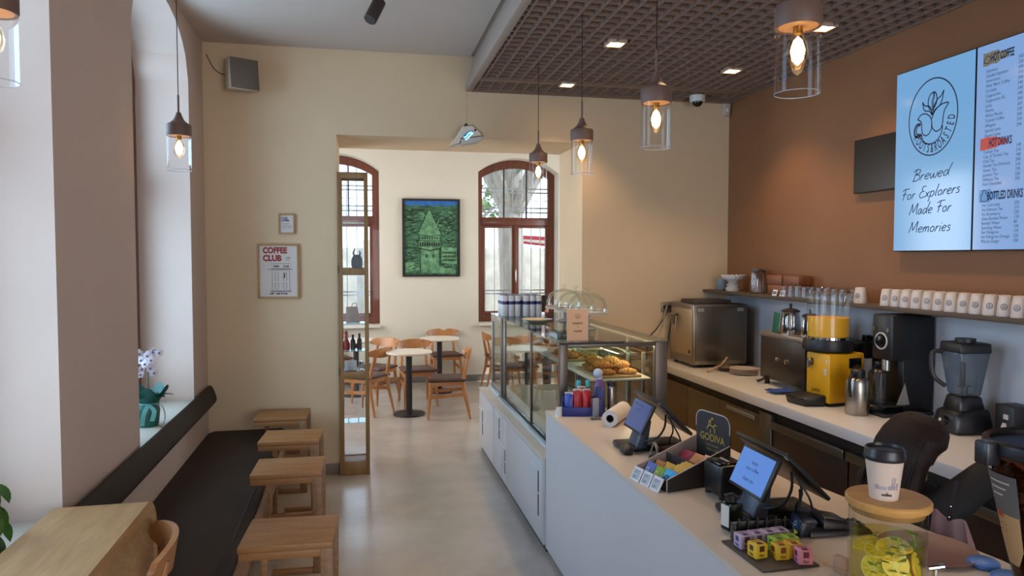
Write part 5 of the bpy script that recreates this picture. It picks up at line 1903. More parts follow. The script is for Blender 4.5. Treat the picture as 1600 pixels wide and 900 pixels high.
f = MB(); f.grid(lambda u, v: hop(-.40 + .74 * u, .335 + .10 * v), 10, 6)
f.build('sticker_grey', mat('sticker_grey', '#5c5a58', .5, var=.06), hp)
f = MB(); f.grid(lambda u, v: hop(-.38 + .70 * u * (1 if v > .3 else (.7 + v)), .21 + .125 * v), 10, 6)
f.build('sticker_tan', mat('sticker_tan', '#b58f66', .5, var=.06), hp)
f = MB()
hop2 = lambda a, b: tuple(q * (1.006 if i < 2 else 1) for i, q in enumerate(hop(a, b)))
for j in range(3):
    ribbon(f, hop2, [(-.3 + .1 * i, .415 - .016 * j) for i in range(6 - j)], .004)
f._new([hop2(-.36, .44), hop2(-.18, .44), hop2(-.27, .465)], [(0, 1, 2)])
f.build('sticker_print', mat('sticker_pale', '#bdb6ae', .5), hp)
f = MB()
f._new([hop2(-.3, .325), hop2(-.1, .325), hop2(-.1, .34), hop2(-.3, .34)], [(0, 1, 2, 3)])
for j in range(2):
    ribbon(f, hop2, [(-.3, .308 - .014 * j), (-.05, .308 - .014 * j)], .004)
f.build('sticker_red', mat('sticker_red', '#a8442c', .5), hp)
f = MB(); rb = random.Random(9)
for k in range(900):
    z = rb.uniform(.115, .435)
    rm = (.088 + .04 * (z - .26) / .18 if z > .26 else .055 + .033 * (z - .13) / .13) - .012
    q, a = max(.01, rm) * rb.uniform(.5, 1) ** .5, rb.uniform(0, 2 * PI)
    f.ball((q * math.cos(a), q * math.sin(a), z), rb.uniform(.005, .007), 6, 4, (1, .7, .75))
o = single(f, 'coffee_beans', mat('coffee_bean', '#5c2f1e', .35, var=.3, scale=60), 'dark roasted coffee beans filling the hopper', 'coffee beans', (HX, HY, HC))
o['kind'] = 'stuff'
# blue lids
for k, (x, y, r_, z, lb) in enumerate(((1.85, 1.72, .05, 0, 'blue round lid on the counter under the bean hopper, nearer one'), (1.865, 1.83, .042, 0, 'blue round lid on the counter behind the other blue lid'))):
    f = MB(); f.lathe([(0, 0), (r_, 0), (r_ + .003, .004), (r_ + .002, .014), (r_ - .006, .020), (0, .022)], seg=28, close=False)
    single(f, 'lid', mat('lid_blue', '#4a76b8', .4, var=.04), lb, 'lid', (x, y, HC + z), 0, 'blue lids')

# ================================================================ RIGHT WALL
# menu screens
M_scr = glow('menu_blue', '#78b0e2', .85)
M_scr2 = glow('menu_blue_right', '#86ade4', .85)
M_ink = mat('menu_ink', '#16224a', .5, var=0)
XF = 3.33
PW, PH, PZ = .606, 1.122, 1.886


def screen(name, label, yl, m):
    """yl is the edge toward the far wall; x on the sheet runs toward the camera"""
    t = thing(name, label, 'screen', (XF, yl, PZ))
    f = MB(); f.box(.002, .048, -PW + .002, -.002, .0, PH, .003)
    f.build('housing', M_black, t)
    f = MB(); f.box(0.0, .003, -PW + .006, -.006, .006, PH - .006)
    f.build('panel', m, t)
    f = MB(); f.box(.046, .0485, -PW * .7, -PW * .3, PH * .3, PH * .7)
    f.build('wall_plate', M_black, t)
    return t


t = screen('menu_screen', 'lit blue wall screen with the ROOTS & ROASTED emblem and a handwritten motto', 4.013, M_scr)
fn = lambda a, b: (-.0012, -a, b)
cx, cz, rx, rz_ = .303, .800, .186, .226  # emblem centre and radii worked out beforehand from image pixels
el = lambda x, y: (cx + x * rx, cz + y * rz_)
f = MB()


def stroke(pts, w=.008, sm=True, closed=False):
    pts = catmull(pts, 6) if sm else pts
    ribbon(f, fn, [el(*p) for p in pts], w, closed)


stroke([(math.cos(2 * PI * k / 64), math.sin(2 * PI * k / 64)) for k in range(64)], .008, False, True)
# bean
stroke([(-.02, .17), (-.15, .25), (-.19, .42), (-.12, .58), (0.02, .64), (.12, .60), (.17, .46), (.14, .32), (.05, .22)], .0075)
stroke([(.03, .64), (.02, .52), (-.03, .42), (-.02, .30), (.0, .17)], .006)
stroke([(.06, .62), (.06, .5), (.02, .40), (.03, .30), (.02, .18)], .006)
# small leaves
stroke([(-.02, .05), (-.12, .16), (-.30, .20), (-.38, .28), (-.42, .45)], .0075); stroke([(-.42, .45), (-.34, .35), (-.16, .30), (-.08, .24), (-.02, .05)], .0075)
stroke([(-.02, .05), (.10, .17), (.28, .25), (.38, .38), (.44, .62)], .0075); stroke([(.44, .62), (.34, .50), (.20, .43), (.08, .30), (-.02, .05)], .0075)
# big leaves
stroke([(-.62, .02), (-.48, .12), (-.28, .12), (-.08, .0), (-.02, -.18), (-.06, -.36), (-.22, -.46), (-.38, -.40), (-.44, -.26), (-.46, -.08), (-.62, .02)], .0075)
stroke([(-.02, -.05), (.08, .12), (.26, .24), (.46, .28), (.64, .26), (.50, .12), (.44, -.05), (.42, -.22), (.34, -.36), (.16, -.40), (.02, -.30), (-.03, -.18)], .0075)
# cup bowl, handle
stroke([(-.44, -.40), (-.40, -.54), (-.26, -.66), (-.06, -.70), (.14, -.67), (.32, -.56), (.40, -.42), (.42, -.28)], .0075)
stroke([(-.48, -.12), (-.64, -.12), (-.74, -.24), (-.72, -.40), (-.58, -.46), (-.44, -.42)], .013); stroke([(-.50, -.16), (-.60, -.16), (-.66, -.25), (-.64, -.37), (-.56, -.41), (-.46, -.38)], .0075)
txt = 'ROOTS&ROASTED'
for k, ch in enumerate(txt):
    a = R(213 + (352 - 213) * k / (len(txt) - 1))
    px, py = el(.80 * math.cos(a), .84 * math.sin(a))
    ang = a + PI / 2
    V, F = text_mesh(ch, .074, .50, 'CENTER', 0, .0012)
    c, s = math.cos(ang), math.sin(ang)
    f._new([fn(px + x * c - (y - .02) * s, py + x * s + (y - .02) * c) for x, y in V], F, smooth=False)
f.build('emblem', M_ink, t)

# handwriting, drawn as strokes on a 0..1 em
HW = {
    'B': (.62, [[(.12, .0), (.2, .5), (.26, .98)], [(.02, .80), (.25, 1.0), (.55, .92), (.50, .68), (.24, .55), (.52, .50), (.58, .22), (.36, .02), (.06, .03)]]),
    'r': (.36, [[(.05, .0), (.1, .25), (.14, .46)], [(.09, .22), (.2, .42), (.34, .46)]]),
    'e': (.42, [[(.06, .24), (.3, .28), (.38, .40), (.24, .48), (.1, .36), (.06, .18), (.16, .02), (.36, .08)]]),
    'w': (.60, [[(.06, .46), (.08, .10), (.2, .04), (.32, .40), (.33, .10), (.46, .05), (.56, .28), (.58, .48)]]),
    'd': (.52, [[(.38, .40), (.22, .47), (.07, .26), (.1, .04), (.26, .06), (.38, .32)], [(.58, 1.02), (.46, .6), (.40, .2), (.46, .02)]]),
    'F': (.58, [[(.22, .0), (.28, .5), (.33, .92)], [(.02, .80), (.3, .96), (.68, .98)], [(.1, .46), (.3, .52), (.52, .52)]]),
    'o': (.44, [[(.24, .46), (.08, .34), (.08, .10), (.22, .02), (.36, .16), (.34, .40), (.22, .47)]]),
    'E': (.58, [[(.58, .96), (.34, .98), (.22, .80), (.32, .58), (.48, .54)], [(.32, .56), (.12, .40), (.12, .12), (.30, .0), (.54, .12)]]),
    'x': (.44, [[(.06, .46), (.22, .24), (.38, .0)], [(.40, .48), (.22, .24), (.02, .0)]]),
    'p': (.46, [[(.10, .46), (.06, .0), (.0, -.42)], [(.10, .36), (.26, .48), (.40, .34), (.34, .10), (.18, .02), (.08, .1)]]),
    'l': (.26, [[(.22, 1.0), (.14, .5), (.10, .1), (.2, .02)]]),
    's': (.36, [[(.32, .44), (.16, .46), (.12, .34), (.28, .22), (.26, .05), (.06, .02)]]),
    'M': (.86, [[(.04, .0), (.14, .5), (.20, .94), (.30, .5), (.38, .22), (.56, .6), (.72, .98), (.72, .5), (.76, .02)]]),
    'a': (.46, [[(.36, .40), (.2, .47), (.06, .24), (.12, .03), (.26, .08), (.36, .40), (.36, .12), (.44, .02)]]),
    'm': (.66, [[(.06, .0), (.12, .44)], [(.10, .24), (.22, .46), (.30, .40), (.29, .02)], [(.30, .26), (.44, .47), (.54, .40), (.54, .08), (.62, .02)]]),
    'i': (.22, [[(.12, .46), (.09, .1), (.16, .02)], [(.16, .66), (.18, .70)]]),
    ' ': (.34, []),
}


def handwrite(s, x0, x1, y, h, w, rise=0.0):
    tot = sum(HW[c][0] for c in s)
    sc = (x1 - x0) / tot
    x = x0
    for c in s:
        wd, sts = HW[c]
        for st in sts:
            pts = catmull([(x + p * sc + q * h * .26, y + q * h + rise * (x - x0)) for p, q in st], 5)
            ribbon(f, fn, pts, w)
        x += wd * sc


f = MB()
handwrite('Brewed', .150, .440, .430, .070, .0052, .04)
handwrite('For Explorers', .060, .515, .320, .070, .0052, .03)
handwrite('Made For', .130, .455, .225, .070, .0052, .02)
handwrite('Memories', .130, .455, .115, .070, .0052, .01)
f.build('motto', M_ink, t)

t = screen('menu_screen', 'lit blue wall screen listing HOT COFFEE, HOT DRINKS and BOTTLED DRINKS', 4.013 - PW - .002, M_scr2)
f = MB()
top = PH
hd = [(1.035, 'HOT COFFEE', .062), (.582, 'HOT DRINKS', .060), (.292, 'BOTTLED DRINKS', .062)]
put_text(f, fn, 'HOT COFFEE', .095, 1.018, .060, .40, bold=.002); put_text(f, fn, 'HOT DRINKS', .095, .562, .060, .40, bold=.002); put_text(f, fn, 'BOTTLED DRINKS', .095, .276, .062, .43, bold=.002)
A = ['Espresso', 'Double Espresso', 'Americano', 'Filter Black Coffee', 'Cortado', 'Cappuccino', 'Cappuccino XL', 'Latte', 'Mocha', 'White Mocha', 'Turkish Coffee', 'Affogato', 'Special Latte', 'Honey Latte']
AP = '200 225 200 210 240 245 240 240 260 265 220 260 270 290'.split()
for k, (n_, p_) in enumerate(zip(A, AP)):
    y = .985 - k * .0268
    put_text(f, fn, n_, .068, y - .02, .024, .82); put_text(f, fn, p_, .262, y + .008, .024, .82)
B = ['Turkish Tea', 'Cup of Turkish Tea', 'Chai Tea', 'Herbal Tea (Various)', 'Green Tea', 'Jasmine Tea', 'Hibiscus Tea', 'Hot Chocolate']
BP = '140 210 180 200 210 190 220 295'.split()
for k, (n_, p_) in enumerate(zip(B, BP)):
    y = .528 - k * .0248
    put_text(f, fn, n_, .062, y, .024, .82); put_text(f, fn, p_, .262, y + .012, .024, .82)
D = ['Iris Cold Latte', 'Iris Hibiscus Tea', 'Iris Strawberry', 'Glass Bottled Water', 'Bottled Water', 'Sparkling Water', 'San Pellegrino', 'San Pellegrino Orange', 'Matcha Ginger']
DP = '220 210 220 120 80 100 170 220 200'.split()
for k, (n_, p_) in enumerate(zip(D, DP)):
    y = .240 - k * .0246
    put_text(f, fn, n_, .062, y, .024, .82); put_text(f, fn, p_, .262, y + .002, .024, .82)
f.build('lettering', M_ink, t)
fn0 = lambda a, b: (-.0005, -a, b)


def brush(m, name, x, y, w, h, seed):
    f = MB(); r = random.Random(seed)
    pts = [(x + w * i / 10, y + h * .5 * (1 - .15 * r.random()) - (.3 * h * i / 10 if i > 6 else 0)) for i in range(11)] + [(x + w * (10 - i) / 10, y - h * .5 * (1 - .15 * r.random()) + (.25 * h * (10 - i) / 10 if i < 4 else 0)) for i in range(11)]
    f._new([fn0(*p) for p in pts], [(i, i + 1, 20 - i, 21 - i) for i in range(10)])
    f.build(name, m, t)


brush(glow('brush_olive', '#8d8b7c', .6), 'brush_mark', .045, 1.038, .16, .075, 1)
brush(glow('brush_red', '#cf5a55', .7), 'brush_mark', .040, .582, .17, .07, 2)
brush(glow('brush_blue', '#4f95d8', .7), 'brush_mark', .040, .298, .12, .075, 3)
f = MB(); ribbon(f, fn, catmull([(.055, .27), (.055, .30), (.065, .315), (.065, .328), (.085, .328), (.085, .315), (.095, .30), (.095, .27), (.055, .27)], 3), .004)
ribbon(f, fn, catmull([(.052, 1.03), (.07, 1.055), (.092, 1.04), (.08, 1.015), (.055, 1.02), (.052, 1.03)], 3), .004)
f.build('drink_icon', M_ink, t)

t = thing('dark_screen', 'small unlit black screen on the brown wall, just left of the menu screens', 'screen', (3.345, 4.425, 2.29))
f = MB(); f.box(.0, .036, -.408, 0, 0, .365, .004)
f.build('housing', M_black, t)
f = MB(); f.box(-.001, .002, -.400, -.008, .008, .357)
f.build('panel', mat('dark_screen_glass', '#15120f', .22, var=.05), t)

# ---------------------------------------------------------------- shelf
SZ = 1.55
t = thing('wall_shelf', 'long dark wooden shelf with cups and jars along the right wall', 'shelf', (3.25, 3.6, SZ))
f = MB(); f.box(-.12, .131, -2.9, 2.635, -.028, 0, .002)
f.build('board', wood('shelf_wood_dark', '#473829', '#594735', .5, axis=(8, 1, 8)), t)
f = MB()
for y in (-2.4, -1.2, 0.0, 1.2, 2.4):
    f.box(.02, .131, y - .015, y + .015, -.05, -.028, .002)
f.build('bracket', M_steel_d, t)

# white logo cups standing upside down
M_china = mat('china_white', '#cbbfb8', .35, var=.02)


def make_cup():
    t = thing('coffee_cup', 'x', 'cup')
    f = MB(); f.lathe([(.034, 0), (.040, .0), (.041, .006), (.038, .055), (.031, .098), (.029, .103), (0.0, .105)], seg=28, close=False)
    f.build('cup', M_china, t)
    f = MB()

    def fw(a, b):
        r = (.041 - (b - .006) / .049 * .003 if b < .055 else .038 - (b - .055) / .043 * .007) + .0006
        an = PI + .45 + a / .038
        return (r * math.cos(an), r * math.sin(an), b)
    ribbon(f, fw, [(.0135 * math.cos(k), .050 + .0145 * math.sin(k)) for k in [2 * PI * i / 18 for i in range(18)]], .0034, True)
    ribbon(f, fw, catmull([(-.007, .047), (0, .053), (.007, .047), (.0, .042), (-.007, .047)], 3), .003); ribbon(f, fw, [(0, .053), (0, .060)], .003)
    f.build('emblem', mat('cup_emblem', '#4a4858', .5), t)
    return t


cup = make_cup()
CGp = 'white cups on the wall shelf'
cup.location = (3.175, 4.11, SZ + .0005); cup['label'] = 'white emblem cup upside down, standing apart between the tumblers and the cup row'; cup['group'] = CGp
for k in range(13):
    copy_tree(cup, (3.178 + .004 * (k % 3 == 1), 3.868 - k * .0835, SZ + .0005), rng.uniform(-.12, .12), 'white emblem cup upside down on the shelf, front row, %s from its far end' % ORD[k], CGp)
for k in range(12):
    copy_tree(cup, (3.272, 3.80 - k * .0845, SZ + .0005), rng.uniform(-.3, .3), 'white emblem cup upside down on the shelf, rear row, %s from its far end' % ORD[k], CGp)
# tumblers
M_tum = glass('tumbler_glass', '#f6f2f0', 2.6, top=.7)
f = MB(); f.lathe([(.033, 0), (.035, 0), (.034, .05), (.029, .082), (.026, .085), (0, .085)], seg=22, close=False); f.lathe([(.032, 0), (.031, .05), (.025, .074), (0, .076)], seg=22, close=False)
tum = f.build('tumbler', M_tum)
tag(tum, 'x', 'glass', 'glass tumblers on the wall shelf')
k = 0
for row, x in (('front', 3.17), ('rear', 3.25)):
    for j in range(9):
        o = tum if k == 0 else tum.copy()
        if k: C.collection.objects.link(o)
        o.location = (x, 4.94 - j * .084, SZ + .0005)
        o['label'] = 'clear glass tumbler upside down on the shelf, %s row, %s from its far end' % (row, ORD[j])
        k += 1
# far end of the shelf
t = thing('cup_stack', 'stack of white ribbed cups at the far end of the wall shelf', 'cups', (3.235, 5.86, SZ))
f = MB()
f.lathe([(0, 0), (.062, 0), (.068, .03), (.064, .032), (0, .032)], seg=24, close=False)
f.build('saucer_stack', M_china, t)
f = MB()
f.lathe([(.03, .033), (.05, .034), (.062, .06), (.056, .062), (.04, .066), (.05, .085), (.07, .10)], seg=24, close=False)
f.build('bowl', M_china, t)
f = MB()
V, F = [], []
n = 48
for zz, rr_, am in ((.098, .072, .002), (.112, .092, .004), (.140, .102, .006), (.142, .096, .006), (.115, .082, .003)):
    for i in range(n):
        a = 2 * PI * i / n
        q = rr_ + am * math.cos(16 * a)
        V.append((q * math.cos(a), q * math.sin(a), zz + (.004 * math.cos(16 * a) if zz > .12 else 0)))
for j in range(4):
    for i in range(n):
        F.append((j * n + i, j * n + (i + 1) % n, (j + 1) * n + (i + 1) % n, (j + 1) * n + i))
f._new(V, F)
f.build('ribbed_bowl', mat('china_bright', '#ded8d2', .3), t)
f = MB(); f.lathe([(0, 0), (.05, 0), (.053, .006), (.053, .10), (.049, .105), (0, .105)], seg=24, close=False)
single(f, 'canister', mat('canister_blue_grey', '#77828c', .45, var=.04), 'blue grey canister at the far end of the wall shelf', 'canister', (3.245, 6.08, SZ))
t = thing('storage_jar', 'tall clear jar with dark lid on the shelf beside the wooden boxes', 'jar', (3.215, 5.44, SZ))
f = MB(); f.lathe([(0, .002), (.048, 0), (.05, .006), (.05, .17), (.044, .185), (.042, .185), (.047, .168), (.047, .008), (0, .006)], seg=28, close=False)
f.build('jar', M_tum, t)
f = MB(); f.lathe([(.0, .183), (.046, .183), (.047, .19), (.046, .203), (0, .205)], seg=28, close=False)
f.build('lid', mat('jar_lid_dark', '#4a4038', .4), t)
t = thing('storage_jar', 'wide clear jar standing in front of the wooden boxes on the shelf', 'jar', (3.30, 5.55, SZ))
f = MB(); f.lathe([(0, .002), (.055, 0), (.058, .006), (.058, .16), (.05, .175), (.047, .175), (.054, .158), (.054, .008), (0, .006)], seg=28, close=False)
f.build('jar', M_tum, t)
f = MB(); f.lathe([(0, .174), (.055, .174), (.056, .18), (.055, .192), (0, .194)], seg=28, close=False)
f.build('lid', mat('jar_lid_dark', '#4a4038', .4), t)
M_bx = wood('wooden_box', '#6e3f26', '#8a5434', .5, axis=(8, 1, 8))
bx = 0
for i, y in enumerate((5.22, 4.99)):
    for j in range(2):
        f = MB(); f.box(-.055, .055, -.105, .105, 0, .078, .006)
        f.box(-.0565, -.054, -.09, .09, .015, .06, .001)
        w = '%s %s' % (('lower', 'upper')[j], ('far', 'near')[i])
        single(f, 'wooden_box', M_bx, 'reddish brown wooden box on the wall shelf, %s one of four' % w, 'box', (3.30, y + .01 * j, SZ + .0005 + j * .079), .0, 'reddish wooden boxes')
for k in range(2):
    f = MB(); f.hexa([(0, -.03, 0), (.003, -.03, 0), (.003, .03, 0), (0, .03, 0)], [(.02, -.02, .045), (.023, -.02, .045), (.023, .04, .045), (.02, .04, .045)])
    f.mi = 1; f.hexa([(.0028, -.018, .012), (.005, -.018, .012), (.005, .018, .012), (.0028, .018, .012)], [(.0135, -.012, .034), (.0155, -.012, .034), (.0155, .026, .034), (.0135, .026, .034)]); f.hexa([(.003, -.018, .012), (.0, -.018, .012), (.0, .018, .012), (.003, .018, .012)], [(.013, -.012, .034), (.010, -.012, .034), (.010, .026, .034), (.013, .026, .034)])
    single(f, 'price_card', [mat('white_card', '#d6dde2', .6), mat('card_grey', '#6d6a6c', .6)], 'tilted white card on the shelf edge before the wooden boxes, %s one' % ('left', 'right')[k], 'card', (3.148, 5.07 - k * .105, SZ), 0, 'cards on the shelf')

# ================================================================ BACK COUNTER
t = thing('back_counter', 'white topped back counter with dark doors along the right wall', 'counter', (3.0, 3.6, 0))
t['_world'] = True
f = MB(); f.box(2.62, 3.378, .8, 6.232, .835, .90, .003)
f.build('worktop', M_lam, t)
f = MB(); f.box(2.72, 3.378, .8, 6.232, .08, .835)
f.build('carcass', mat('carcass_dark', '#251a14', .6), t)
f = MB(); f.box(2.76, 3.37, .8, 6.23, 0, .08)
f.build('plinth', M_black, t)
M_door = mat('door_bronze', '#5c4728', .4, metal=.2, var=.06)
M_doord = mat('door_dark', '#2b1d17', .4, var=.08)
ys = [6.22, 5.62, 5.05, 4.48]
for k in range(3):
    f = MB(); f.box(2.69, 2.722, ys[k + 1] + .004, ys[k] - .004, .10, .755, .003)
    d = f.build('door', M_door, t)
    if k == 2:
        f = MB(); f.box(2.675, 2.692, ys[k + 1] + .05, ys[k] - .12, .71, .742, .003)
        f.build('handle', M_postl, d)
        f = MB(); f.M = Matrix.Translation((2.6885, 4.66, .52)) @ Matrix.Rotation(PI / 2, 4, 'Y'); f.cyl((0, 0, 0), .045, -.001, .001, 24)
        f.build('sticker', mat('sticker_blue', '#20357a', .5), d)
f = MB(); f.box(2.68, 2.722, 4.33, 4.476, .08, .79, .002)
f.build('steel_panel', M_steel_d, t)
for y0, y1 in ((3.56, 4.32), (2.9, 3.55), (2.1, 2.89), (1.2, 2.09)):
    f = MB(); f.box(2.69, 2.722, y0 + .004, y1 - .004, .10, .70, .003)
    d = f.build('door', M_doord, t)
    f = MB(); f.box(2.66, 2.70, y0 + .006, y1 - .006, .70, .755, .006)
    f.build('handle', M_steel_d, d)

# steel oven in the corner
t = thing('steel_oven', 'boxy stainless steel oven in the far corner of the back counter', 'oven', (2.76, 5.66, HC))
f = MB(); f.box(0, .50, 0, .46, .025, .545, .006)
f.build('body', mat('oven_steel', '#8d8378', .32, metal=.9, var=.06, scale=2, stretch=(1, 1, 20)), t)
f = MB(); f.box(.015, .485, -.012, .0, .06, .53, .003)
d = f.build('door', mat('oven_door_dark', '#6c645a', .28, metal=.8, var=.08, scale=2), t)
f = MB(); f.box(.03, .09, -.014, -.011, .485, .515); f.box(.40, .46, -.014, -.011, .485, .515)
f.build('plate', mat('oven_plate', '#97928a', .4), d)
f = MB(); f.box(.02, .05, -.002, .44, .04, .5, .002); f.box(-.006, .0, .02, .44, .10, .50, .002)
f.build('side_panel', mat('oven_side_lit', '#ab9474', .4, metal=.5), t)  # lighter than the body: light falling on this side is in the colour
f = MB(); f.box(-.010, -.004, .05, .075, .12, .15)
f.build('switch', M_black, t)
for sx in (.04, .46):
    for sy in (.04, .42):
        f = MB(); f.cyl((sx, sy, 0), .02, 0, .028, 12)
        f.build('foot', M_black, t)
f = MB()
f.hexa([(-.02, .02, .0), (.34, -.02, .0), (.38, .30, .0), (.02, .34, .0)], [(-.01, .03, .035), (.33, -.01, .035), (.37, .29, .03), (.03, .33, .03)], .006)
f.box(-.01, .02, .03, .06, .005, .03, .004)
single(f, 'folder', mat('folder_black', '#1c1718', .5), 'black folded mat lying on top of the steel oven', 'folder', (2.80, 5.72, HC + .547))
t = thing('wall_outlet', 'wall socket with plugs left of the steel oven', 'socket', (2.766, 6.238, 1.39))
f = MB(); f.box(-.055, .055, -.012, 0, -.045, .045, .004)
f.build('plate', mat('outlet_plate', '#8f8172', .4, metal=.3), t)
f = MB(); f.M = Matrix.Rotation(PI / 2, 4, 'X'); f.cyl((-.02, 0, 0), .018, .008, .035, 14); f.cyl((.028, 0, 0), .016, .008, .03, 14)
f.build('plug', M_black, t)
f = MB(); f.tube(catmull([(-.02, -.035, 0), (-.03, -.06, -.06), (-.12, -.06, -.20), (-.19, -.03, -.30), (-.2, -.02, -.49)], 5), .006, 6); f.tube(catmull([(.028, -.03, 0), (.03, -.05, -.10), (.0, -.05, -.30), (-.01, -.03, -.49)], 5), .006, 6)
f.build('cable', M_black, t)
t = thing('portafilter_hook', 'steel funnel and rods hanging at the left side of the oven', 'utensils', (2.722, 5.98, 1.35))
f = MB(); f.lathe([(.03, 0), (.034, -.004), (.03, -.01), (.014, -.07), (.010, -.10), (.008, -.10), (.012, -.068), (.028, -.01)], seg=18, close=False)
f.build('funnel', M_steel, t)
f = MB(); f.tube([(-.03, .08, .06), (-.10, .02, -.12)], .007, 7); f.tube([(0.0, -.05, -.02), (-.01, -.06, -.14)], .005, 7); f.tube([(.0, .0, 0), (.008, .06, .03)], .005, 6)
f.build('rod', M_steel, t)

# plates, tongs, dish
M_plate = mat('stoneware_plate', '#b8aa9e', .35, var=.04)
f = MB(); f.lathe([(0, 0), (.065, 0), (.110, .008), (.112, .012), (.065, .006), (0, .005)], seg=36, close=False)
pl = f.build('plate', M_plate)
for k in range(6):
    o = pl if k == 0 else pl.copy()
    if k: C.collection.objects.link(o)
    o.location = (3.03 + .002 * (k % 2), 5.30, HC + .0005 + k * .0075)
    tag(o, 'stoneware plate in the stack between oven and dark machine, %s from the bottom' % ORD[k], 'plate', 'stack of stoneware plates')
t = thing('baking_dish', 'dark dish of scraps beside the oven foot, a spatula leaning in it', 'dish', (2.99, 5.49, HC))
f = MB(); f.lathe([(0, 0), (.06, 0), (.10, .035), (.098, .037), (.058, .005), (0, .004)], seg=28, close=False)
f.build('dish', mat('dish_dark', '#4b3e36', .4), t)
f = MB(); f.ball((.0, .0, .02), .06, 12, 6, (1, .8, .4))
f.build('contents', mat('dish_contents', '#6a5848', .6, var=.3, scale=30), t)
f = MB(); f.tube([(-.20, -.05, .012), (-.05, .0, .05), (.02, .03, .11)], [.012, .007, .006], 8)
single(f, 'spatula', wood('spatula_wood', '#a58a70', '#bda389', .5), 'pale wooden spatula leaning on the dark dish', 'spatula', (2.97, 5.47, HC))
f = MB(); f.hexa([(-.03, -.02, 0), (.03, -.02, 0), (.03, .02, 0), (-.03, .02, 0)], [(-.025, -.016, .02), (.025, -.016, .02), (.025, .016, .02), (-.025, .016, .02)], .004)
single(f, 'sponge', mat('cloth_pale', '#9e938c', .8, var=.1), 'small pale cloth beside the plate stack', 'cloth', (3.22, 5.40, HC))

# dark toaster-like machine
t = thing('sandwich_grill', 'dark brown boxy machine with steel top, two knobs on its front', 'grill', (2.955, 4.37, HC))
f = MB(); f.box(0, .36, 0, .56, .045, .360, .006)
f.build('body', mat('machine_brown', '#241b18', .35, var=.06), t)
f = MB(); f.box(-.012, .365, -.008, .565, .360, .395, .003)
f.build('top', mat('machine_top', '#8e7f72', .35, metal=.6), t)
for y, z, r_ in ((.20, .205, .022), (.315, .21, .016)):
    f = MB(); f.M = Matrix.Translation((-.001, y, z)) @ Matrix.Rotation(-PI / 2, 4, 'Y'); f.lathe([(0, 0), (r_, 0), (r_ * .8, .018), (0, .02)], seg=18, close=False)
    f.build('knob', M_chrome, t)
for sx in (.03, .33):
    for sy in (.05, .51):
        f = MB(); f.cyl((sx, sy, 0), .018, 0, .047, 12)
        f.build('foot', M_black, t)
f = MB(); f.tube([(-.005, .47, .055), (-.02, .50, .03), (-.03, .54, .012)], .010, 8)
f.build('lever', M_black, t)
f = MB(); f.slab(lambda u, v, q: ((u - .5) * .16, (v - .5) * .12, .006 + .012 * math.sin(3 * u * PI) * math.sin(2 * v * PI) ** 2 + .006 * q + .008), 12, 10, 1)
single(f, 'cloth', mat('cloth_blue', '#1f3f86', .8, var=.1), 'crumpled blue cloth in front of the dark machine', 'cloth', (2.85, 4.50, HC))


def pitcher(x, y, lab, s=1.2):
    t = thing('steel_pitcher', lab, 'pitcher', (x, y, HC + .3955), R(20), 'steel pitchers')
    f = MB(); f.lathe([(0, 0), (.058 * s, 0), (.060 * s, .01), (.056 * s, .09), (.050 * s, .125 * s), (.052 * s, .135 * s), (.048 * s, .135 * s), (.05 * s, .09), (0, .01)], seg=28, close=False)
    f.build('body', M_chrome, t)
    f = MB(); f.lathe([(.053 * s, .134 * s), (.054 * s, .140 * s), (.03 * s, .152 * s), (.008, .156 * s), (.008, .165 * s), (.012, .172 * s), (.008, .182 * s), (0, .184 * s)], seg=24, close=False)
    f.build('lid', M_black, t)
    f = MB(); f.tube(catmull([(-.052 * s, -.02, .12 * s), (-.085 * s, -.03, .115 * s), (-.092 * s, -.032, .06 * s), (-.085 * s, -.03, .025)], 4), .009, 8)
    f.build('handle', M_black, t)
    return t


pitcher(3.03, 4.66, 'steel pitcher with black lid on the dark machine, nearer the green card')
pitcher(3.06, 4.47, 'steel pitcher with black lid on the dark machine, beside the juice tank', 1.05)
f = MB(); f.hexa([(0, -.06, 0), (.004, -.06, 0), (.004, .06, 0), (0, .06, 0)], [(.014, -.068, .145), (.018, -.068, .145), (.018, .06, .15), (.014, .06, .15)], .001)
single(f, 'green_card', mat('card_green', '#0c5a44', .5, var=.04), 'dark green card leaning against the pitcher on the dark machine', 'card', (2.965, 4.76, HC + .3955), R(-14))

# juice machine
t = thing('juice_machine', 'yellow juice machine with clear tank of orange juice on the back counter', 'juice machine', (2.98, 4.16, HC), R(8))
M_yel = mat('machine_yellow', '#cf9a12', .4, var=.05)
f = MB(); f.box(-.125, .16, -.15, .055, .02, .335, .012)
b = f.build('body', M_yel, t)
f = MB(); f.box(.03, .13, -.153, -.149, .24, .305, .002)
f.build('control_panel', M_black_g, b)
f = MB(); f.box(-.127, -.124, -.13, -.10, .20, .24); f.box(-.127, -.124, -.135, -.115, .27, .30)
f.build('label', mat('label_cream', '#c9b894', .5), b)
f = MB(); fj = lambda p, q: (-.1262, -p, q); put_text(f, fj, 'JUICE', .0, .085, .026, 1.1, bold=.001)
f.build('lettering', mat('juice_ink', '#6a4a10', .5), b)
f = MB(); f.M = Matrix.Translation((-.1245, .01, .275)) @ Matrix.Rotation(-PI / 2, 4, 'Y'); f.lathe([(0, 0), (.024, 0), (.024, .018), (.012, .03), (0, .032)], seg=18, close=False); f.M = None; f.tube([(-.148, .01, .275), (-.152, .01, .235)], .010, 10)
f.build('tap', M_steel_d, t)
f = MB(); f.box(-.115, .15, -.14, .05, 0, .022); f.hexa([(-.25, -.08, .0), (-.126, -.13, .0), (-.126, .09, .0), (-.25, .09, .0)], [(-.26, -.09, .055), (-.127, -.13, .075), (-.127, .09, .075), (-.26, .10, .055)], .012)
f.build('drip_tray', M_black, t)
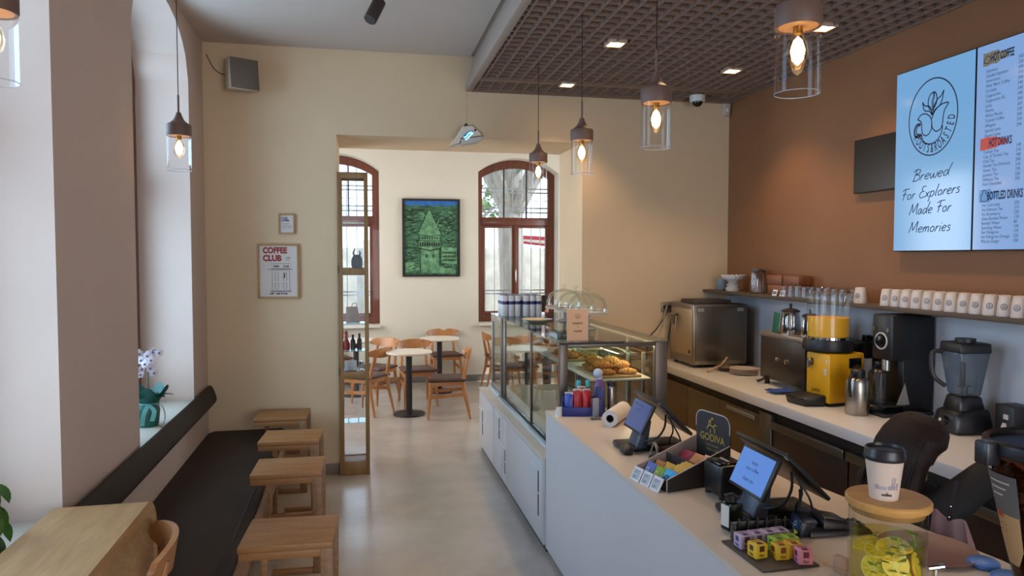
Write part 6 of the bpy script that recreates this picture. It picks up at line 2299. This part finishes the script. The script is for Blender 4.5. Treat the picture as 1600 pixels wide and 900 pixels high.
f = MB(); f.lathe([(.10, .335), (.155, .345), (.160, .36), (.150, .415), (.137, .42), (0, .42)], seg=36, close=False)
f.build('collar', M_black, t)
f = MB(); f.lathe([(.134, .418), (.139, .42), (.139, .435), (.134, .437)], seg=36, close=False)
f.build('ring', M_chrome, t)
f = MB(); f.lathe([(.131, .42), (.131, .70)], seg=40, close=False); f.lathe([(0, .702), (.131, .70), (.135, .705), (.128, .715), (.04, .73), (0, .73)], seg=40, close=False)
f.build('tank', glass('tank_glass', '#fafcfc', 1.0, body=.03, bodycol='#c8cdd0', top=.3), t)
f = MB(); f.lathe([(0, .425), (.1265, .425), (.1265, .558), (0, .558)], seg=40, close=False)
f.build('juice', mat('orange_juice', '#f0b010', .35, var=.06, scale=8), t)
f = MB(); f.lathe([(.135, .695), (.139, .70), (.139, .712), (.134, .716)], seg=30, close=False)
f.build('lid_rim', glass('tank_rim', '#f4f6f6', 1.0, top=.4), t)


def flask(x, y, lab, h=.235, r_=.068):
    t = thing('thermos', lab, 'thermos', (x, y, HC), R(-150), 'steel thermos jugs')
    f = MB(); f.lathe([(0, 0), (r_ - .003, 0), (r_, .006), (r_, h * .82), (r_ * .9, h * .90), (r_ * .55, h * .97), (0, h * .97)], seg=32, close=False)
    f.build('body', M_steel, t)
    f = MB(); f.lathe([(r_ * .58, h * .96), (r_ * .6, h), (r_ * .6, h + .03), (r_ * .45, h + .04), (0, h + .042)], seg=24, close=False)
    f.build('lid', M_black, t)
    f = MB(); f.tube(catmull([(r_ * .4, 0, h + .01), (r_ + .035, 0, h), (r_ + .045, 0, h * .75), (r_ + .03, 0, h * .5)], 5), .010, 8)
    f.build('handle', M_black, t)
    return t


flask(2.93, 3.80, 'steel thermos jug with black handle in front of the juice machine')
flask(3.215, 3.965, 'steel thermos jug half hidden behind the other, beside the black grinder', .25)
t = thing('drip_machine', 'black filter holder arm between juice machine and black grinder', 'machine', (3.315, 4.13, HC), 0)
f = MB(); f.box(-.05, .05, -.10, .10, 0, .03, .006); f.box(.01, .05, -.05, .05, .03, .42, .008); f.box(-.13, .05, -.07, .07, .29, .40, .02)
f.build('body', M_black, t)
f = MB(); f.tube([(-.07, 0, .40), (-.07, 0, .44)], .03, 12); f.tube([(-.02, .0, .40), (-.02, 0, .43)], .02, 12)
f.build('knob', M_black_g, t)

# black coffee grinder
t = thing('coffee_grinder', 'tall black coffee grinder with white ring dial on the back counter', 'coffee grinder', (3.07, 3.69, HC))
f = MB(); f.box(.0, .30, 0, .17, .33, .605, .012)
f.hexa([(.10, .01, .02), (.30, .01, .02), (.30, .16, .02), (.10, .16, .02)], [(.08, .0, .34), (.30, .0, .34), (.30, .17, .34), (.08, .17, .34)], .008)
f.build('body', mat('grinder_black', '#151417', .38, var=.08), t)
f = MB(); f.box(-.07, .28, -.03, .19, 0, .024, .008); f.box(-.07, .09, -.02, .18, .06, .068, .003)
f.build('base', M_black, t)
f = MB(); f.M = Matrix.Translation((-.001, .085, .445)) @ Matrix.Rotation(-PI / 2, 4, 'Y'); f.lathe([(.044, 0), (.052, 0), (.052, .006), (.044, .006), (.044, 0)], seg=32, close=False)
f.build('dial_ring', mat('dial_white', '#c9c2bc', .4), t)
f = MB(); f.M = Matrix.Translation((-.001, .085, .445)) @ Matrix.Rotation(-PI / 2, 4, 'Y'); f.lathe([(0, 0), (.034, 0), (.030, .022), (0, .024)], seg=24, close=False)
f.build('dial', M_black_g, t)
f = MB(); f.M = Matrix.Translation((-.001, .03, .515)) @ Matrix.Rotation(-PI / 2, 4, 'Y'); f.cyl((0, 0, 0), .012, 0, .006, 12)
f.build('screw', M_chrome, t)
f = MB(); f.M = Matrix.Translation((-.001, .145, .515)) @ Matrix.Rotation(-PI / 2, 4, 'Y'); f.cyl((0, 0, 0), .012, 0, .006, 12)
f.build('screw', M_chrome, t)
f = MB(); f.cyl((.035, .085, 0), .026, .265, .335, 16)
f.build('chute', M_steel, t)
f = MB(); f.lathe([(0, .070), (.040, .070), (.042, .074), (.042, .25), (.039, .25), (.039, .078), (0, .076)], c=(-.01, .085, 0), seg=24, close=False)
f.build('jug', glass('jug_glass', '#c9cbd0', 2.0, body=.15, bodycol='#77777c'), t)
f = MB(); f.prism([(.03, .07), (.12, .07), (.085, .20)], .002, 'y', -.014)
f.build('notice', mat('notice_silver', '#8e8a8c', .4, metal=.3), t)

# blender
t = thing('blender', 'black kitchen blender with smoky jug on the back counter', 'blender', (3.205, 3.30, HC), R(-8))
f = MB(); f.hexa([(-.12, -.11, 0), (.11, -.11, 0), (.11, .11, 0), (-.12, .11, 0)], [(-.10, -.09, .12), (.09, -.09, .14), (.09, .09, .14), (-.10, .09, .12)], .025); f.hexa([(-.075, -.075, .12), (.075, -.075, .12), (.075, .075, .12), (-.075, .075, .12)], [(-.06, -.06, .20), (.06, -.06, .20), (.06, .06, .20), (-.06, .06, .20)], .012)
f.build('motor_base', mat('blender_black', '#18181c', .32, var=.06), t)
f = MB(); f.M = Matrix.Translation((-.112, -.01, .065)) @ Matrix.Rotation(R(-82), 4, 'Y'); f.lathe([(0, 0), (.026, 0), (.022, .018), (0, .02)], seg=20, close=False)
f.build('dial', M_black_g, t)
f = MB(); f.M = Matrix.Translation((-.131, .0, .068)) @ Matrix.Rotation(R(-82), 4, 'Y'); f.cyl((0, 0, 0), .009, 0, .004, 12)
f.build('dial_mark', mat('dial_white', '#c9c2bc', .4), t)
f = MB()
q = lambda s, z: [(-s, -s, z), (s, -s, z), (s, s, z), (-s, s, z)]
f.hexa(q(.058, .20), q(.086, .44), .012)
f.build('jug', glass('blender_jug', '#b8c2ca', 1.2, body=.25, bodycol='#7d8892', top=.35), t)
f = MB(); f.box(-.02, .0, -.012, .012, .24, .38, .004); f.tube([(0, 0, .20), (0, 0, .25)], .018, 10); f.box(-.04, .04, -.006, .006, .245, .25)
f.build('blade', M_steel_d, t)
f = MB(); f.hexa(q(.090, .435), q(.086, .49), .010); f.cyl((0, 0, 0), .05, .485, .51, 20)
f.build('lid', M_black, t)
f = MB(); f.tube(catmull([(-.085, .06, .43), (-.125, .09, .42), (-.12, .088, .30), (-.07, .05, .24)], 5), .012, 8)
f.build('handle', M_black, t)
t = thing('black_caddy', 'small black box with a white clip right of the blender', 'box', (3.27, 3.06, HC), R(-5))
f = MB(); f.box(-.05, .07, -.06, .06, 0, .19, .006)
f.build('body', M_black, t)
f = MB(); f.box(-.053, -.049, -.03, .0, .12, .145); f.hexa([(-.07, -.05, .0), (-.05, -.05, 0), (-.05, .03, 0), (-.07, .03, 0)], [(-.056, -.02, .10), (-.052, -.02, .10), (-.052, .0, .10), (-.056, .0, .10)])
f.build('clip', mat('clip_white', '#b7b2ae', .4), t)
f = MB(); f.box(-.05, .06, -.10, .10, 0, .10, .01)
single(f, 'tin', mat('tin_mauve', '#6b4c4c', .45, var=.5, scale=22), 'mauve patterned tin at the right edge behind the black box', 'tin', (3.31, 2.86, HC))

# ================================================================ PEOPLE
def skin_mesh(nodes, edges, root, sub=2):
    names = list(nodes)
    me = bpy.data.meshes.new('skin_work')
    me.from_pydata([nodes[n][0] for n in names], [(names.index(a), names.index(b)) for a, b in edges], [])
    ob = bpy.data.objects.new('skin_work', me)
    C.collection.objects.link(ob)
    ob.modifiers.new('skin', 'SKIN').use_smooth_shade = True
    for i, n in enumerate(names):
        r = nodes[n][1]
        r = r if isinstance(r, tuple) else (r, r)
        me.skin_vertices[0].data[i].radius = r
        me.skin_vertices[0].data[i].use_root = (n == root)
    s = ob.modifiers.new('sub', 'SUBSURF'); s.levels = sub; s.render_levels = sub
    dg = bpy.context.evaluated_depsgraph_get()
    dg.update()
    out = bpy.data.meshes.new_from_object(ob.evaluated_get(dg))
    bpy.data.objects.remove(ob); bpy.data.meshes.remove(me)
    return out


def mesh_obj(me, name, m, parent, world=True):
    if world and parent is not None:
        L = Vector(parent.location)
        for v in me.vertices:
            v.co -= L
    me.materials.clear(); me.materials.append(m)
    me.name = name
    for p in me.polygons: p.use_smooth = True
    o = bpy.data.objects.new(name, me); C.collection.objects.link(o)
    o.parent = parent
    return o


def V3(*a): return Vector(a)


def arm_nodes(N, E, s, sh, el, wr, palm, curl, start):
    N['el' + s] = (el, .042); N['fa' + s] = (el.lerp(wr, .35), .038); N['wr' + s] = (wr, .027); N['pm' + s] = (palm, (.034, .020))
    E += [(start, 'sh' + s), ('sh' + s, 'el' + s), ('el' + s, 'fa' + s), ('fa' + s, 'wr' + s), ('wr' + s, 'pm' + s)]
    d = (palm - wr).normalized()
    side = d.cross(V3(1, 0, 0)).normalized()
    for k, ln in enumerate((.072, .082, .078, .060)):
        o = side * (.026 - .0175 * k)
        a = palm + d * .032 + o
        b = a + d * ln * .5 + curl * .012
        c = a + d * ln * .92 + curl * .036
        N['f%d%s' % (k, s)] = (a, .0095); N['g%d%s' % (k, s)] = (b, .0085); N['h%d%s' % (k, s)] = (c, .007)
        E += [('pm' + s, 'f%d%s' % (k, s)), ('f%d%s' % (k, s), 'g%d%s' % (k, s)), ('g%d%s' % (k, s), 'h%d%s' % (k, s))]
    a = wr.lerp(palm, .5) + side * .030
    N['t0' + s] = (a, .011); N['t1' + s] = (a + d * .035 + side * .018 + curl * .01, .0095); N['t2' + s] = (a + d * .06 + side * .02 + curl * .022, .008)
    E += [('pm' + s, 't0' + s), ('t0' + s, 't1' + s), ('t1' + s, 't2' + s)]


def loft(path, n=28, caps=True):
    """closed soft body through elliptical rings: (centre, half-width along a, half-depth along b, a, b)"""
    f = MB()
    V, F = [], []
    for c, ra, rb, a, b in path:
        a, b = Vector(a).normalized(), Vector(b).normalized()
        for k in range(n):
            t_ = 2 * PI * k / n
            V.append(Vector(c) + a * ra * math.cos(t_) + b * rb * math.sin(t_))
    for i in range(len(path) - 1):
        for k in range(n):
            F.append((i * n + k, i * n + (k + 1) % n, (i + 1) * n + (k + 1) % n, (i + 1) * n + k))
    F += [tuple(range(n - 1, -1, -1)), tuple((len(path) - 1) * n + k for k in range(n))]
    f._new(V, F)
    return f


def smooth_path(keys, m=5):
    flat = [tuple(c) + (ra, rb) for c, ra, rb in keys]
    return catmull(flat, m)


M_skin = mat('skin_tone', '#b98468', .5, var=.05)
M_hair = mat('hair_dark_brown', '#1e0f0b', .55, spec=.25, var=.35, scale=14, stretch=(8, 8, 1), bump=.4, bscale=30)
M_blk = mat('clothes_black', '#0e0c10', .8, var=.12, scale=20)
M_trous = mat('trousers_dark', '#1d1c22', .8, var=.1, scale=20)


def face(f_parent, c, fwd, up, s=1.0, mats=None):
    """eyes, brows and mouth set on a head centred at c"""
    rt = fwd.cross(up).normalized()
    L = Vector(f_parent.location)
    f = MB()
    for k in (-1, 1):
        p = c + fwd * .083 * s + rt * .031 * k * s + up * .008 * s - L
        f.ball(p, .0115 * s, 10, 6)
    f.build('eyes', mat('eye_white', '#d8d2cc', .3), f_parent)
    f = MB()
    for k in (-1, 1):
        p = c + fwd * .092 * s + rt * .031 * k * s + up * .008 * s - L
        f.ball(p, .0055 * s, 8, 5)
        f.tube([p + rt * .016 + up * .020 - fwd * .004, p + up * .024, p - rt * .016 + up * .020 - fwd * .004], .003, 6)
    f.build('brows', mat('brow_dark', '#1c120f', .5), f_parent)
    f = MB(); q = c + fwd * .088 * s - up * .050 * s - L
    f.tube([q - rt * .022 - fwd * .006, q, q + rt * .022 - fwd * .006], [.003, .006, .003], 8)
    f.build('mouth', mat('lips', '#8e4a44', .5), f_parent)


# barista crouching behind the counter, turned to the back counter
t = thing('person', 'person in black with long dark brown hair crouching behind the counter, seen from behind', 'person', (2.12, 2.46, 0))
hip, chest, neck, hd = V3(2.05, 2.46, .42), V3(2.11, 2.455, .80), V3(2.13, 2.45, .97), V3(2.155, 2.44, 1.10)
fw, upv = V3(.90, .05, -.42).normalized(), V3(.42, .0, .90).normalized()
N = {'hip': (hip, .13), 'waist': (hip.lerp(chest, .5) + V3(-.02, 0, .0), .115), 'chest': (chest, .125), 'neck': (neck, .05), 'jaw': (hd - upv * .045 + fw * .01, .062), 'head': (hd + upv * .02, .084), 'crown': (hd + upv * .085, .060), 'nose': (hd + fw * .10 - upv * .012, .012)}
E = [('hip', 'waist'), ('waist', 'chest'), ('chest', 'neck'), ('neck', 'jaw'), ('jaw', 'head'), ('head', 'crown'), ('head', 'nose')]
for s, k in (('L', 1), ('R', -1)):
    sh = chest + V3(.02, .185 * k, .105)
    N['sh' + s] = (sh, .056)
    if s == 'R':
        el, wr, pm = V3(2.34, 2.28, 1.02), V3(2.57, 2.37, .975), V3(2.655, 2.40, .945)
    else:
        el, wr, pm = V3(2.20, 2.72, .66), V3(2.40, 2.66, .60), V3(2.48, 2.64, .59)
    arm_nodes(N, E, s, sh, el, wr, pm, V3(.2, 0, -.9), 'chest')
    kn, an = V3(2.43, 2.46 + .13 * k, .50), V3(2.17, 2.46 + .12 * k, .10)
    N['th' + s] = (hip + V3(.06, .10 * k, .0), .088); N['kn' + s] = (kn, .058); N['cf' + s] = (kn.lerp(an, .4), .052); N['an' + s] = (an, .038); N['to' + s] = (an + V3(.16, .02 * k, -.065), (.040, .026)); N['he' + s] = (an + V3(-.03, 0, -.05), .034)
    E += [('hip', 'th' + s), ('th' + s, 'kn' + s), ('kn' + s, 'cf' + s), ('cf' + s, 'an' + s), ('an' + s, 'to' + s), ('an' + s, 'he' + s)]
mesh_obj(skin_mesh(N, E, 'hip'), 'body', M_skin, t)
g = lambda r, d: tuple(v + d for v in r) if isinstance(r, tuple) else r + d
ax, bx_ = V3(0, 1, 0), V3(1, 0, -.1)
f = MB()
L0 = Vector(t.location)
pth = smooth_path([(V3(2.05, 2.46, .36), .17, .15), (V3(2.05, 2.46, .48), .165, .14), (V3(2.07, 2.46, .62), .150, .125), (V3(2.10, 2.458, .76), .175, .135), (V3(2.12, 2.456, .87), .20, .125), (V3(2.13, 2.452, .93), .16, .10), (V3(2.135, 2.45, .975), .075, .075)])
f = loft([(V3(*q[:3]) - L0, q[3], q[4], ax, bx_) for q in pth])
for s in 'LR':
    f.tube([Vector(q) - L0 for q in catmull([tuple(chest + V3(.01, .12 * (1 if s == 'L' else -1), .09)), tuple(N['sh' + s][0]), tuple(N['el' + s][0]), tuple(N['fa' + s][0]), tuple(N['elL' if s == 'L' else 'elR'][0].lerp(N['wr' + s][0], .85))], 5)], [.070] * 5 + [.072, .070, .066, .064, .062] + [.060, .058, .056, .054, .052] + [.050, .048, .046, .044, .042, .040], 14)
f.build('shirt', M_blk, t)
tr = {k: (N[k][0], g(N[k][1], .018)) for k in ('hip', 'thL', 'thR', 'knL', 'knR', 'cfL', 'cfR', 'anL', 'anR')}
tr['anL'] = (N['anL'][0], .055); tr['anR'] = (N['anR'][0], .055)
mesh_obj(skin_mesh(tr, [('hip', 'thL'), ('thL', 'knL'), ('knL', 'cfL'), ('cfL', 'anL'), ('hip', 'thR'), ('thR', 'knR'), ('knR', 'cfR'), ('cfR', 'anR')], 'hip'), 'trousers', M_trous, t)
for s in 'LR':
    f = MB(); a = N['an' + s][0] - Vector(t.location)
    f.hexa([a + V3(-.09, -.05, -.10), a + V3(.21, -.05, -.10), a + V3(.21, .05, -.10), a + V3(-.09, .05, -.10)], [a + V3(-.08, -.042, -.01), a + V3(.16, -.038, -.045), a + V3(.16, .038, -.045), a + V3(-.08, .042, -.01)], .02)
    f.build('shoe', M_black, t)
face(t, hd, fw, upv)
# long straight hair: skull cap running down the back
sd = V3(0, 1, 0)
bk = sd.cross(upv).normalized()
keys = [(hd + upv * .128 - fw * .01, .012, .012), (hd + upv * .120 - fw * .01, .055, .055), (hd + upv * .09 - fw * .015, .098, .092), (hd + upv * .035 - fw * .025, .122, .108), (hd - upv * .03 - fw * .05, .126, .095), (V3(2.055, 2.445, .975), .130, .080), (V3(2.015, 2.448, .86), .132, .065), (V3(1.985, 2.45, .74), .118, .050), (V3(1.965, 2.45, .63), .07, .03), (V3(1.96, 2.45, .60), .02, .01)]
pth = smooth_path(keys, 5)
f = loft([(V3(*q[:3]) - L0, q[3] * (1 + .02 * math.sin(i * 1.3)), q[4], sd, bk if i < 22 else V3(1, 0, .15)) for i, q in enumerate(pth)], 36)
for k in range(14):
    y = 2.45 + (k - 6.5) * .018
    o = .006 * math.sin(k * 2.1)
    zz = math.sqrt(max(.05, 1 - ((k - 6.5) / 7.5) ** 2))
    f.tube([Vector(q) - L0 for q in catmull([tuple(hd + upv * .10 * zz - fw * (.06 * zz + .03) + V3(0, (k - 6.5) * .010, 0)), tuple(hd + upv * .0 - fw * (.09 * zz + .04) + V3(0, (k - 6.5) * .0165, 0)), (2.055 - .075 * zz + o, y, .965), (2.015 - .060 * zz - o, y + o, .85), (1.985 - .045 * zz, y - o, .72), (1.97, y + o, .60)], 4)], .008, 6)
f.build('hair', M_hair, t)
# bag hanging at the side
t = thing('shoulder_bag', 'mauve cloth bag with studded strap hanging beside the person in black', 'bag', (2.02, 2.10, .86))
f = MB()


def bagf(u, v, q):
    w = .11 - .035 * v
    fold = .010 * math.sin(u * 14) * (1 - .4 * v)
    return ((q - .5) * .05 * (1 - .8 * v) + fold, (u - .5) * 2 * w + .03 * v, -.10 + .17 * v + .012 * math.sin(u * 9))


f.slab(bagf, 24, 8, 1)
f.build('body', mat('cloth_mauve', '#8a6a6a', .8, var=.15, scale=12), t)
f = MB(); f.slab(lambda u, v, q: (.0 + (q - .5) * .004, .03 + (u - .5) * .016 - .03 * v, .06 + .15 * v), 3, 6, 1)
s_ = f.build('strap', mat('strap_dark', '#2a1c1c', .5), t)
for k in range(2):
    f = MB(); f.ball((-.004, .024 - .006 * k, .075 + .04 * k), .003, 8, 5)
    f.build('stud', M_chrome, s_)

# guest sitting in the back room
PX, PY = 2.50, 9.62
t = thing('person', 'seated guest with dark hair and dark top by the right back window', 'person', (PX, PY, 0))
hip, chest, neck, hd = V3(PX, PY + .06, .53), V3(PX - .02, PY + .08, .90), V3(PX - .02, PY + .06, 1.08), V3(PX - .03, PY + .02, 1.20)
fw, upv = V3(.95, .20, -.15).normalized(), V3(.15, -.05, 1).normalized()
N = {'hip': (hip, .125), 'waist': (hip.lerp(chest, .45), .11), 'chest': (chest, .125), 'neck': (neck, .05), 'jaw': (hd - upv * .045 + fw * .01, .060), 'head': (hd + upv * .02, .082), 'crown': (hd + upv * .08, .058), 'nose': (hd + fw * .098 - upv * .012, .012)}
E = [('hip', 'waist'), ('waist', 'chest'), ('chest', 'neck'), ('neck', 'jaw'), ('jaw', 'head'), ('head', 'crown'), ('head', 'nose')]
for s, k in (('L', -1), ('R', 1)):
    sh = chest + V3(.18 * k, -.01, .09)
    N['sh' + s] = (sh, .055)
    el = V3(PX + .21 * k, PY - .06, .72); wr = V3(PX + .10 * k, PY - .25, .66); pm = wr + V3(-.02 * k, -.08, -.02)
    arm_nodes(N, E, s, sh, el, wr, pm, V3(0, -.2, -.8), 'chest')
    kn, an = V3(PX + .10 * k, PY - .38, .50), V3(PX + .10 * k, PY - .36, .09)
    N['th' + s] = (hip + V3(.09 * k, -.06, -.01), .085); N['kn' + s] = (kn, .058); N['cf' + s] = (kn.lerp(an, .35), .052); N['an' + s] = (an, .036); N['to' + s] = (an + V3(.01 * k, -.16, -.06), (.040, .026)); N['he' + s] = (an + V3(0, .03, -.05), .034)
    E += [('hip', 'th' + s), ('th' + s, 'kn' + s), ('kn' + s, 'cf' + s), ('cf' + s, 'an' + s), ('an' + s, 'to' + s), ('an' + s, 'he' + s)]
mesh_obj(skin_mesh(N, E, 'hip'), 'body', M_skin, t)
top = {k: (N[k][0], g(N[k][1], .022)) for k in ('hip', 'waist', 'chest', 'shL', 'shR', 'elL', 'elR', 'faL', 'faR')}
top['coll'] = (chest.lerp(neck, .6), .075)
top['cuffL'] = (N['elL'][0].lerp(N['wrL'][0], .88), .042); top['cuffR'] = (N['elR'][0].lerp(N['wrR'][0], .88), .042)
mesh_obj(skin_mesh(top, [('hip', 'waist'), ('waist', 'chest'), ('chest', 'coll'), ('chest', 'shL'), ('shL', 'elL'), ('elL', 'faL'), ('faL', 'cuffL'), ('chest', 'shR'), ('shR', 'elR'), ('elR', 'faR'), ('faR', 'cuffR')], 'hip'), 'shirt', mat('clothes_navy', '#1b1d30', .8, var=.1), t)
tr = {k: (N[k][0], g(N[k][1], .018)) for k in ('hip', 'thL', 'thR', 'knL', 'knR', 'cfL', 'cfR')}
tr['anL'] = (N['anL'][0], .052); tr['anR'] = (N['anR'][0], .052)
mesh_obj(skin_mesh(tr, [('hip', 'thL'), ('thL', 'knL'), ('knL', 'cfL'), ('cfL', 'anL'), ('hip', 'thR'), ('thR', 'knR'), ('knR', 'cfR'), ('cfR', 'anR')], 'hip'), 'trousers', M_trous, t)
for s in 'LR':
    f = MB(); a = N['an' + s][0] - Vector(t.location)
    f.hexa([a + V3(-.05, -.19, -.09), a + V3(.05, -.19, -.09), a + V3(.05, .09, -.09), a + V3(-.05, .09, -.09)], [a + V3(-.038, -.15, -.04), a + V3(.038, -.15, -.04), a + V3(.042, .08, -.01), a + V3(-.042, .08, -.01)], .02)
    f.build('shoe', M_black, t)
face(t, hd, fw, upv)
L0 = Vector(t.location)
sd = fw.cross(upv).normalized(); bk = -fw
pth = smooth_path([(hd + upv * .125, .012, .012), (hd + upv * .117, .05, .052), (hd + upv * .085 - fw * .008, .092, .090), (hd + upv * .03 - fw * .03, .108, .085), (hd - upv * .03 - fw * .05, .105, .065), (hd - upv * .09 - fw * .055, .095, .05), (hd - upv * .15 - fw * .06, .06, .03), (hd - upv * .16 - fw * .06, .02, .01)], 4)
loft([(V3(*q[:3]) - L0, q[3], q[4], sd, bk) for q in pth], 28).build('hair', M_hair, t)
chair(PX, PY + .10, -6, 'wooden dining chair the guest by the right back window sits on')

# ================================================================ PLANTS
def leafquad(f, base, d, l, w, bend=.25, n=5):
    d = Vector(d).normalized()
    s = d.cross(V3(0, 0, 1))
    s = s.normalized() if s.length > 1e-3 else V3(1, 0, 0)
    rows = []
    for i in range(n + 1):
        u = i / n
        p = Vector(base) + d * l * u + V3(0, 0, -bend * l * u * u)
        ww = w * math.sin(PI * min(1, .08 + u * .92)) ** .8
        rows.append((p - s * ww, p + V3(0, 0, -.12 * ww), p + s * ww))
    V = [q for r in rows for q in r]
    F = []
    for i in range(n):
        for k in range(2):
            F.append((i * 3 + k, i * 3 + k + 1, i * 3 + 4 + k, i * 3 + 3 + k))
    f._new(V, F)


t = thing('potted_orchid', 'white orchid in teal wrapping with bow on the sill of the far left window', 'orchid', L2W(-.105, -1.37, .786), LA)
f = MB()
V, F = [], []
n = 40
prof = [(.055, 0), (.062, .02), (.070, .10), (.062, .135), (.060, .15), (.085, .19), (.115, .235)]
for j, (r_, z) in enumerate(prof):
    for i in range(n):
        a = 2 * PI * i / n
        am = .0 if j < 3 else (.006 if j < 5 else .02)
        V.append((r_ * (1 + am * 3 * math.cos(5 * a)) * math.cos(a), r_ * (1 + am * 3 * math.cos(5 * a)) * math.sin(a), z + (.025 * math.cos(5 * a + .6) if j == 6 else 0)))
for j in range(len(prof) - 1):
    for i in range(n):
        F.append((j * n + i, j * n + (i + 1) % n, (j + 1) * n + (i + 1) % n, (j + 1) * n + i))
F.append(tuple(range(n - 1, -1, -1)))
f._new(V, F)
M_teal = mat('wrap_teal', '#1d5a50', .45, var=.15, scale=15)
f.build('wrapping', M_teal, t)
f = MB()
f.tube([(.063 * math.cos(a), .063 * math.sin(a), .145) for a in [2 * PI * k / 20 for k in range(21)]], .006, 6)
for pts in ([(.02, -.07, .145), (.06, -.10, .11), (.05, -.11, .05)], [(.02, -.07, .145), (.0, -.10, .09), (-.01, -.105, .02)]):
    c = catmull(pts, 5)
    f.slab(lambda u, v, q: tuple(Vector(c[min(len(c) - 1, int(v * (len(c) - 1) + .5))]) + V3((u - .5) * .028, 0, q * .002)), 2, len(c) - 1, 1)
f.build('ribbon', mat('ribbon_teal_pale', '#5d9a92', .4), t)
f = MB()
c2 = catmull([(.05, -.05, .15), (.10, -.07, .13), (.115, -.075, .06), (.09, -.07, .0)], 5)
f.slab(lambda u, v, q: tuple(Vector(c2[min(len(c2) - 1, int(v * (len(c2) - 1) + .5))]) + V3(0, (u - .5) * .025, 0) + V3(q * .002, 0, 0)), 2, len(c2) - 1, 1)
f.build('ribbon', mat('ribbon_white', '#c2c6c6', .4), t)
for a, l, w in ((-.6, .17, .035), (.3, .15, .03), (1.4, .16, .03), (2.6, .15, .03), (-1.7, .14, .03), (-.1, .19, .03)):
    f = MB()
    leafquad(f, (0, 0, .17), (math.cos(a), math.sin(a), .55), l, w, .35)
    f.build('leaf', mat('orchid_leaf', '#1f5a4a', .4, var=.2), t)
f = MB(); f.tube(catmull([(0, 0, .14), (.004, .0, .28), (.0, -.01, .40), (.02, -.03, .47), (.07, -.06, .485)], 5), .004, 6)
f.build('stem', mat('orchid_stem', '#33402a', .5), t)
blo = [(-.03, -.02, .42), (.01, -.035, .45), (.045, -.045, .475), (.0, -.05, .40), (.035, -.05, .425), (-.02, -.05, .37), (.03, -.055, .375), (.05, -.05, .345), (-.03, -.045, .335), (.085, -.06, .47), (-.035, -.04, .465)]
r = random.Random(3)
for b in blo:
    f = MB()
    nrm = V3(r.uniform(-.1, .7), -1, r.uniform(-.3, .3)).normalized()
    q = nrm.to_track_quat('Z', 'Y').to_matrix()
    ctr = V3(0, 0, .0)
    V, F = [q @ V3(0, 0, .003) + Vector(b)], []
    for k in range(5):
        a = 2 * PI * k / 5 + .3
        l = .032 if k % 2 else .028
        for da, ll, z in ((-.62, .72, .004), (0, 1, -.002), (.62, .72, .004)):
            V.append(q @ V3(math.cos(a + da) * l * ll, math.sin(a + da) * l * ll, z) + Vector(b))
        F.append((0, 1 + 3 * k, 2 + 3 * k, 3 + 3 * k))
    f._new(V, F)
    fl_ = f.build('flower', mat('orchid_white', '#d8d2dc', .6, var=.06), t)
    f = MB(); f.ball(q @ V3(0, -.004, .006) + Vector(b), .007, 8, 5)
    f.build('centre', mat('orchid_purple', '#5c3a66', .5), fl_)

t = thing('potted_plant', 'green leafy plant on the near window sill at the lower left edge', 'plant', L2W(-.19, -3.72, .786), LA)
f = MB(); f.lathe([(0, 0), (.05, 0), (.065, .10), (.067, .11), (.06, .11), (.055, .10), (0, .095)], seg=24, close=False)
f.build('pot', mat('pot_white', '#c9c4bc', .4), t)
f, fl = MB(), MB()
r = random.Random(12)
tips = [(.12, .26, .10), (.10, .24, .15), (.14, .25, .20), (.13, .27, .03), (.10, .22, .24), (.15, .24, .28), (-.02, .15, .22), (.05, -.1, .22), (-.1, .05, .2), (.1, .28, .05), (.14, .28, .14), (.08, .2, .06), (.12, .22, .0)]
for k, tp in enumerate(tips):
    c = catmull([(0, 0, .08), (tp[0] * .4, tp[1] * .4, .20 + tp[2] * .3), tp], 4)
    f.tube(c, .0025, 5)
    d = Vector(c[-1]) - Vector(c[-2])
    leafquad(fl, tp, (d.x + r.uniform(-.02, .02), d.y, d.z - .02), r.uniform(.06, .08), r.uniform(.02, .028), .5)
    if k < 12:
        leafquad(fl, c[-3], (r.uniform(-.4, 1), r.uniform(-.2, 1), -.3), .06, .02, .5)
        leafquad(fl, c[-2], (r.uniform(-.2, 1), r.uniform(-.6, .6), -.4), .06, .022, .5)
f.build('stem', mat('plant_stem', '#4a4a2c', .6), t)
fl.build('foliage', mat('plant_leaf', '#3d5a1c', .45, var=.3, scale=12), t)
